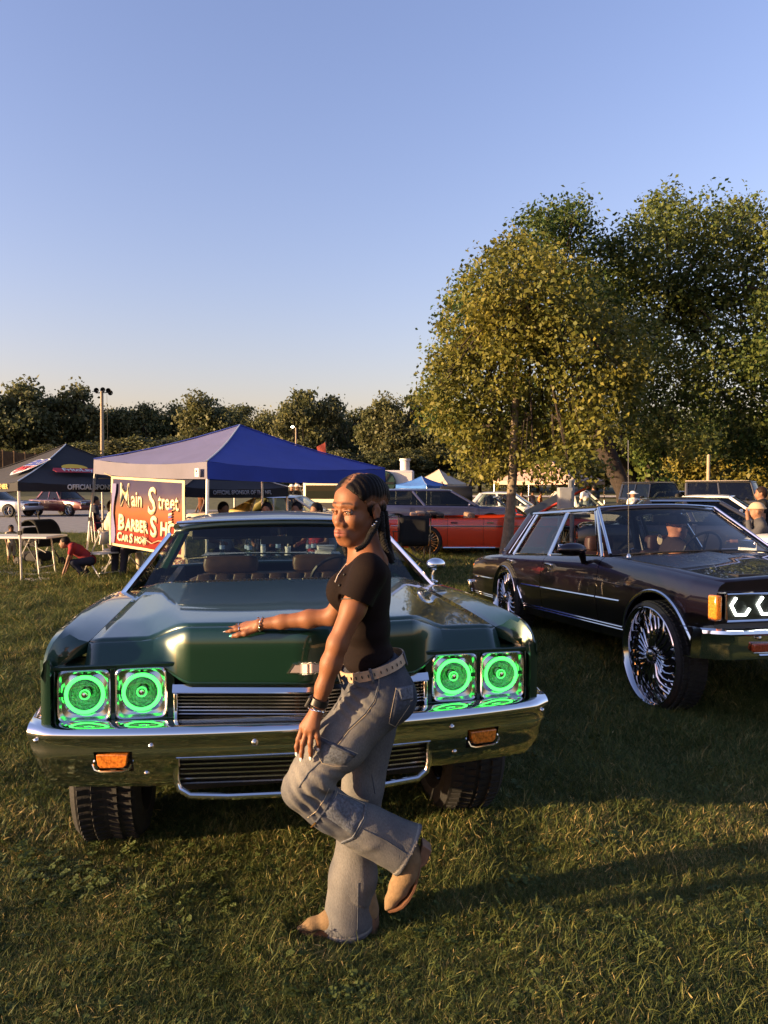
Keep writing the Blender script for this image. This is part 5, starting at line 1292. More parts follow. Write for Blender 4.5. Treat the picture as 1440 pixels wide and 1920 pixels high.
# head
sd.ell(hp(-.020, .002, .028), (.098, .077, .081), .02, HM); sd.ell(hp(.020, 0, -.045), (.064, .059, .077), .03, HM)
sd.ell(hp(.045, 0, .030), (.042, .056, .048), .02, HM)
sd.cone(hp(.060, -.010, -.112), hp(.060, .010, -.112), .020, .020, .025)
for s in (-1, 1):
    sd.cone(hp(.050, s*.018, -.106), hp(-.010, s*.050, -.066), .021, .020, .025)
    sd.ell(hp(.055, s*.035, -.040), (.027, .023, .025), .022, HM)
    sd.cone(hp(.088, s*.010, .008), hp(.068, s*.045, .009), .009, .009, .012)
    sd.ell(hp(.104, s*.030, -.012), (.018, .018, .013), .014, HM, sub=True)
    sd.ell(hp(-.014, s*.077, -.020), (.019, .009, .031), .006, HM); sd.ell(hp(-.010, s*.086, -.014), (.010, .005, .017), .004, HM, sub=True)
sd.cone(hp(.082, 0, -.006), hp(.096, 0, -.046), .0085, .0115, .012); sd.ell(hp(.0975, 0, -.050), (.0125, .0145, .0115), .008, HM)
for s in (-1, 1): sd.ell(hp(.089, s*.0150, -.054), (.011, .0100, .009), .006, HM)
sd.ell(hp(.080, 0, -.086), (.022, .030, .022), .02, HM)
for s in (-1, 1):
    sd.cone(hp(.1005, s*.004, -.0795), hp(.083, s*.0235, -.0870), .0078, .0035, .004)
    sd.cone(hp(.0975, s*.003, -.0925), hp(.083, s*.021, -.0890), .0092, .0040, .004)
    sd.cone(hp(.110, 0, -.0862), hp(.088, s*.025, -.0880), .0018, .0012, .003, sub=True)
    sd.cone(hp(.0880, s*.0185, -.0085), hp(.0830, s*.043, -.0085), .0058, .0046, .004)     # upper lid
    sd.cone(hp(.0865, s*.020, -.0195), hp(.0815, s*.041, -.0185), .0040, .0034, .004)
# neck, trunk, arms
nb = at(690, 1046, 2.605)
sd.cone(hp(-.022, 0, -.075), nb, .050, .054, .03)
sd.cone(nb, SLj+np.array([.01, .03, .012]), .050, .043, .05); sd.cone(nb, SRj+np.array([.01, -.03, .012]), .050, .043, .05)
for (u, v, r) in ((687, 1085, (.070, .125, .07)), (680, 1130, (.072, .106, .09)), (687, 1190, (.062, .092, .09)), (697, 1245, (.078, .108, .08))): sd.ell(at(u, v, 2.60), r, .04)
def arm(S_j, E, W_, k=.02):
    m1 = S_j*.5+E*.5; m2 = E*.68+W_*.32
    sd.chain([(S_j, .045), (m1, .0400), (E, .0325)], k); sd.chain([(E, .0320), (m2, .0330), (E*.3+W_*.7, .0255), (W_, .0215)], k)
arm(SLj, ELj, WLj); arm(SRj, ERj, WRj)
def finger(pts, r0, r1, k=.006):
    n = len(pts); rr = np.linspace(r0, r1, n); sd.chain([(pts[i], rr[i]) for i in range(n)], k)
# left hand on the thigh
yk = 2.405
kn = [at(568, 1362, yk+.015), at(576, 1368, yk), at(585, 1368, yk-.004), at(593, 1362, yk)]
for q, r in zip(kn, (.0125, .0125, .0125, .0115)): sd.cone(WLj+np.array([0, 0, -.006]), q, .017, r, .012)
tips = [[kn[0], at(560, 1386, yk+.010), at(556.5, 1400, yk+.012), at(557, 1411, yk+.016)],
        [kn[1], at(568, 1394, yk-.004), at(566, 1410, yk-.002), at(565.5, 1421, yk+.004)],
        [kn[2], at(582, 1393, yk-.008), at(582.5, 1408, yk-.006), at(583, 1419, yk)],
        [kn[3], at(595, 1381, yk-.006), at(597, 1393, yk-.004), at(597.5, 1402, yk+.002)]]
for t_ in tips: finger(t_, .0098, .0068)
th = [at(590, 1336, yk+.035), at(574, 1356, yk+.05), at(566, 1376, yk+.055), at(564, 1390, yk+.055)]
finger(th, .013, .008, .010)
# right hand flat on the hood
hk = [at(458, 1179, 2.875), at(457, 1175, 2.90), at(459, 1172, 2.925), at(463, 1170, 2.945)]
for q in hk: sd.cone(WRj+np.array([-.008, 0, -.004]), q, .0165, .0115, .012)
rt = [[hk[0], at(444, 1180.5, 2.882), at(433, 1183, 2.884), at(422, 1186, 2.886)], [hk[1], at(441, 1177, 2.90), at(430, 1178.5, 2.905), at(419, 1181, 2.907)],
      [hk[2], at(444, 1174, 2.93), at(434, 1175, 2.935), at(424, 1177, 2.938)], [hk[3], at(450, 1172, 2.955), at(441, 1173, 2.96), at(434, 1174.5, 2.963)]]
for t_ in rt: finger(t_, .0092, .0066)
rth = [at(479, 1180, 2.845), at(461, 1187, 2.842), at(447, 1190.5, 2.845), at(436, 1193, 2.848)]
finger(rth, .0125, .0078, .010)
def skincol(V, C):
    Q = (V-hc) @ HM.T
    lip = np.exp(-((Q[:, 2]+.086)/.0105)**4)*np.exp(-(Q[:, 1]/.0255)**4)*(Q[:, 0] > .078)*(Q[:, 0] < .13)
    C = C*(1-lip[:, None])+np.array([.27, .088, .068])*lip[:, None]
    for s in (-1, 1):      # soft brows
        arcz = .0125+.004*np.cos((np.abs(Q[:, 1])-.030)/.02*1.2)-.18*np.clip(np.abs(Q[:, 1])-.040, 0, 1)
        br = np.exp(-((Q[:, 2]-arcz)/.0038)**2)*sstep(.010, .016, s*Q[:, 1])*(1-sstep(.045, .052, s*Q[:, 1]))*(Q[:, 0] > .05)
        C = C*(1-.90*br[:, None])+np.array([.012, .006, .004])*.90*br[:, None]
    ln = np.exp(-((Q[:, 2]+.0855)/.0016)**2)*np.exp(-(Q[:, 1]/.024)**4)*(Q[:, 0] > .07); C = C*(1-.6*ln[:, None])
    return C
woman, bV, bF = put_sdf('person', sd, WO, SKIN, None, WSK, smooth=1, colf=skincol)
woman.location = WO; tag(woman, 'young woman in black top and faded jeans leaning on the green car, one knee raised', 'person')
def wm(name, m, mt, par=woman, **k): m.tf(lambda p: (p[0]-WO[0], p[1]-WO[1], p[2])); return m.build(name, mt, par, **k)
# eyes
EYEW = mat('eye white', (.20, .165, .145), rough=.4); IRIS = mat('brown iris', (.020, .009, .005), rough=.12, coat=1.)
gz = hf-hl*.22
for s in (-1, 1):
    c = hp(.0765, s*.0315, -.0135); m = MB(); m.ell(c, (.0120, .0120, .0120), 16, 12); wm('eye', m, EYEW)
    g2 = gz/np.linalg.norm(gz); m = MB(); m.ell(c+g2*.0066, (.0068, .0068, .0068), 12, 8); wm('iris', m, IRIS)
    m = MB(); m.tube([hp(.0925-.22*max(0, q-.028), s*q, -.0125+.0030*math.sin((q-.018)/.026*PI)) for q in np.linspace(.018, .044, 8)], [.0006, .001, .0013, .0014, .0014, .0013, .0012, .0008], n=5); wm('lash_line', m, IRIS)
# hair: rows of tight braids over the scalp
sd = SDF(hc-.14, hc+.14, .0022)
sd.ell(hp(-.020, .002, .030), (.1035, .0825, .0865), .01, HM)
sd.plane(hp(.8*.018, 0, -.6*.018), hf*.8-hu*.6, .004)
sd.plane(hp(-.04, 0, -.050), -hu*.85+hf*.5)
for s in (-1, 1): sd.ell(hp(-.008, s*.082, -.022), (.026, .022, .036), .004, HM, sub=True)
def rows_(V):
    Q = (V-hc) @ HM.T; ph = np.arctan2(Q[:, 1], Q[:, 2]+.03); zz = np.arcsin(np.sin(Q[:, 0]*95))*.11
    return np.abs(np.sin(ph*3.1+zz))
def hcol(V, C):
    r = rows_(V); w = np.clip((.46-r)/.34, 0, 1)[:, None]; return C*(1-w)+np.array([.20, .098, .056])*w
put_sdf('braided_hair', sd, WO, HAIR, woman, (.0045, .0035, .0035), disp=lambda V, N: .0120*np.sqrt(rows_(V))-.0055+.0010*np.sin(((V-hc) @ HM.T)[:, 0]*420), smooth=2, colf=hcol)
HAIR.node_tree.nodes['Principled BSDF'].inputs['Specular IOR Level'].default_value = .1
HAIRM = mat('black braid', (.0045, .0035, .0035), rough=.6, spec=.2, bump=.6, bscale=300)
def braid(path, r, turns):
    P = [np.array(p, float) for p in path]; d = np.concatenate([[0], np.cumsum([np.linalg.norm(P[i+1]-P[i]) for i in range(len(P)-1)])])
    ts = np.linspace(0, d[-1], turns*10); C = np.stack([np.interp(ts, d, [p[k] for p in P]) for k in range(3)], 1)
    T = np.gradient(C, axis=0); T /= np.linalg.norm(T, axis=1)[:, None]; x = np.cross(T, [.3, 1, .1]); x /= np.linalg.norm(x, axis=1)[:, None]; y = np.cross(T, x)
    m = MB(); tap = np.linspace(1, .62, len(ts))[:, None]
    for k in range(3):
        a = np.linspace(0, turns*2*PI, len(ts))+k*2*PI/3
        Q = C+(x*np.cos(a)[:, None]+y*(.7*np.sin(a))[:, None])*r*.68*tap
        m.tube([tuple(p) for p in Q], list(r*.52*tap[:, 0]), n=7)
    return wm('braid', m, HAIRM)
braid([at(713, 962, 2.575), at(715, 985, 2.565), at(717, 1008, 2.56), at(722, 1026, 2.55), at(731, 1042, 2.55), at(735, 1056, 2.55)], .0135, 7)
braid([at(708, 974, 2.56), at(702, 990, 2.535), at(694, 1003, 2.52), at(688, 1016, 2.50), at(680, 1025, 2.485), at(668, 1031, 2.475)], .0125, 7)
braid([at(720, 960, 2.60), at(724, 990, 2.60), at(728, 1020, 2.61), at(736, 1050, 2.60)], .013, 6)
braid([at(652, 1008, 2.70), at(647, 1018, 2.69), at(646, 1028, 2.675), at(650, 1042, 2.66)], .011, 4)
SILV = mat('silver', (.8, .78, .75), rough=.15, metal=1.)
for u, v, r in ((705.5, 978, .0032), (702, 983, .0036), (698.5, 986, .0036)):
    m = MB(); m.ell(at(u, v, 2.520), (r, r, r), 8, 6); wm('earring', m, SILV)
# top
sd = SDF((-.34, 2.36, .95), (.10, 2.86, 1.42), .0036)
for (u, v, r) in ((689, 1072, (.076, .140, .050)), (684, 1095, (.088, .130, .075)), (682, 1130, (.092, .124, .09)), (686, 1180, (.086, .114, .08)), (692, 1232, (.092, .124, .07))): sd.ell(at(u, v, 2.60), r, .04)
for y in (2.535, 2.675): sd.ell(at(643, 1108, y), (.058, .060, .062), .045)
sd.cone(at(692, 1052, 2.60), SLj+np.array([0, .01, .004]), .050, .052, .03); sd.cone(at(690, 1052, 2.62), SRj, .050, .052, .03)
sl = SLj*.60+ELj*.40; sd.cone(SLj, sl, .0535, .0545, .03); slr = SRj*.5+ERj*.5; sd.cone(SRj, slr, .052, .052, .03)
dl = (ELj-SLj)/np.linalg.norm(ELj-SLj)
sd.cone(sl+dl*.005, sl+dl*.09, .0475, .050, .002, sub=True); 
sd.cone(nb+np.array([-.002, 0, -.012]), hp(-.02, 0, -.06), .054, .060, .004, sub=True); sd.cone(nb+np.array([-.035, 0, -.012]), nb+np.array([-.10, 0, -.01]), .035, .03, .02, sub=True)
sd.plane(at(689, 1244, 2.60), np.array([.36, 0, -1.]))
# sleeve end: cut only what lies beyond the hem along the arm
g = np.meshgrid(*[np.arange(sd.n[i])*sd.h+sd.lo[i] for i in range(3)], indexing='ij')
dd = (g[0]-sl[0])*dl[0]+(g[1]-sl[1])*dl[1]+(g[2]-sl[2])*dl[2]; near = (g[1] < 2.50) & (dd > -.0) & (dd < .10) & (np.sqrt((g[0]-sl[0]-dl[0]*dd)**2+(g[1]-sl[1]-dl[1]*dd)**2+(g[2]-sl[2]-dl[2]*dd)**2) < .066) & (g[1] < 2.478)
sd.D[near] = np.maximum(sd.D[near], dd[near]); del g, dd, near
def fold(V, N):
    w = np.clip((1.20-V[:, 2])/.2, 0, 1)
    return .0032*vnoise(V*np.array([6, 6, 16]), 1.6, 3)*(.4+w)+.0020*vnoise(V*np.array([10, 10, 40]), 1.5, 5)*w
put_sdf('top', sd, WO, FABRIC, woman, (.0065, .0032, .0028), disp=fold, smooth=2)
def snap(V, F, off):
    T = BVHTree.FromPolygons([tuple(p) for p in V], [tuple(int(i) for i in f) for f in F])
    def f(u, v, o=off, back=None):
        o_ = np.array([0, 0, CAM_H]); d = at(u, v, 1.)-o_; d = d/np.linalg.norm(d); h = T.ray_cast(Vector(o_), Vector(d))
        if h[0] is None:
            h = T.find_nearest(Vector(at(u, v, back or 2.5)))
        n = np.array(h[1]); n = n if n @ d < 0 else -n
        return np.array(h[0])+n*o
    return f
sV, sF = sd.mesh(); sV = relax(sV, sF, 2); st = snap(sV, sF, .002)
m = MB(); m.tube([tuple(st(u, v)) for u, v in ((664, 1040), (657, 1049), (649, 1060), (641, 1070), (634, 1080), (629, 1092))], .0022, n=5); wm('placket_highlight', m, mat('cream highlight', (.5, .42, .34), rough=.7))  # pale tube paints the highlight that runs along the open collar
for u, v in ((645, 1078), (636, 1098)):
    m = MB(); m.ell(tuple(st(u+1, v)), (.0045, .0045, .0045), 8, 6); wm('button', m, BLACK)
m = MB(); m.tube([tuple(sl+dl*-.006+np.array([.0535*math.cos(a)*.98, 0, 0])*1+np.cross(dl, [1, 0, 0])*.0535*math.sin(a)) for a in np.linspace(0, 2*PI, 25)[:-1]], .0018, n=5, closed=True); wm('sleeve_hem', m, BLACK)
# jeans
sd = SDF((-.46, 2.36, .0), (.22, 2.84, 1.06), .0045)
sd.ell(at(706, 1292, 2.60), (.118, .150, .12), .04); sd.ell(at(699, 1252, 2.60), (.104, .134, .065), .04)
sd.ell(at(737, 1308, 2.545), (.082, .085, .085), .04); sd.ell(at(735, 1304, 2.665), (.08, .08, .085), .04)
sd.chain([(at(704, 1312, 2.535), .106), (at(640, 1392, 2.505), .090), (at(590, 1448, 2.485), .074), (at(566, 1478, 2.478), .0655)], .03)
hmL = at(768, 1594, 2.52)
sd.chain([(at(566, 1480, 2.478), .0650), (at(618, 1520, 2.485), .0690), (at(690, 1556, 2.50), .080), (hmL+np.array([.01, 0, -.005]), .096)], .018, flat=((0, 1, 0), 1.25))
hmR = at(651, 1741, 2.66)
sd.chain([(at(702, 1315, 2.665), .100), (at(681, 1470, 2.66), .072), (at(672, 1560, 2.66), .070), (at(662, 1640, 2.66), .080), (hmR+np.array([0, 0, -.02]), .096)], .03, flat=((0, 1, 0), 1.1))
nL = np.array([.857, 0, -.514]); nR = np.array([.10, 0, -1.])
def cutnear(sd, p, n, r):
    g = np.meshgrid(*[np.arange(sd.n[i])*sd.h+sd.lo[i] for i in range(3)], indexing='ij')
    d = (g[0]-p[0])*n[0]+(g[1]-p[1])*n[1]+(g[2]-p[2])*n[2]; rr = (g[0]-p[0])**2+(g[1]-p[1])**2+(g[2]-p[2])**2
    k = (d > -.02) & (rr < r*r); sd.D[k] = np.maximum(sd.D[k], d[k].astype(np.float32))
cutnear(sd, hmL, nL, .22); cutnear(sd, hmR, nR, .22)
sd.cone(hmL-nL*.03, hmL+nL*.05, .072, .088, .004, sub=True, flat=((0, 1, 0), 1.25)); sd.cone(hmR-nR*.03, hmR+nR*.05, .074, .088, .004, sub=True, flat=((0, 1, 0), 1.1))
bn_ = np.array([-.28, 0, 1.]); bn_ /= np.linalg.norm(bn_); bc = at(699, 1246, 2.60)
sd.plane(bc+bn_*.012, bn_)
kneeL = at(566, 1478, 2.478)
def jfold(V, N):
    P = V*np.array([1, 1, 1]); d = .0016*vnoise(P, 13, 1)+.0010*vnoise(P, 30, 2)
    kb = np.exp(-(np.linalg.norm(V-at(598, 1500, 2.46), axis=1)/.10)**2); cr = np.sin((V[:, 0]*.75+V[:, 2]*.66)*170+vnoise(V, 20, 4)*2.2)
    d = d+.0055*kb*cr
    hp_ = np.exp(-(np.linalg.norm(V-at(665, 1300, 2.48), axis=1)/.075)**2); d = d+.0050*hp_*np.sin((V[:, 0]*.5+V[:, 2])*190+vnoise(V, 18, 5)*2.5)
    for h, n in ((hmL, nL), (hmR, nR)):
        t = (V-h) @ n; w = np.exp(-(t/.10)**2)*(np.linalg.norm(V-h, axis=1) < .3); d = d+w*.008*vnoise(np.stack([V[:, 0]*14, V[:, 1]*14, V[:, 2]*7], 1), 1., 6)
        d = d+.003*((t > -.018) & (t < -.014))*-1*(np.linalg.norm(V-h, axis=1) < .2)
    sh = np.exp(-(np.linalg.norm((V-at(655, 1560, 2.46)), axis=1)/.13)**2); d = d+.0045*sh*vnoise(V*np.array([1, 1, 1.6]), 26, 8)
    sr = np.exp(-((V[:, 0]-at(660, 0, 2.66)[0])/.12)**2)*np.exp(-((V[:, 2]-.18)/.14)**2); d = d+.006*sr*vnoise(V*np.array([1, 1, .55]), 18, 9)
    return d
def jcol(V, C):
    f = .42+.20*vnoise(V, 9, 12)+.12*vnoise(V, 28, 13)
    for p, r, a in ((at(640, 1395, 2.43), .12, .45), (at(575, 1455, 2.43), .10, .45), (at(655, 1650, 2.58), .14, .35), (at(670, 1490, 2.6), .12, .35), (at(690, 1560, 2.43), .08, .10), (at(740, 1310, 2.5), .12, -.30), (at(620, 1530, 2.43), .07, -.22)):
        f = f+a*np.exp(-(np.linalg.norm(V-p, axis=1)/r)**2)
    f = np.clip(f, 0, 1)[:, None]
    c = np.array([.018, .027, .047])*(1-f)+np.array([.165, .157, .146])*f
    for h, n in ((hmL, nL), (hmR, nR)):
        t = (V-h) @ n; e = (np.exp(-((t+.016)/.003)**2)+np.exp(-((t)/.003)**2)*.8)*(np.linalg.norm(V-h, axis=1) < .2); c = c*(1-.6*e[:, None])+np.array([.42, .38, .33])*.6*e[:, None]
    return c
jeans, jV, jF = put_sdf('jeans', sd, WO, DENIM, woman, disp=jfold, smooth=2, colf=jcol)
js = snap(jV, jF, .0012)
STITCH = mat('pale stitching', (.34, .28, .20), rough=.9); DKD = mat('dark denim', (.045, .052, .070), rough=.9, nscale=120, namt=.4, bump=.4, bscale=300); MDD = mat('mid denim', (.085, .095, .115), rough=.9, nscale=120, namt=.45, bump=.5, bscale=300)
def seam(pts, r=.0013, mt=STITCH, name='seam', n=4):
    P = []
    for (u0, v0), (u1, v1) in zip(pts[:-1], pts[1:]):
        k = max(2, int(math.hypot(u1-u0, v1-v0)/5))
        for t in np.linspace(0, 1, k, endpoint=False): P.append(tuple(js(u0+(u1-u0)*t, v0+(v1-v0)*t)))
    P.append(tuple(js(*pts[-1]))); P = [P[0]]+[p for a, p in zip(P[:-1], P[1:]) if np.linalg.norm(np.array(a)-np.array(p)) < .06]
    m = MB(); m.tube(P, r, n=n); return wm(name, m, mt)
def patch(q, nu, nv, off, mt, name='pocket', curve=0.):
    a, b, c, d = [np.array(p, float) for p in q]; rows = []
    for v in np.linspace(0, 1, nv):
        rows.append([js(*((a*(1-u)+b*u)*(1-v)+(d*(1-u)+c*u)*v), o=off if 0 < u < 1 and 0 < v < 1 else .0005) for u in np.linspace(0, 1, nu)])
    m = MB(); m.grid(np.array(rows)); return wm(name, m, mt)
seam([(709, 1262), (708, 1291), (701, 1315), (684, 1338), (651, 1369), (632, 1394)], .0022, DKD); seam([(711, 1262), (710, 1291), (703, 1316), (686, 1340), (653, 1371), (634, 1396)], .0010)
seam([(600, 1428), (578, 1449), (560, 1477)], .0018, DKD)
patch([(742, 1291), (773, 1286), (770, 1318), (730, 1357)], 9, 9, .005, DKD); patch([(742, 1290), (774, 1284), (775, 1312), (748, 1318)], 8, 7, .009, MDD, 'pocket_flap')
seam([(742, 1290), (747, 1308), (752, 1319), (773, 1313)], .0014); seam([(742, 1293), (729, 1356), (741, 1362), (768, 1322)], .0013)
patch([(594, 1377), (670, 1413), (650, 1434), (604, 1430)], 12, 7, .006, MDD, 'cargo_pocket'); patch([(594, 1377), (670, 1413), (664, 1421), (590, 1388)], 12, 4, .010, DKD, 'pocket_flap')
seam([(594, 1377), (632, 1397), (671, 1413)], .0016); seam([(584, 1392), (604, 1431), (625, 1436), (651, 1436)], .0014)
seam([(650, 1300), (662, 1292), (675, 1287), (690, 1291), (703, 1292)], .0014, DKD); seam([(640, 1308), (630, 1325), (626, 1332)], .0013, DKD)
patch([(633, 1486), (684, 1510), (664, 1568), (604, 1527)], 10, 9, .006, MDD, 'shin_pocket')
seam([(627, 1482), (617, 1505), (605, 1525), (592, 1541)], .0040, DKD, 'zip'); seam([(633, 1484), (624, 1508), (611, 1530)], .0014); seam([(617, 1478), (606, 1502), (592, 1522), (577, 1533)], .0014)
seam([(685, 1510), (682, 1535), (662, 1570), (641, 1580)], .0050, MDD, 'welt'); seam([(687, 1512), (684, 1537), (665, 1573)], .0012)
seam([(635, 1487), (660, 1497), (685, 1509)], .0013); seam([(680, 1554), (725, 1576), (764, 1602)], .0013, DKD)
seam([(697, 1452), (700, 1470), (703, 1488)], .0013, DKD); seam([(672, 1655), (671, 1700), (670, 1744)], .0013, DKD)
m = MB(); p = js(586, 1546); m.tube([tuple(js(592, 1542)), tuple(p+np.array([-.004, -.004, -.006]))], .003, n=5); wm('zip_pull', m, mat('brass', (.5, .3, .1), rough=.3, metal=1.))
# a twist of denim hanging at the waist
m = MB(); m.tube([tuple(at(642, 1268, 2.46)), tuple(at(650, 1280, 2.455)), tuple(at(645, 1290, 2.45)), tuple(at(640, 1282, 2.452))], [.009, .008, .010, .006], n=7); wm('waist_tie', m, DKD)
# belt
TANB = mat('beige belt leather', (.36, .25, .155), rough=.6, nscale=40, namt=.15); rows = []
bt1 = np.array([1, 0, .28]); bt1 /= np.linalg.norm(bt1)
def beltp(a, h, o=0): return bc+bt1*(.116+o)*math.cos(a)+np.array([0, 1, 0])*(.146+o)*math.sin(a)+bn_*h
for h, o in ((-.017, .0), (-.016, .003), (.016, .001), (.017, -.003), (-.016, -.004)): rows.append([tuple(beltp(a, h, o)) for a in np.linspace(0, 2*PI, 49)[:-1]])
m = MB(); m.grid(np.array(rows+[rows[0]]), cv=True); wm('belt', m, TANB)
for k in range(13):
    a = -PI+.35+k*.185; m = MB(); p = beltp(a, .0, .0045); q = beltp(a, .006, .0045)
    m.tube([tuple(beltp(a, -.005, .0042)), tuple(beltp(a, .005, .0042))], .0018, n=5); wm('belt_hole', m, BLACK)
for a in (-PI*.60+.30, -PI*.93, -.25):
    m = MB(); m.grid(np.array([[beltp(a+w, h, .007) for w in (-.035, .035)] for h in (-.026, -.01, .01, .024)])); solid(wm('belt_loop', m, MDD), .004)
# boots
BOOT = (.18, .118, .064)
sd = SDF((-.34, 2.44, .0), (.12, 2.76, .34), .003)
sd.chain([((-.306, 2.630, .020), .008), ((-.26, 2.635, .032), .020), ((-.19, 2.645, .045), .034), ((-.12, 2.655, .068), .043), ((-.075, 2.66, .10), .045), ((-.085, 2.66, .24), .046)], .02)
sd.ell((-.058, 2.662, .065), (.040, .036, .042), .02)
LB = ([(at(725, 1703, 2.52), .008), (at(734, 1688, 2.52), .020), (at(748, 1664, 2.52), .032), (at(763, 1632, 2.52), .041), (at(768, 1606, 2.52), .044), (at(745, 1578, 2.515), .043)])
sd.plane((0, 0, .012), (0, 0, -1))
def bcol(V, C):
    n = vnoise(V, 40, 3); w = np.exp(-((np.sin(V[:, 0]*150+np.sin(V[:, 2]*160)*2.0))/.22)**2)*(V[:, 2] < .12); return C*(1+.10*n+.07*w)[:, None]
put_sdf('boot', sd, WO, SUEDE, woman, BOOT, smooth=1, colf=bcol)
sd = SDF((-.15, 2.44, .0), (.16, 2.60, .44), .003)
sd.chain(LB, .02); put_sdf('boot', sd, WO, SUEDE, woman, BOOT, smooth=1, colf=bcol)
SOLE = mat('brown sole', (.10, .045, .022), rough=.6); HEELM = mat('stacked heel', (.16, .085, .05), rough=.6, nscale=60)
m = MB(); m.prism([(-.305, 2.630), (-.28, 2.612), (-.20, 2.602), (-.13, 2.622), (-.09, 2.630), (-.09, 2.692), (-.13, 2.69), (-.20, 2.690), (-.28, 2.648)], (.004, .014)); wm('sole', m, SOLE)
m = MB(); m.prism([(-.085, 2.630), (-.03, 2.630), (-.018, 2.66), (-.03, 2.692), (-.085, 2.692)], (.0, .05)); wm('heel', m, HEELM)
m = MB(); P = [at(u, v, 2.52) for u, v in ((727, 1707), (740, 1700), (752, 1691), (764, 1677), (773, 1662), (779, 1645), (783, 1622))]
m.grid(np.array([[p+np.array([0, w*k, 0]) for w in (-1, 1)]+[p+np.array([.006, w*k, -.004]) for w in (1, -1)] for p, k in zip(P, (.010, .024, .034, .035, .031, .029, .029))]), cv=True); wm('sole', m, SOLE)
hp_ = [at(u, v, 2.52) for u, v in ((779, 1628), (785, 1610), (791, 1575), (809, 1588), (799, 1613))]
m = MB(); m.prism([(p[0], p[2]) for p in hp_], (2.490, 2.548), lambda p, h: (p[0], h, p[1])); bevel(wm('heel', m, HEELM), .004)
# watch, bracelets, ring, nails
def band(c, ax, r, w, mt, name, thick=.002, n=28):
    ax = np.array(ax, float); ax /= np.linalg.norm(ax); x = np.cross(ax, [0, 1, .1]); x /= np.linalg.norm(x); y = np.cross(ax, x)
    rows = [[tuple(c+ax*h+(x*math.cos(a)+y*math.sin(a))*(r+o)) for a in np.linspace(0, 2*PI, n+1)[:-1]] for h, o in ((-w/2, 0), (-w/2, thick), (w/2, thick), (w/2, 0))]
    m = MB(); m.grid(np.array(rows), cv=True); return wm(name, m, mt)
af = (WLj-ELj)/np.linalg.norm(WLj-ELj); wc = ELj*.06+WLj*.94
wt = bpy.data.objects.new('watch', None); S.collection.objects.link(wt); wt.parent = woman; wt.empty_display_size = .03
band(wc, af, .0285, .022, mat('watch strap', (.008, .008, .009), rough=.4), 'strap', .003).parent = wt
m = MB(); m.box((0, 0, 0), (.012, .034, .038)); o = wm('watch_case', m, BLACK, wt); o.location = tuple(wc+np.array([-.031, -.006, .002])-0*WO); o.data.transform(Matrix.Translation(Vector(WO)*Vector((1, 1, 0)) if False else Vector((WO[0], WO[1], 0)))); o.location = tuple(wc+np.array([-.031, -.006, .002])-WO); o.rotation_euler = (0, .5, -.2); bevel(o, .004, 3)
m = MB(); m.box((0, 0, 0), (.002, .028, .031)); o = wm('watch_glass', m, mat('watch glass', (.01, .01, .012), rough=.08, coat=1), wt); o.data.transform(Matrix.Translation(Vector((WO[0], WO[1], 0)))); o.location = tuple(wc+np.array([-.0375, -.0065, .0055])-WO); o.rotation_euler = (0, .5, -.2)
def chainlet(c, ax, r, n, rb, tilt, name='bracelet'):
    ax = np.array(ax, float); ax /= np.linalg.norm(ax); x = np.cross(ax, [0, 1, .1]); x /= np.linalg.norm(x); y = np.cross(ax, x); m = MB()
    m.tube([tuple(c+(x*math.cos(a)+y*math.sin(a))*r*(1+.06*math.sin(a*n))+ax*tilt*math.cos(a)+ax*.0015*math.cos(a*n)) for a in np.linspace(0, 2*PI, n*3+1)[:-1]], rb, n=5, closed=True); return wm(name, m, SILV)
chainlet(WLj+af*.008, af, .0275, 14, .0021, .006); chainlet(WLj+af*.011, af, .0270, 12, .0018, -.004)
afr = (WRj-ERj)/np.linalg.norm(WRj-ERj); chainlet(WRj, afr, .0265, 12, .0020, .007)
m = MB(); m.ell(tuple(WRj+np.array([-.012, -.002, .026])), (.006, .004, .004), 8, 5); wm('bracelet_charm', m, SILV)
c = rt[0][0]*.4+rt[0][1]*.6; band(c, rt[0][1]-rt[0][0], .0100, .003, SILV, 'ring', .0012, 14); c = rt[2][0]*.3+rt[2][1]*.7; band(c, rt[2][1]-rt[2][0], .0096, .003, SILV, 'ring', .0012, 14)
WN = mat('white nail', (.75, .70, .66), rough=.15, coat=1); TN = mat('teal nail', (.10, .48, .46), rough=.15, coat=1)
def nail(tip, prev, up, mt):
    d = tip-prev; d /= np.linalg.norm(d); up = np.array(up, float); up = up-d*(up @ d); up /= np.linalg.norm(up); sd_ = np.cross(d, up); R = Matrix((Vector(d), Vector(sd_), Vector(up))).transposed()
    m = MB(); m.ell(tuple(tip+d*.003+up*.0052), (.0095, .0052, .0022), 10, 6, R); wm('nail', m, mt)
for t_ in tips: nail(t_[3], t_[2], (-.35, -1, .25), WN)
nail(th[3], th[2], (-1, -.5, .1), WN)
for t_ in rt: nail(t_[3], t_[2], (0, -.25, 1), WN)
nail(rth[3], rth[2], (-.1, -.7, .7), TN)
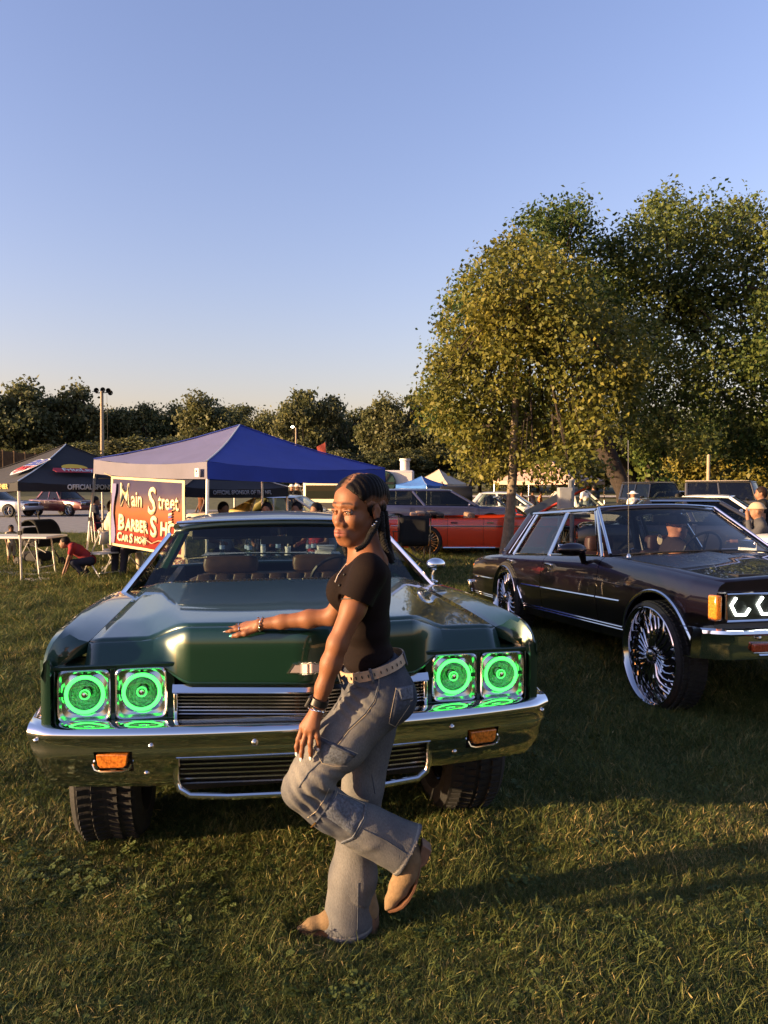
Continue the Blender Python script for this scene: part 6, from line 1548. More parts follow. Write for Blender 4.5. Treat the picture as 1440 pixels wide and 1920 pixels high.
# ================================================================== the other people
def body_of(label, base, yaw, pose='stand', s=1., skin=(.20, .10, .06), shirt=(.02, .02, .02), legs=(.03, .03, .04), hair=(.01, .008, .008), hat=None, long_hair=False, arms='down', short=False, h=.021, group=None, shoes=(.05, .05, .05), face=False, lift=0., tail=True, brim=.15):
    c, sn = math.cos(yaw), math.sin(yaw); B = np.array([base[0], base[1], base[2] if len(base) > 2 else 0.])
    T = lambda p: B+np.array([c*p[0]-sn*p[1], sn*p[0]+c*p[1], p[2]])*s
    if pose == 'sit': hip = .52; J = dict(pel=(0, 0, .55), ch=(-.05, 0, .92), nk=(-.04, 0, 1.10), hd=(.0, 0, 1.25)); kn = [(.42, y*1.1, .50) for y in (.13, -.13)]; an = [(.45, y, .09) for y in (.12, -.12)]
    elif pose == 'crouch': J = dict(pel=(-.25, 0, .42), ch=(.02, 0, .66), nk=(.16, 0, .78), hd=(.30, 0, .84)); kn = [(.10, .15, .40), (.02, -.15, .36)]; an = [(-.12, .13, .08), (-.20, -.13, .08)]
    else: J = dict(pel=(0, 0, .96), ch=(0, 0, 1.28), nk=(0, 0, 1.47), hd=(.025, 0, 1.62)); kn = [(.03, .10, .50), (.0, -.10, .50)]; an = [(.02, .12, .09), (-.06, -.11, .09)]
    P = {k: np.array(v, float) for k, v in J.items()}; ax = P['nk']-P['pel']; ax = ax/np.linalg.norm(ax)
    sh = [P['nk']-ax*.06+np.array([0, y, 0]) for y in (.185, -.185)]
    if arms == 'down' and pose != 'crouch': el = [q+np.array([.02, y, -.28]) for q, y in zip(sh, (.05, -.05))]; wr = [q+np.array([.10, y, -.24]) for q, y in zip(el, (0, 0))]
    elif arms == 'lap': el = [q+np.array([.06, y, -.27]) for q, y in zip(sh, (.05, -.05))]; wr = [q+np.array([.22, y, -.03]) for q, y in zip(el, (-.08, .08))]
    elif arms == 'face': el = [sh[0]+np.array([.16, .05, -.24]), sh[1]+np.array([.06, -.05, -.27])]; wr = [P['hd']+np.array([.13, .05, -.10]), el[1]+np.array([.2, .05, 0])]
    elif arms == 'wheel': el = [q+np.array([.20, y, -.22]) for q, y in zip(sh, (.06, -.06))]; wr = [q+np.array([.22, y, .06]) for q, y in zip(el, (-.06, .06))]
    else: el = [q+np.array([.08, 0, -.25]) for q in sh]; wr = [q+np.array([.08, 0, -.24]) for q in el]
    allp = np.array([T(p) for p in list(P.values())+kn+an+sh+el+wr]); lo, hi = allp.min(0)-.26*s, allp.max(0)+.26*s; lo[2] = max(lo[2], B[2]-.02)
    hh = h*max(s, .5)
    def C(sd, a, b, ra, rb, k=.05): sd.cone(T(a), T(b), ra*s, rb*s, k*s)
    sd = SDF(lo, hi, hh*.8)
    hd = P['hd']; RM = np.array([[c, sn, 0], [-sn, c, 0], [0, 0, 1.]])
    big = 1.25 if s < .7 else 1.0
    sd.ell(T(hd+[-.01, 0, .02]), tuple(np.array((.098, .078, .10))*s*big), .02*s, RM); sd.ell(T(hd+[.03, 0, -.06]), tuple(np.array((.066, .058, .075))*s*big), .03*s, RM)
    C(sd, hd+[.085*big, 0, -.01], hd+[.105*big, 0, -.04], .012, .016, .015)
    for y in (.078, -.078): sd.ell(T(hd+[-.005, y*big, -.01]), tuple(np.array((.022, .012, .034))*s), .008*s, RM)
    C(sd, hd+[-.02, 0, -.06], P['nk'], .05, .055); C(sd, P['nk']-ax*.03, P['pel'], .055, .10)
    for i in (0, 1):
        C(sd, P['nk'], sh[i], .05, .045); C(sd, sh[i], el[i], .043, .035, .03); C(sd, el[i], wr[i], .034, .024, .03)
        f = (wr[i]-el[i]); f /= np.linalg.norm(f); C(sd, wr[i], wr[i]+f*.09, .026, .030, .02)
        for k in range(4 if hh < .017 else 0): C(sd, wr[i]+f*.08, wr[i]+f*.16+np.array([0, (k-1.5)*.02, 0]), .011, .008, .01)
        if short: C(sd, kn[i], an[i], .05, .032, .03)
        C(sd, P['pel'], np.array(kn[i]), .07, .05, .05)
    if face:
        for y in (.03, -.03): C(sd, hd+[.075, y, .012], hd+[.070, y*1.5, .014], .012, .010, .01)
        C(sd, hd+[.085, -.015, -.085], hd+[.085, .015, -.085], .010, .010, .012)
    me0 = None
    o, V, F = put_sdf('person', sd, B, SKIN, None, skin, smooth=1); o.location = B; tag(o, label, 'person', group)
    sd = SDF(lo, hi, hh)
    C(sd, P['ch']+np.array([0, .05, 0]), P['ch']+np.array([0, -.05, 0]), .13, .13); C(sd, P['ch'], P['pel']+ax*.02, .125, .135); C(sd, P['nk']-ax*.05+np.array([0, .10, 0]), P['nk']-ax*.05-np.array([0, .10, 0]), .085, .085)
    for i in (0, 1):
        C(sd, P['nk']-ax*.05, sh[i], .075, .062); C(sd, sh[i], sh[i]*.5+el[i]*.5 if not arms == 'face' else el[i], .062, .058, .03)
        if arms in ('face', 'long'): C(sd, el[i], el[i]*.2+wr[i]*.8, .05, .042, .03)
    C(sd, P['nk']-ax*.06, P['nk']+ax*.005, .092, .074, .03)
    put_sdf('shirt', sd, B, FABRIC, o, shirt, disp=lambda V, N: .006*s*vnoise(V, 14/s, 3), smooth=2)
    sd = SDF(lo, hi, hh)
    for i in (0, 1):
        k = np.array(kn[i]); a = np.array(an[i]); C(sd, P['pel']+np.array([0, .09*(1 if i == 0 else -1), 0]), k, .105, .075)
        if not short: C(sd, k, a, .072, .058, .04)
    put_sdf('shorts' if short else 'trousers', sd, B, FABRIC, o, legs, disp=lambda V, N: .006*s*vnoise(V, 12/s, 5), smooth=2)
    for i in (0, 1):
        sd = SDF(T(np.array(an[i]))-.22*s, T(np.array(an[i]))+.24*s, hh*.8); a = np.array(an[i]); C(sd, a+[-.03, 0, -.04], a+[.13, 0, -.055], .045, .036, .03); put_sdf('shoe', sd, B, FABRIC, o, shoes, smooth=1)
    sd = SDF(T(hd)-.34*s, T(hd)+.30*s, hh*.75)
    if hat is None:
        sd.ell(T(hd+[-.022, 0, .035]), tuple(np.array((.104, .088, .102))*s*big), .02*s, RM); 
        if long_hair: C(sd, hd+[-.07, 0, 0], hd+[-.09, 0, -.22], .075, .06)
        else: C(sd, hd+[-.06, 0, -.01], hd+[-.07, 0, -.05], .06, .05)
        sd.cone(T(hd+[.12, 0, -.06]), T(hd+[.12, 0, -.0]), .085*s*big, .075*s*big, .01*s, sub=True)
        put_sdf('hair', sd, B, HAIR, o, hair, smooth=1)
    else:
        kind, col = hat
        sd.ell(T(hd+[-.01, 0, .055]), tuple(np.array((.112, .096, .085))*s), .02*s, RM); sd.plane(T(hd+[0, 0, .035]), (0, 0, -1))
        if kind == 'cap': sd.cone(T(hd+[.09, 0, .048]), T(hd+[.20, 0, .036]), .065*s, .045*s, .01*s, flat=((0, 0, 1), 5.5))
        else: sd.ell(T(hd+[-.01, 0, .042]), tuple(np.array((brim+.04, brim+.02, .022))*s), .02*s, RM)
        put_sdf('hat', sd, B, FABRIC, o, col, smooth=1)
    return o
def pt(u, d, z=0.): return (at(u, 960, d)[0], d, z)
LSK, DSK = (.21, .105, .062), (.10, .052, .032)
body_of('toddler in pale shirt and shorts standing beside the stroller at the left', pt(20, 15.2), -.6, s=.48, shirt=(.55, .45, .32), legs=(.42, .36, .26), short=True, h=.02, shoes=(.4, .4, .4))
body_of('child in a dark red shirt crouching on the grass beside a canopy leg', pt(147, 13.0), PI+.25, 'crouch', s=.78, shirt=(.20, .025, .03), legs=(.02, .022, .035), h=.018, arms='x')
body_of('person sitting in a red camp chair at the edge of the gravel', pt(180, 20.5), .5, 'sit', shirt=(.03, .03, .04), arms='lap')
body_of('person in cream clothes seated left of the banner', pt(214, 13.9), .3, 'sit', shirt=(.55, .46, .34), legs=(.45, .38, .28), arms='lap', h=.018)
body_of('person in dark trousers seated behind the foot of the banner', pt(262, 13.6), -2.2, 'sit', shirt=(.04, .04, .05), arms='lap', h=.018)
for u, d, sh_, yaw, lab in ((420, 12.0, (.30, .32, .33), -.9, 'person in a grey shirt at the drinks table under the blue canopy'), (500, 11.6, (.02, .02, .025), -1.6, 'person in black at the middle of the drinks table'), (556, 11.9, (.04, .03, .03), -1.8, 'person with dark hair seated beside the one in red'), (592, 11.4, (.32, .03, .04), -2.2, 'person in a red shirt at the right end of the drinks table')):
    body_of(lab, pt(u, d), yaw, 'sit', shirt=sh_, arms='lap', h=.018)
for i, (u, d, sh_, lg, ht, lab) in enumerate([
    (547, 30, (.02, .02, .02), (.02, .02, .03), ('bucket', (.7, .65, .55)), 'person in black with a pale hat at the left end of the far crowd'),
    (557, 28, (.015, .015, .015), (.015, .015, .02), ('cap', (.6, .55, .5)), 'person all in black second from the left in the far crowd'),
    (569, 29, (.02, .02, .022), (.03, .03, .03), None, 'dark haired person in black in the middle of the far crowd'),
    (581, 31, (.45, .06, .16), (.05, .05, .06), ('cap', (.6, .6, .6)), 'person in a pink top in the far crowd'),
    (593, 29, (.55, .36, .04), (.30, .03, .03), None, 'person in a yellow top in the far crowd'),
    (602, 30, (.42, .05, .03), (.03, .03, .03), None, 'person in a red top at the right of the far crowd'),
    (614, 32, (.03, .03, .035), (.03, .03, .04), None, 'person in dark grey beside the cream van'),
    (380, 24, (.10, .04, .02), (.02, .02, .03), None, 'person with bare arms under the far black canopy')]):
    body_of(lab, pt(u, d), -1.2+.7*i, shirt=sh_, legs=lg, hat=ht, skin=DSK if i % 2 else (.2, .1, .06), arms='lap' if i % 3 == 0 else 'down')
for i, (u, d, sh_, lg, lh, lab) in enumerate([
    (905, 44, (.30, .26, .25), (.03, .03, .04), True, 'long haired person in a pale top seated left of the maple trunk'),
    (918, 43, (.02, .02, .02), (.03, .03, .04), True, 'long haired person in black seated left of the maple trunk'),
    (934, 45, (.45, .05, .03), (.03, .03, .03), False, 'person in red seated under the pinkish canopy'),
    (944, 44, (.03, .03, .05), (.02, .02, .03), True, 'person in dark blue seated by the pinkish canopy post'),
    (978, 43, (.02, .015, .015), (.03, .03, .04), False, 'bald looking person in black right of the maple trunk'),
    (998, 46, (.30, .30, .42), (.1, .1, .12), False, 'person in pale blue seated right of the maple trunk'),
    (1014, 45, (.55, .20, .08), (.1, .1, .12), False, 'person in orange seated beside the raised bonnet')]):
    body_of(lab, pt(u, d), 1.2+.8*i, 'sit', shirt=sh_, legs=lg, long_hair=lh, h=.024)
body_of('person in a white hooded top behind the grey electric box', pt(1097, 25), 2.4, shirt=(.72, .68, .60), legs=(.05, .05, .06), arms='long', h=.018)
body_of('dark haired person standing just right of the white hooded top', pt(1114, 28), 2.0, shirt=(.03, .03, .03), legs=(.05, .05, .06))
body_of('person in a white sun hat and white trousers beyond the plum saloon', pt(1187, 23), 1.9, s=.86, shirt=(.72, .68, .60), legs=(.6, .56, .5), hat=('bucket', (.74, .70, .62)), h=.018, brim=.17)
body_of('bearded man in a black shirt standing at the right edge', pt(1428, 13.6), 2.9, s=.93, shirt=(.012, .012, .013), legs=(.03, .03, .035), h=.016, hair=(.02, .012, .01))
body_of('man in tan bucket hat and grey jacket seated in a blue chair', pt(1418, 11.4), 2.9, 'sit', skin=LSK, shirt=(.06, .06, .065), legs=(.02, .02, .025), hat=('bucket', (.40, .31, .20)), arms='face', h=.015, brim=.10)
dm = Matrix.Translation(cap_.location) @ Matrix.Rotation(CYW, 4, 'Z')
dp_ = dm @ Vector((.44, 1.86, -.04))
drv = body_of('man in a dark cap and sunglasses sitting at the wheel of the plum saloon', tuple(dp_), .15, 'sit', skin=(.34, .15, .09), shirt=(.02, .015, .02), legs=(.02, .02, .03), hat=('cap', (.035, .030, .035)), arms='wheel', h=.011, face=True)
m = MB()
hd_ = np.array([.0, 0, 1.25])
for y in (.034, -.034): m.ell((hd_[0]+.088, y, hd_[2]+.002), (.012, .030, .020), 12, 6)
m.tube([(hd_[0]+.095, -.03, hd_[2]+.01), (hd_[0]+.098, .03, hd_[2]+.01)], .003, n=5)
for y in (.07, -.07): m.tube([(hd_[0]+.085, y*.85, hd_[2]+.008), (hd_[0]-.02, y*1.18, hd_[2]+.01)], .003, n=5)
sg = m.build('sunglasses', mat('sunglass lens', (.01, .01, .012), rough=.08, coat=1), drv); sg.rotation_euler = (0, 0, .15)
# ================================================================== chairs, tables and small things
ALU = mat('pale metal', (.60, .57, .52), rough=.4, metal=.6); CANV = mat('black canvas', (.010, .010, .012), rough=.9); WPL = mat('white plastic', (.66, .65, .62), rough=.45)
def camp_chair(label, loc, rz, col, group=None, s=1.):
    t = thing('camp_chair', label, 'chair', loc, rz, group); cm = col
    m = MB(); m.grid(np.array([[(x*s, (.02+.10*z-.03*(1-(x/.27)**2))*s, (.42+z*.52)*s) for x in np.linspace(-.27, .27, 7)] for z in np.linspace(0, 1, 6)])); solid(m.build('backrest', cm, t), .02)
    m = MB(); m.grid(np.array([[(x*s, -y*s, (.44-.05*math.sin(y/.45*PI))*s) for x in np.linspace(-.27, .27, 7)] for y in np.linspace(0, .45, 5)])); solid(m.build('seat', cm, t), .02)
    for x in (-.29, .29):
        m = MB(); m.tube([(x*s, .05*s, 0), (x*s, .12*s, .95*s)], .012, n=6); m.build('leg', ALU if col is not CANV else BLACK, t)
        m = MB(); m.tube([(x*s, -.46*s, 0), (x*s, -.44*s, .64*s)], .012, n=6); m.build('leg', ALU if col is not CANV else BLACK, t)
        m = MB(); m.tube([(x*s, -.46*s, .63*s), (x*s, .09*s, .66*s)], .028, n=8, flat=.4); m.build('armrest', cm, t)
    for y in (.05, -.46):
        m = MB(); m.tube([(-.29*s, y*s, .02), (.29*s, y*s, .42*s)], .010, n=5); m.build('brace', BLACK, t)
    return t
def folding_chair(label, loc, rz, group=None):
    t = thing('folding_chair', label, 'chair', loc, rz, group)
    m = MB(); m.grid(np.array([[(x, .20+.06*z-.03*(1-(x/.22)**2), .62+.22*z) for x in np.linspace(-.22, .22, 6)] for z in (0, .5, 1)])); solid(m.build('backrest', WPL, t), .02)
    m = MB(); m.box((0, 0, .45), (.42, .40, .025)); bevel(m.build('seat', WPL, t), .008)
    for x in (-.23, .23):
        m = MB(); m.tube([(x, -.26, 0), (x, .26, .86)], .011, n=6); m.build('leg', ALU, t)
        m = MB(); m.tube([(x, .28, 0), (x, -.17, .46)], .011, n=6); m.build('leg', ALU, t)
    m = MB(); m.tube([(-.23, .22, .12), (.23, .22, .12)], .009, n=5); m.build('stretcher', ALU, t)
    return t
p = pt(775, 14.9); camp_chair('black folding camp chair seen from behind in front of the red convertible', (p[0], p[1], 0), PI+.15, CANV, s=1.12)
p = pt(180, 20.5); camp_chair('red and white camp chair at the edge of the gravel', (p[0], p[1], 0), .5+PI/2, mat('red canvas', (.35, .03, .035), rough=.9))
p = pt(1418, 11.4); camp_chair('blue camp chair holding the man in the tan bucket hat', (p[0]+.03, p[1]+.05, 0), 2.9+PI/2, mat('blue canvas', (.04, .06, .14), rough=.9))
for (u, d, r, lab) in ((214, 13.9, .3, 'white folding chair under the person in cream left of the banner'), (262, 13.6, -2.2, 'white folding chair behind the foot of the banner'), (190, 13.2, 2.6, 'empty white folding chair turned sideways beside the canopy leg'), (420, 12.0, -.9, 'white folding chair under the person in grey at the drinks table'), (500, 11.6, -1.6, 'white folding chair under the person in black at the drinks table'), (556, 11.9, -1.8, 'white folding chair beside the one of the person in red'), (592, 11.4, -2.2, 'white folding chair under the person in red')):
    q = pt(u, d); folding_chair(lab, (q[0], q[1], 0), r+PI/2, 'white folding chairs under the canopies')
def table(label, loc, rz, w, l):
    t = thing('folding_table', label, 'table', loc, rz)
    m = MB(); m.box((0, 0, .735), (w, l, .045)); bevel(m.build('tabletop', WPL, t), .012)
    for s in (-1, 1):
        for y in (-1, 1):
            m = MB(); m.tube([(s*w*.36, y*l*.36, .71), (s*w*.40, y*l*.38, 0)], .013, n=6); m.build('leg', ALU, t)
        m = MB(); m.tube([(s*w*.39, -l*.37, .2), (s*w*.39, l*.37, .2)], .011, n=5); m.build('stretcher', ALU, t)
        m = MB(); m.tube([(s*w*.38, 0, .45), (s*w*.12, 0, .71)], .010, n=5); m.build('brace', ALU, t)
    return t
table('long white folding table with drinks behind the green coupe', (-1.42, 9.45, 0), .10, 1.75, .76)
table('white folding table beside the stroller under the black canopy', (-6.75, 13.35, 0), -.05, 1.85, .76)
PET = glass('clear plastic', (.80, .88, .90), f0=.06)
for k, (x, y, big) in enumerate(((-2.02, 9.3, 0), (-1.72, 9.36, 0), (-1.66, 9.2, 0), (-1.55, 9.55, 1), (-1.35, 9.5, 0), (-.95, 9.4, 0), (-.90, 9.52, 0))):
    lab = ['clear water bottle alone near the left end of the drinks table', 'clear water bottle behind the short one on the drinks table', 'short clear bottle nearest the car on the drinks table', 'tall pale bottle at the back of the drinks table', 'clear bottle next to the white cup on the drinks table', 'clear bottle left of the white box stack', 'clear bottle touching the white box stack'][k]
    t = thing('water_bottle', lab, 'bottle', (x, y, .758), 0, 'bottles on the drinks table'); q = 1.3 if big else 1.
    m = MB(); m.lathe([(.001, 0), (.032, .002), (.033, .06*q), (.030, .09*q), (.033, .12*q), (.030, .17*q), (.014, .20*q), (.013, .215*q)], 14, axis='Z'); m.build('bottle_body', PET if not big else WPL, t)
    m = MB(); m.lathe([(.033, .08*q), (.0335, .13*q)], 14, axis='Z'); m.build('paper_band', mat('bottle paper band', (.25, .35, .5), rough=.6), t)
    m = MB(); m.lathe([(.015, .212*q), (.015, .232*q), (.001, .234*q)], 12, axis='Z'); m.build('cap', WPL, t)
m = MB(); m.lathe([(.001, .0), (.030, 0), (.040, .10), (.038, .10), (.030, .01)], 16, axis='Z'); o = m.build('cup', WPL); o.location = (-1.22, 9.46, .758); tag(o, 'white paper cup in the middle of the drinks table', 'cup')
for k, lab in enumerate(('white takeaway box at the bottom of the stack on the drinks table', 'white takeaway box on top of the stack on the drinks table')):
    t = thing('takeaway_box', lab, 'box', (-.76+.02*k, 9.42, .758+k*.062), .2*k)
    m = MB(); m.box((0, 0, .024), (.21, .18, .046)); bevel(m.build('tray', WPL, t), .012); m = MB(); m.box((0, 0, .053), (.215, .185, .010)); bevel(m.build('lid', WPL, t), .004)
# stroller
p = pt(70, 14.9); st_ = thing('stroller', 'black stroller with curved handles standing beside the toddler', 'stroller', (p[0], p[1], 0), 1.0)
m = MB(); m.grid(np.array([[(.24*x, -.05-.42*math.cos(a)*(.9), .62+.36*math.sin(a)) for x in np.linspace(-1, 1, 7)] for a in np.linspace(-.3, PI*.78, 10)])); solid(m.build('hood', CANV, st_), .02)
m = MB(); cushion(m, (0, .0, .50), (.46, .5, .14)); cushion(m, (0, .20, .64), (.42, .12, .36)); m.build('seat', CANV, st_)
m = MB(); cushion(m, (0, .02, .24), (.40, .5, .20)); m.build('basket', CANV, st_)
for x in (-.25, .25):
    m = MB(); m.tube([(x, -.42, .10), (x, .0, .5), (x, .34, .98), (x, .38, 1.06), (x, .32, 1.12)], .016, n=6); m.build('handle', BLACK, st_)
    m = MB(); m.tube([(x, .30, .10), (x, -.15, .62)], .015, n=6); m.build('strut', ALU, st_)
    for y in (-.42, .30):
        m = MB(); m.lathe([(.03, -.02), (.10, -.022), (.115, 0), (.10, .022), (.03, .02)], 16, o=(x, y, .115), axis='X'); m.build('wheel', RUBBER, st_)
# patterned blanket
bl_ = mat('black and white blanket', (.02, .02, .022), rough=.95, nscale=6, col2=(.50, .49, .47), detail=1)
m = MB(); g0 = at(-30, 960, 14.0)[0]; m.grid(np.array([[(x, y, .035+.018*math.sin(x*9)*math.cos(y*11)) for x in np.linspace(-8.6, -6.0, 24)] for y in np.linspace(13.3, 15.1, 18)])); o = m.build('blanket', bl_); solid(o, .01); tag(o, 'black and white patterned blanket on the grass under the stroller', 'blanket')
for k, (u, v) in enumerate(((52, 1092), (66, 1094), (78, 1091))):
    q = gnd(u, v); m = MB(); m.grid(np.array([[(q[0]+x+.02*math.sin(y*40), q[1]+y, .05+.03*math.sin(x*30+k)*math.cos(y*25)) for x in np.linspace(-.09, .09, 6)] for y in np.linspace(-.08, .08, 6)])); o = m.build('wrapper', mat('pale wrapper', (.6, .52, .42), rough=.5)); tag(o, ['crumpled pale wrapper left of two others on the grass', 'crumpled pale wrapper between two others on the grass', 'crumpled pale wrapper nearest the crouching child'][k], 'litter', 'wrappers on the grass')
# electric box on posts
p = at(1062, 955, 14.0); eb = thing('electric_box', 'grey metal electric box on posts behind the plum saloon', 'electric box', (p[0], 14.0, 0))
GREYM = mat('grey enamel', (.24, .24, .235), rough=.55, nscale=8, namt=.12)
m = MB(); m.box((-.03, 0, 1.40), (.26, .18, .42)); bevel(m.build('cabinet', GREYM, eb), .012)
m = MB(); m.box((-.03, -.094, 1.38), (.20, .008, .34)); bevel(m.build('door', GREYM, eb), .004); m = MB(); m.box((.05, -.102, 1.38), (.02, .01, .05)); m.build('latch', CHROME_D, eb)
m = MB(); m.tube([(.12, .06, 0), (.12, .06, 1.72)], .042, n=10); m.build('post', GREYM, eb); m = MB(); m.lathe([(.05, 1.70), (.05, 1.76), (.001, 1.775)], 12, o=(.12, .06, 0), axis='Z'); m.build('post_cap', GREYM, eb)
m = MB(); m.tube([(-.12, .06, 0), (-.12, .06, 1.3)], .03, n=8); m.build('post', GREYM, eb); m = MB(); m.box((.06, -.0, 1.68), (.05, .05, .14)); m.build('conduit', GREYM, eb)
# smoker
p = at(855, 930, 36); sm = thing('smoker_grill', 'black barrel smoker with a chimney beside the small blue canopy', 'grill', (p[0], 36, 0))
m = MB(); m.lathe([(.001, -.75), (.42, -.75), (.45, -.7), (.45, .7), (.42, .75), (.001, .75)], 22, o=(0, 0, 1.25), axis='X'); m.build('barrel', BLACK, sm)
m = MB(); m.tube([(.55, 0, 1.6), (.75, 0, 2.05)], .07, n=8); m.build('chimney', BLACK, sm); m = MB(); m.tube([(-.5, 0, 1.5), (-.7, -.2, 1.9)], .025, n=6); m.build('lid_handle', BLACK, sm)
for x in (-.5, .5):
    m = MB(); m.tube([(x, 0, .9), (x, 0, 0)], .05, n=6); m.build('leg', BLACK, sm)
# red feather flag beyond the blue canopy
p = at(604, 838, 50); ff = thing('feather_flag', 'small red flag on a pole beyond the right slope of the blue canopy', 'flag', (p[0], 50, 0))
m = MB(); m.tube([(.3, 0, 0), (.3, 0, 3.6), (.22, 0, p[2]+.4)], .03, n=5); m.build('pole', BLACK, ff)
m = MB(); m.grid(np.array([[(.28-.65*q*(1-.3*z), .05*math.sin(q*5+z*4), p[2]+.35-.9*z-.35*q) for q in np.linspace(0, 1, 6)] for z in np.linspace(0, 1, 6)])); m.build('flag_cloth', mat('red flag cloth', (.32, .05, .03), rough=.8), ff)
# ================================================================== grass blades
def grass():
    src = bpy.data.collections.new('grass_sources'); gm = {}
    def gmat(name, a, b, c):
        m, t, p = node_mat(name); L = t.links
        at_ = t.nodes.new('ShaderNodeAttribute'); at_.attribute_name = 'tone'; oi = t.nodes.new('ShaderNodeObjectInfo')
        r = t.nodes.new('ShaderNodeValToRGB'); r.color_ramp.elements[0].color = (*a, 1); r.color_ramp.elements[1].color = (*c, 1); e = r.color_ramp.elements.new(.55); e.color = (*b, 1)
        sp = t.nodes.new('ShaderNodeSeparateColor'); L.new(at_.outputs['Color'], sp.inputs[0]); L.new(sp.outputs[0], r.inputs[0])
        L.new(r.outputs[0], p.inputs['Base Color']); p.inputs['Roughness'].default_value = .6; p.inputs['Specular IOR Level'].default_value = .2
        tr = t.nodes.new('ShaderNodeBsdfTranslucent'); L.new(r.outputs[0], tr.inputs[0]); ms = t.nodes.new('ShaderNodeMixShader'); ms.inputs[0].default_value = .3
        L.new(p.outputs[0], ms.inputs[1]); L.new(tr.outputs[0], ms.inputs[2]); L.new(ms.outputs[0], t.nodes['Material Output'].inputs[0]); return m
    G = gmat('grass blade', (.032, .062, .017), (.118, .132, .034), (.58, .42, .17))
    def tuft(i, nb, hgt, wid, spread, dry):
        g = np.random.default_rng(300+i); V = []; F = []; T = []
        for k in range(nb):
            x, y = g.normal(0, spread, 2); a = g.uniform(0, 2*PI); h = hgt*g.uniform(.45, 1.25); le = g.uniform(.15, 1.5)*h; w = wid*g.uniform(.6, 1.2); d = np.array([math.cos(a), math.sin(a), 0]); s = np.array([-d[1], d[0], 0])
            tn = np.clip(g.normal(.30, .20)+(dry if g.random() < .5 else 0), 0, 1); o = len(V)
            for q in (0, .4, .75):
                c = np.array([x, y, 0])+d*le*q**1.8+np.array([0, 0, h*q*(1-.25*q*q)]); V += [c-s*w*(1-q*.75), c+s*w*(1-q*.75)]; T += [tn, tn]
            V.append(np.array([x, y, 0])+d*le+np.array([0, 0, h*.74])); T.append(min(1, tn+.08))
            F += [(o, o+1, o+3, o+2), (o+2, o+3, o+5, o+4), (o+4, o+5, o+6, o+6)]
        me = bpy.data.meshes.new('grass_tuft'); me.from_pydata([tuple(map(float, v)) for v in V], [], [tuple(dict.fromkeys(f)) for f in F]); me.materials.append(G)
        color_attr(me, np.repeat(np.array(T)[:, None], 3, 1)); me.polygons.foreach_set('use_smooth', [True]*len(me.polygons))
        ob = bpy.data.objects.new('grass_tuft', me); src.objects.link(ob); return ob
    specs = [(34, .050, .0022, .035, .0), (34, .062, .0024, .040, .12), (30, .045, .0022, .035, .40), (26, .085, .0026, .045, .10), (30, .055, .0022, .04, .55), (40, .038, .0022, .045, .2)]
    for i, sp in enumerate(specs): tuft(i, *sp)
    def weed():
        g = np.random.default_rng(77); V = []; F = []; T = []
        for k in range(16):
            x, y = g.normal(0, .045, 2); h = g.uniform(.012, .040)
            for q in range(3):
                a = q*2.1+g.uniform(0, 1); r = g.uniform(.006, .011); c = np.array([x+math.cos(a)*r, y+math.sin(a)*r, h]); o = len(V)
                for j in range(6): V.append(c+np.array([r*math.cos(j*PI/3), r*math.sin(j*PI/3), .002*math.cos(j*2)+g.normal(0, .001)])); T.append(.18+g.uniform(-.05, .12))
                F.append(tuple(range(o, o+6)))
        me = bpy.data.meshes.new('clover'); me.from_pydata([tuple(map(float, v)) for v in V], [], F); me.materials.append(G); color_attr(me, np.repeat(np.array(T)[:, None], 3, 1))
        src.objects.link(bpy.data.objects.new('z_clover', me))
        V = []; F = []; T = []
        for k in range(2):
            x, y = g.normal(0, .05, 2); a = g.uniform(0, 6); o = len(V)
            for i_, (u, w) in enumerate(((-.03, 0), (-.01, .014), (.012, .012), (.034, 0), (.012, -.012), (-.01, -.014))): V.append((x+u*math.cos(a)-w*math.sin(a), y+u*math.sin(a)+w*math.cos(a), .030+.010*(i_ % 2)+.006*k)); T.append(.95)
            F += [(o, o+1, o+2, o+3), (o, o+3, o+4, o+5)]
        me = bpy.data.meshes.new('dead_leaf'); me.from_pydata(V, [], F); me.materials.append(mat('dead leaf', (.16, .085, .035), rough=.8)); color_attr(me, np.repeat(np.array(T)[:, None], 3, 1))
        src.objects.link(bpy.data.objects.new('z_dead_leaf', me))
    weed()
    g = np.random.default_rng(9); P = []
    def zone(n, y0, y1, k, sc):
        y = y0+(y1-y0)*g.random(n)**.8; x = (g.random(n)*2-1)*(y*.56+.35); P.append(np.stack([x, y, np.full(n, sc)], 1))
    zone(44000, 1.75, 3.3, 0, .60); zone(56000, 3.2, 6.0, 0, .80); zone(46000, 5.8, 12, 0, 1.35); zone(34000, 11.5, 26, 0, 2.2)
    P = np.concatenate(P)
    P = P[~((P[:, 1] > 26.5) & (P[:, 0] < -3))]
    n = len(P); N1 = vnoise(np.stack([P[:, 0], P[:, 1], P[:, 1]*0], 1), .9, 4); N2 = vnoise(np.stack([P[:, 0], P[:, 1], P[:, 1]*0], 1), 3.2, 5)
    dry = -.12+.50*(1-sstep(3.2, 4.4, P[:, 1]))+.5*N1+.35*N2+g.normal(0, .35, n)+.35*np.exp(-((P[:, 1]-3.4)/.9)**2)*np.clip((P[:, 0]+.4)*.7, -.2, 1)  # besides random dryness, paints sunlit gold near and right, shaded green farther back
    idx = np.where(dry > .72, 4, np.where(dry > .38, 2, np.where(dry > .12, 1, np.where(dry < -.55, 3, np.where(dry < -.2, 0, 5)))))
    lot = g.random(n); idx = np.where((lot < .010*(1+N1)) & (P[:, 1] < 9), 6, idx); idx = np.where((lot > 2) & (P[:, 1] < 9), 7, idx)
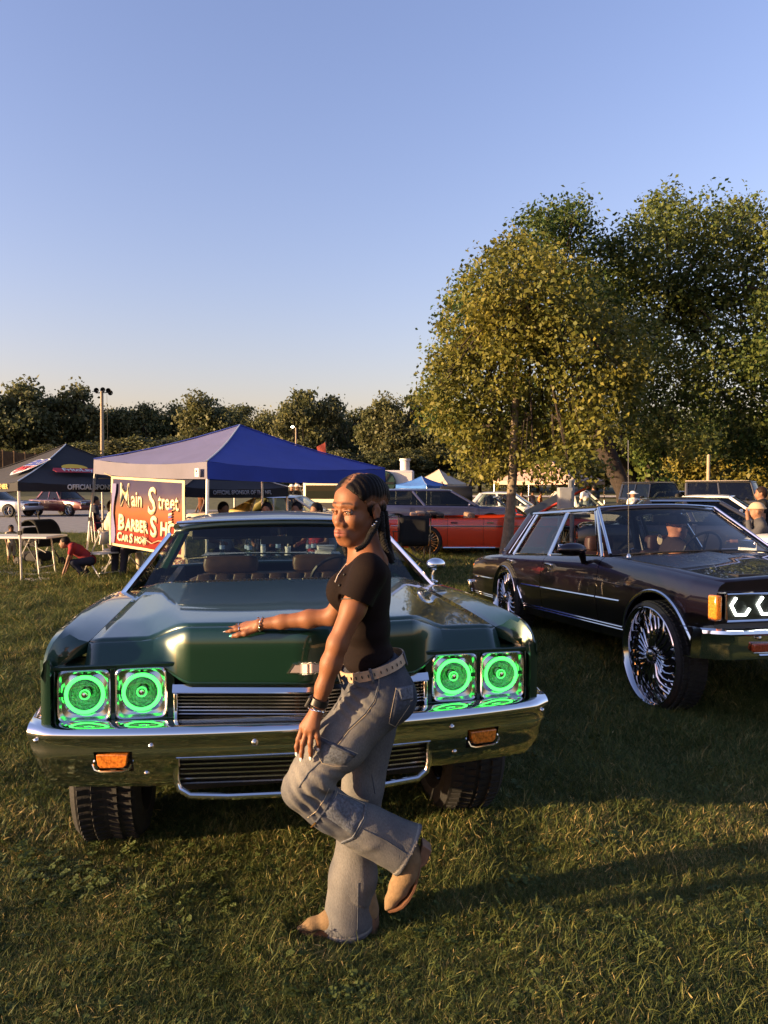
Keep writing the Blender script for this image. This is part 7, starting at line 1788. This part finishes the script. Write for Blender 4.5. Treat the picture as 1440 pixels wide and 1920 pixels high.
    sc = P[:, 2]*(.75+.5*g.random(n))*(1+.38*N2); sc *= np.where(P[:, 1] > 5.8, np.clip(1-.02*(P[:, 1]-5.8), .6, 1), 1)
    # trodden where her boot and the tyres stand
    sc = np.where(idx > 5, g.uniform(.7, 1.2, n), sc)
    foot = np.hypot((P[:, 0]+.20)/.21, (P[:, 1]-2.60)/.13) < 1; sc[foot] *= .30
    me = bpy.data.meshes.new('grass'); me.vertices.add(n); me.vertices.foreach_set('co', np.stack([P[:, 0], P[:, 1], np.full(n, .0)], 1).astype(np.float32).ravel())
    A = me.attributes.new('size', 'FLOAT', 'POINT'); A.data.foreach_set('value', sc.astype(np.float32))
    A = me.attributes.new('turn', 'FLOAT_VECTOR', 'POINT'); A.data.foreach_set('vector', np.stack([g.normal(0, .28, n), g.normal(0, .28, n), g.random(n)*6.283], 1).astype(np.float32).ravel())
    A = me.attributes.new('pick', 'INT', 'POINT'); A.data.foreach_set('value', idx.astype(np.int32))
    o = link('grass', me, None, 'stuff')
    ng = bpy.data.node_groups.new('scatter grass', 'GeometryNodeTree'); ng.interface.new_socket('Geometry', in_out='INPUT', socket_type='NodeSocketGeometry'); ng.interface.new_socket('Geometry', in_out='OUTPUT', socket_type='NodeSocketGeometry')
    nd = ng.nodes; a = nd.new('NodeGroupInput'); b = nd.new('NodeGroupOutput'); ci = nd.new('GeometryNodeCollectionInfo'); ci.inputs['Collection'].default_value = src; ci.inputs['Separate Children'].default_value = True; ci.inputs['Reset Children'].default_value = True
    mp = nd.new('GeometryNodeMeshToPoints'); iop = nd.new('GeometryNodeInstanceOnPoints'); iop.inputs['Pick Instance'].default_value = True
    def na(name, ty): q = nd.new('GeometryNodeInputNamedAttribute'); q.data_type = ty; q.inputs['Name'].default_value = name; return q.outputs['Attribute']
    L = ng.links; L.new(a.outputs[0], mp.inputs[0]); L.new(mp.outputs[0], iop.inputs['Points']); L.new(ci.outputs[0], iop.inputs['Instance']); L.new(na('pick', 'INT'), iop.inputs['Instance Index'])
    e2r = nd.new('FunctionNodeEulerToRotation'); L.new(na('turn', 'FLOAT_VECTOR'), e2r.inputs[0]); L.new(e2r.outputs[0], iop.inputs['Rotation']); L.new(na('size', 'FLOAT'), iop.inputs['Scale']); L.new(iop.outputs[0], b.inputs[0])
    md = o.modifiers.new('scatter', 'NODES'); md.node_group = ng
grass()
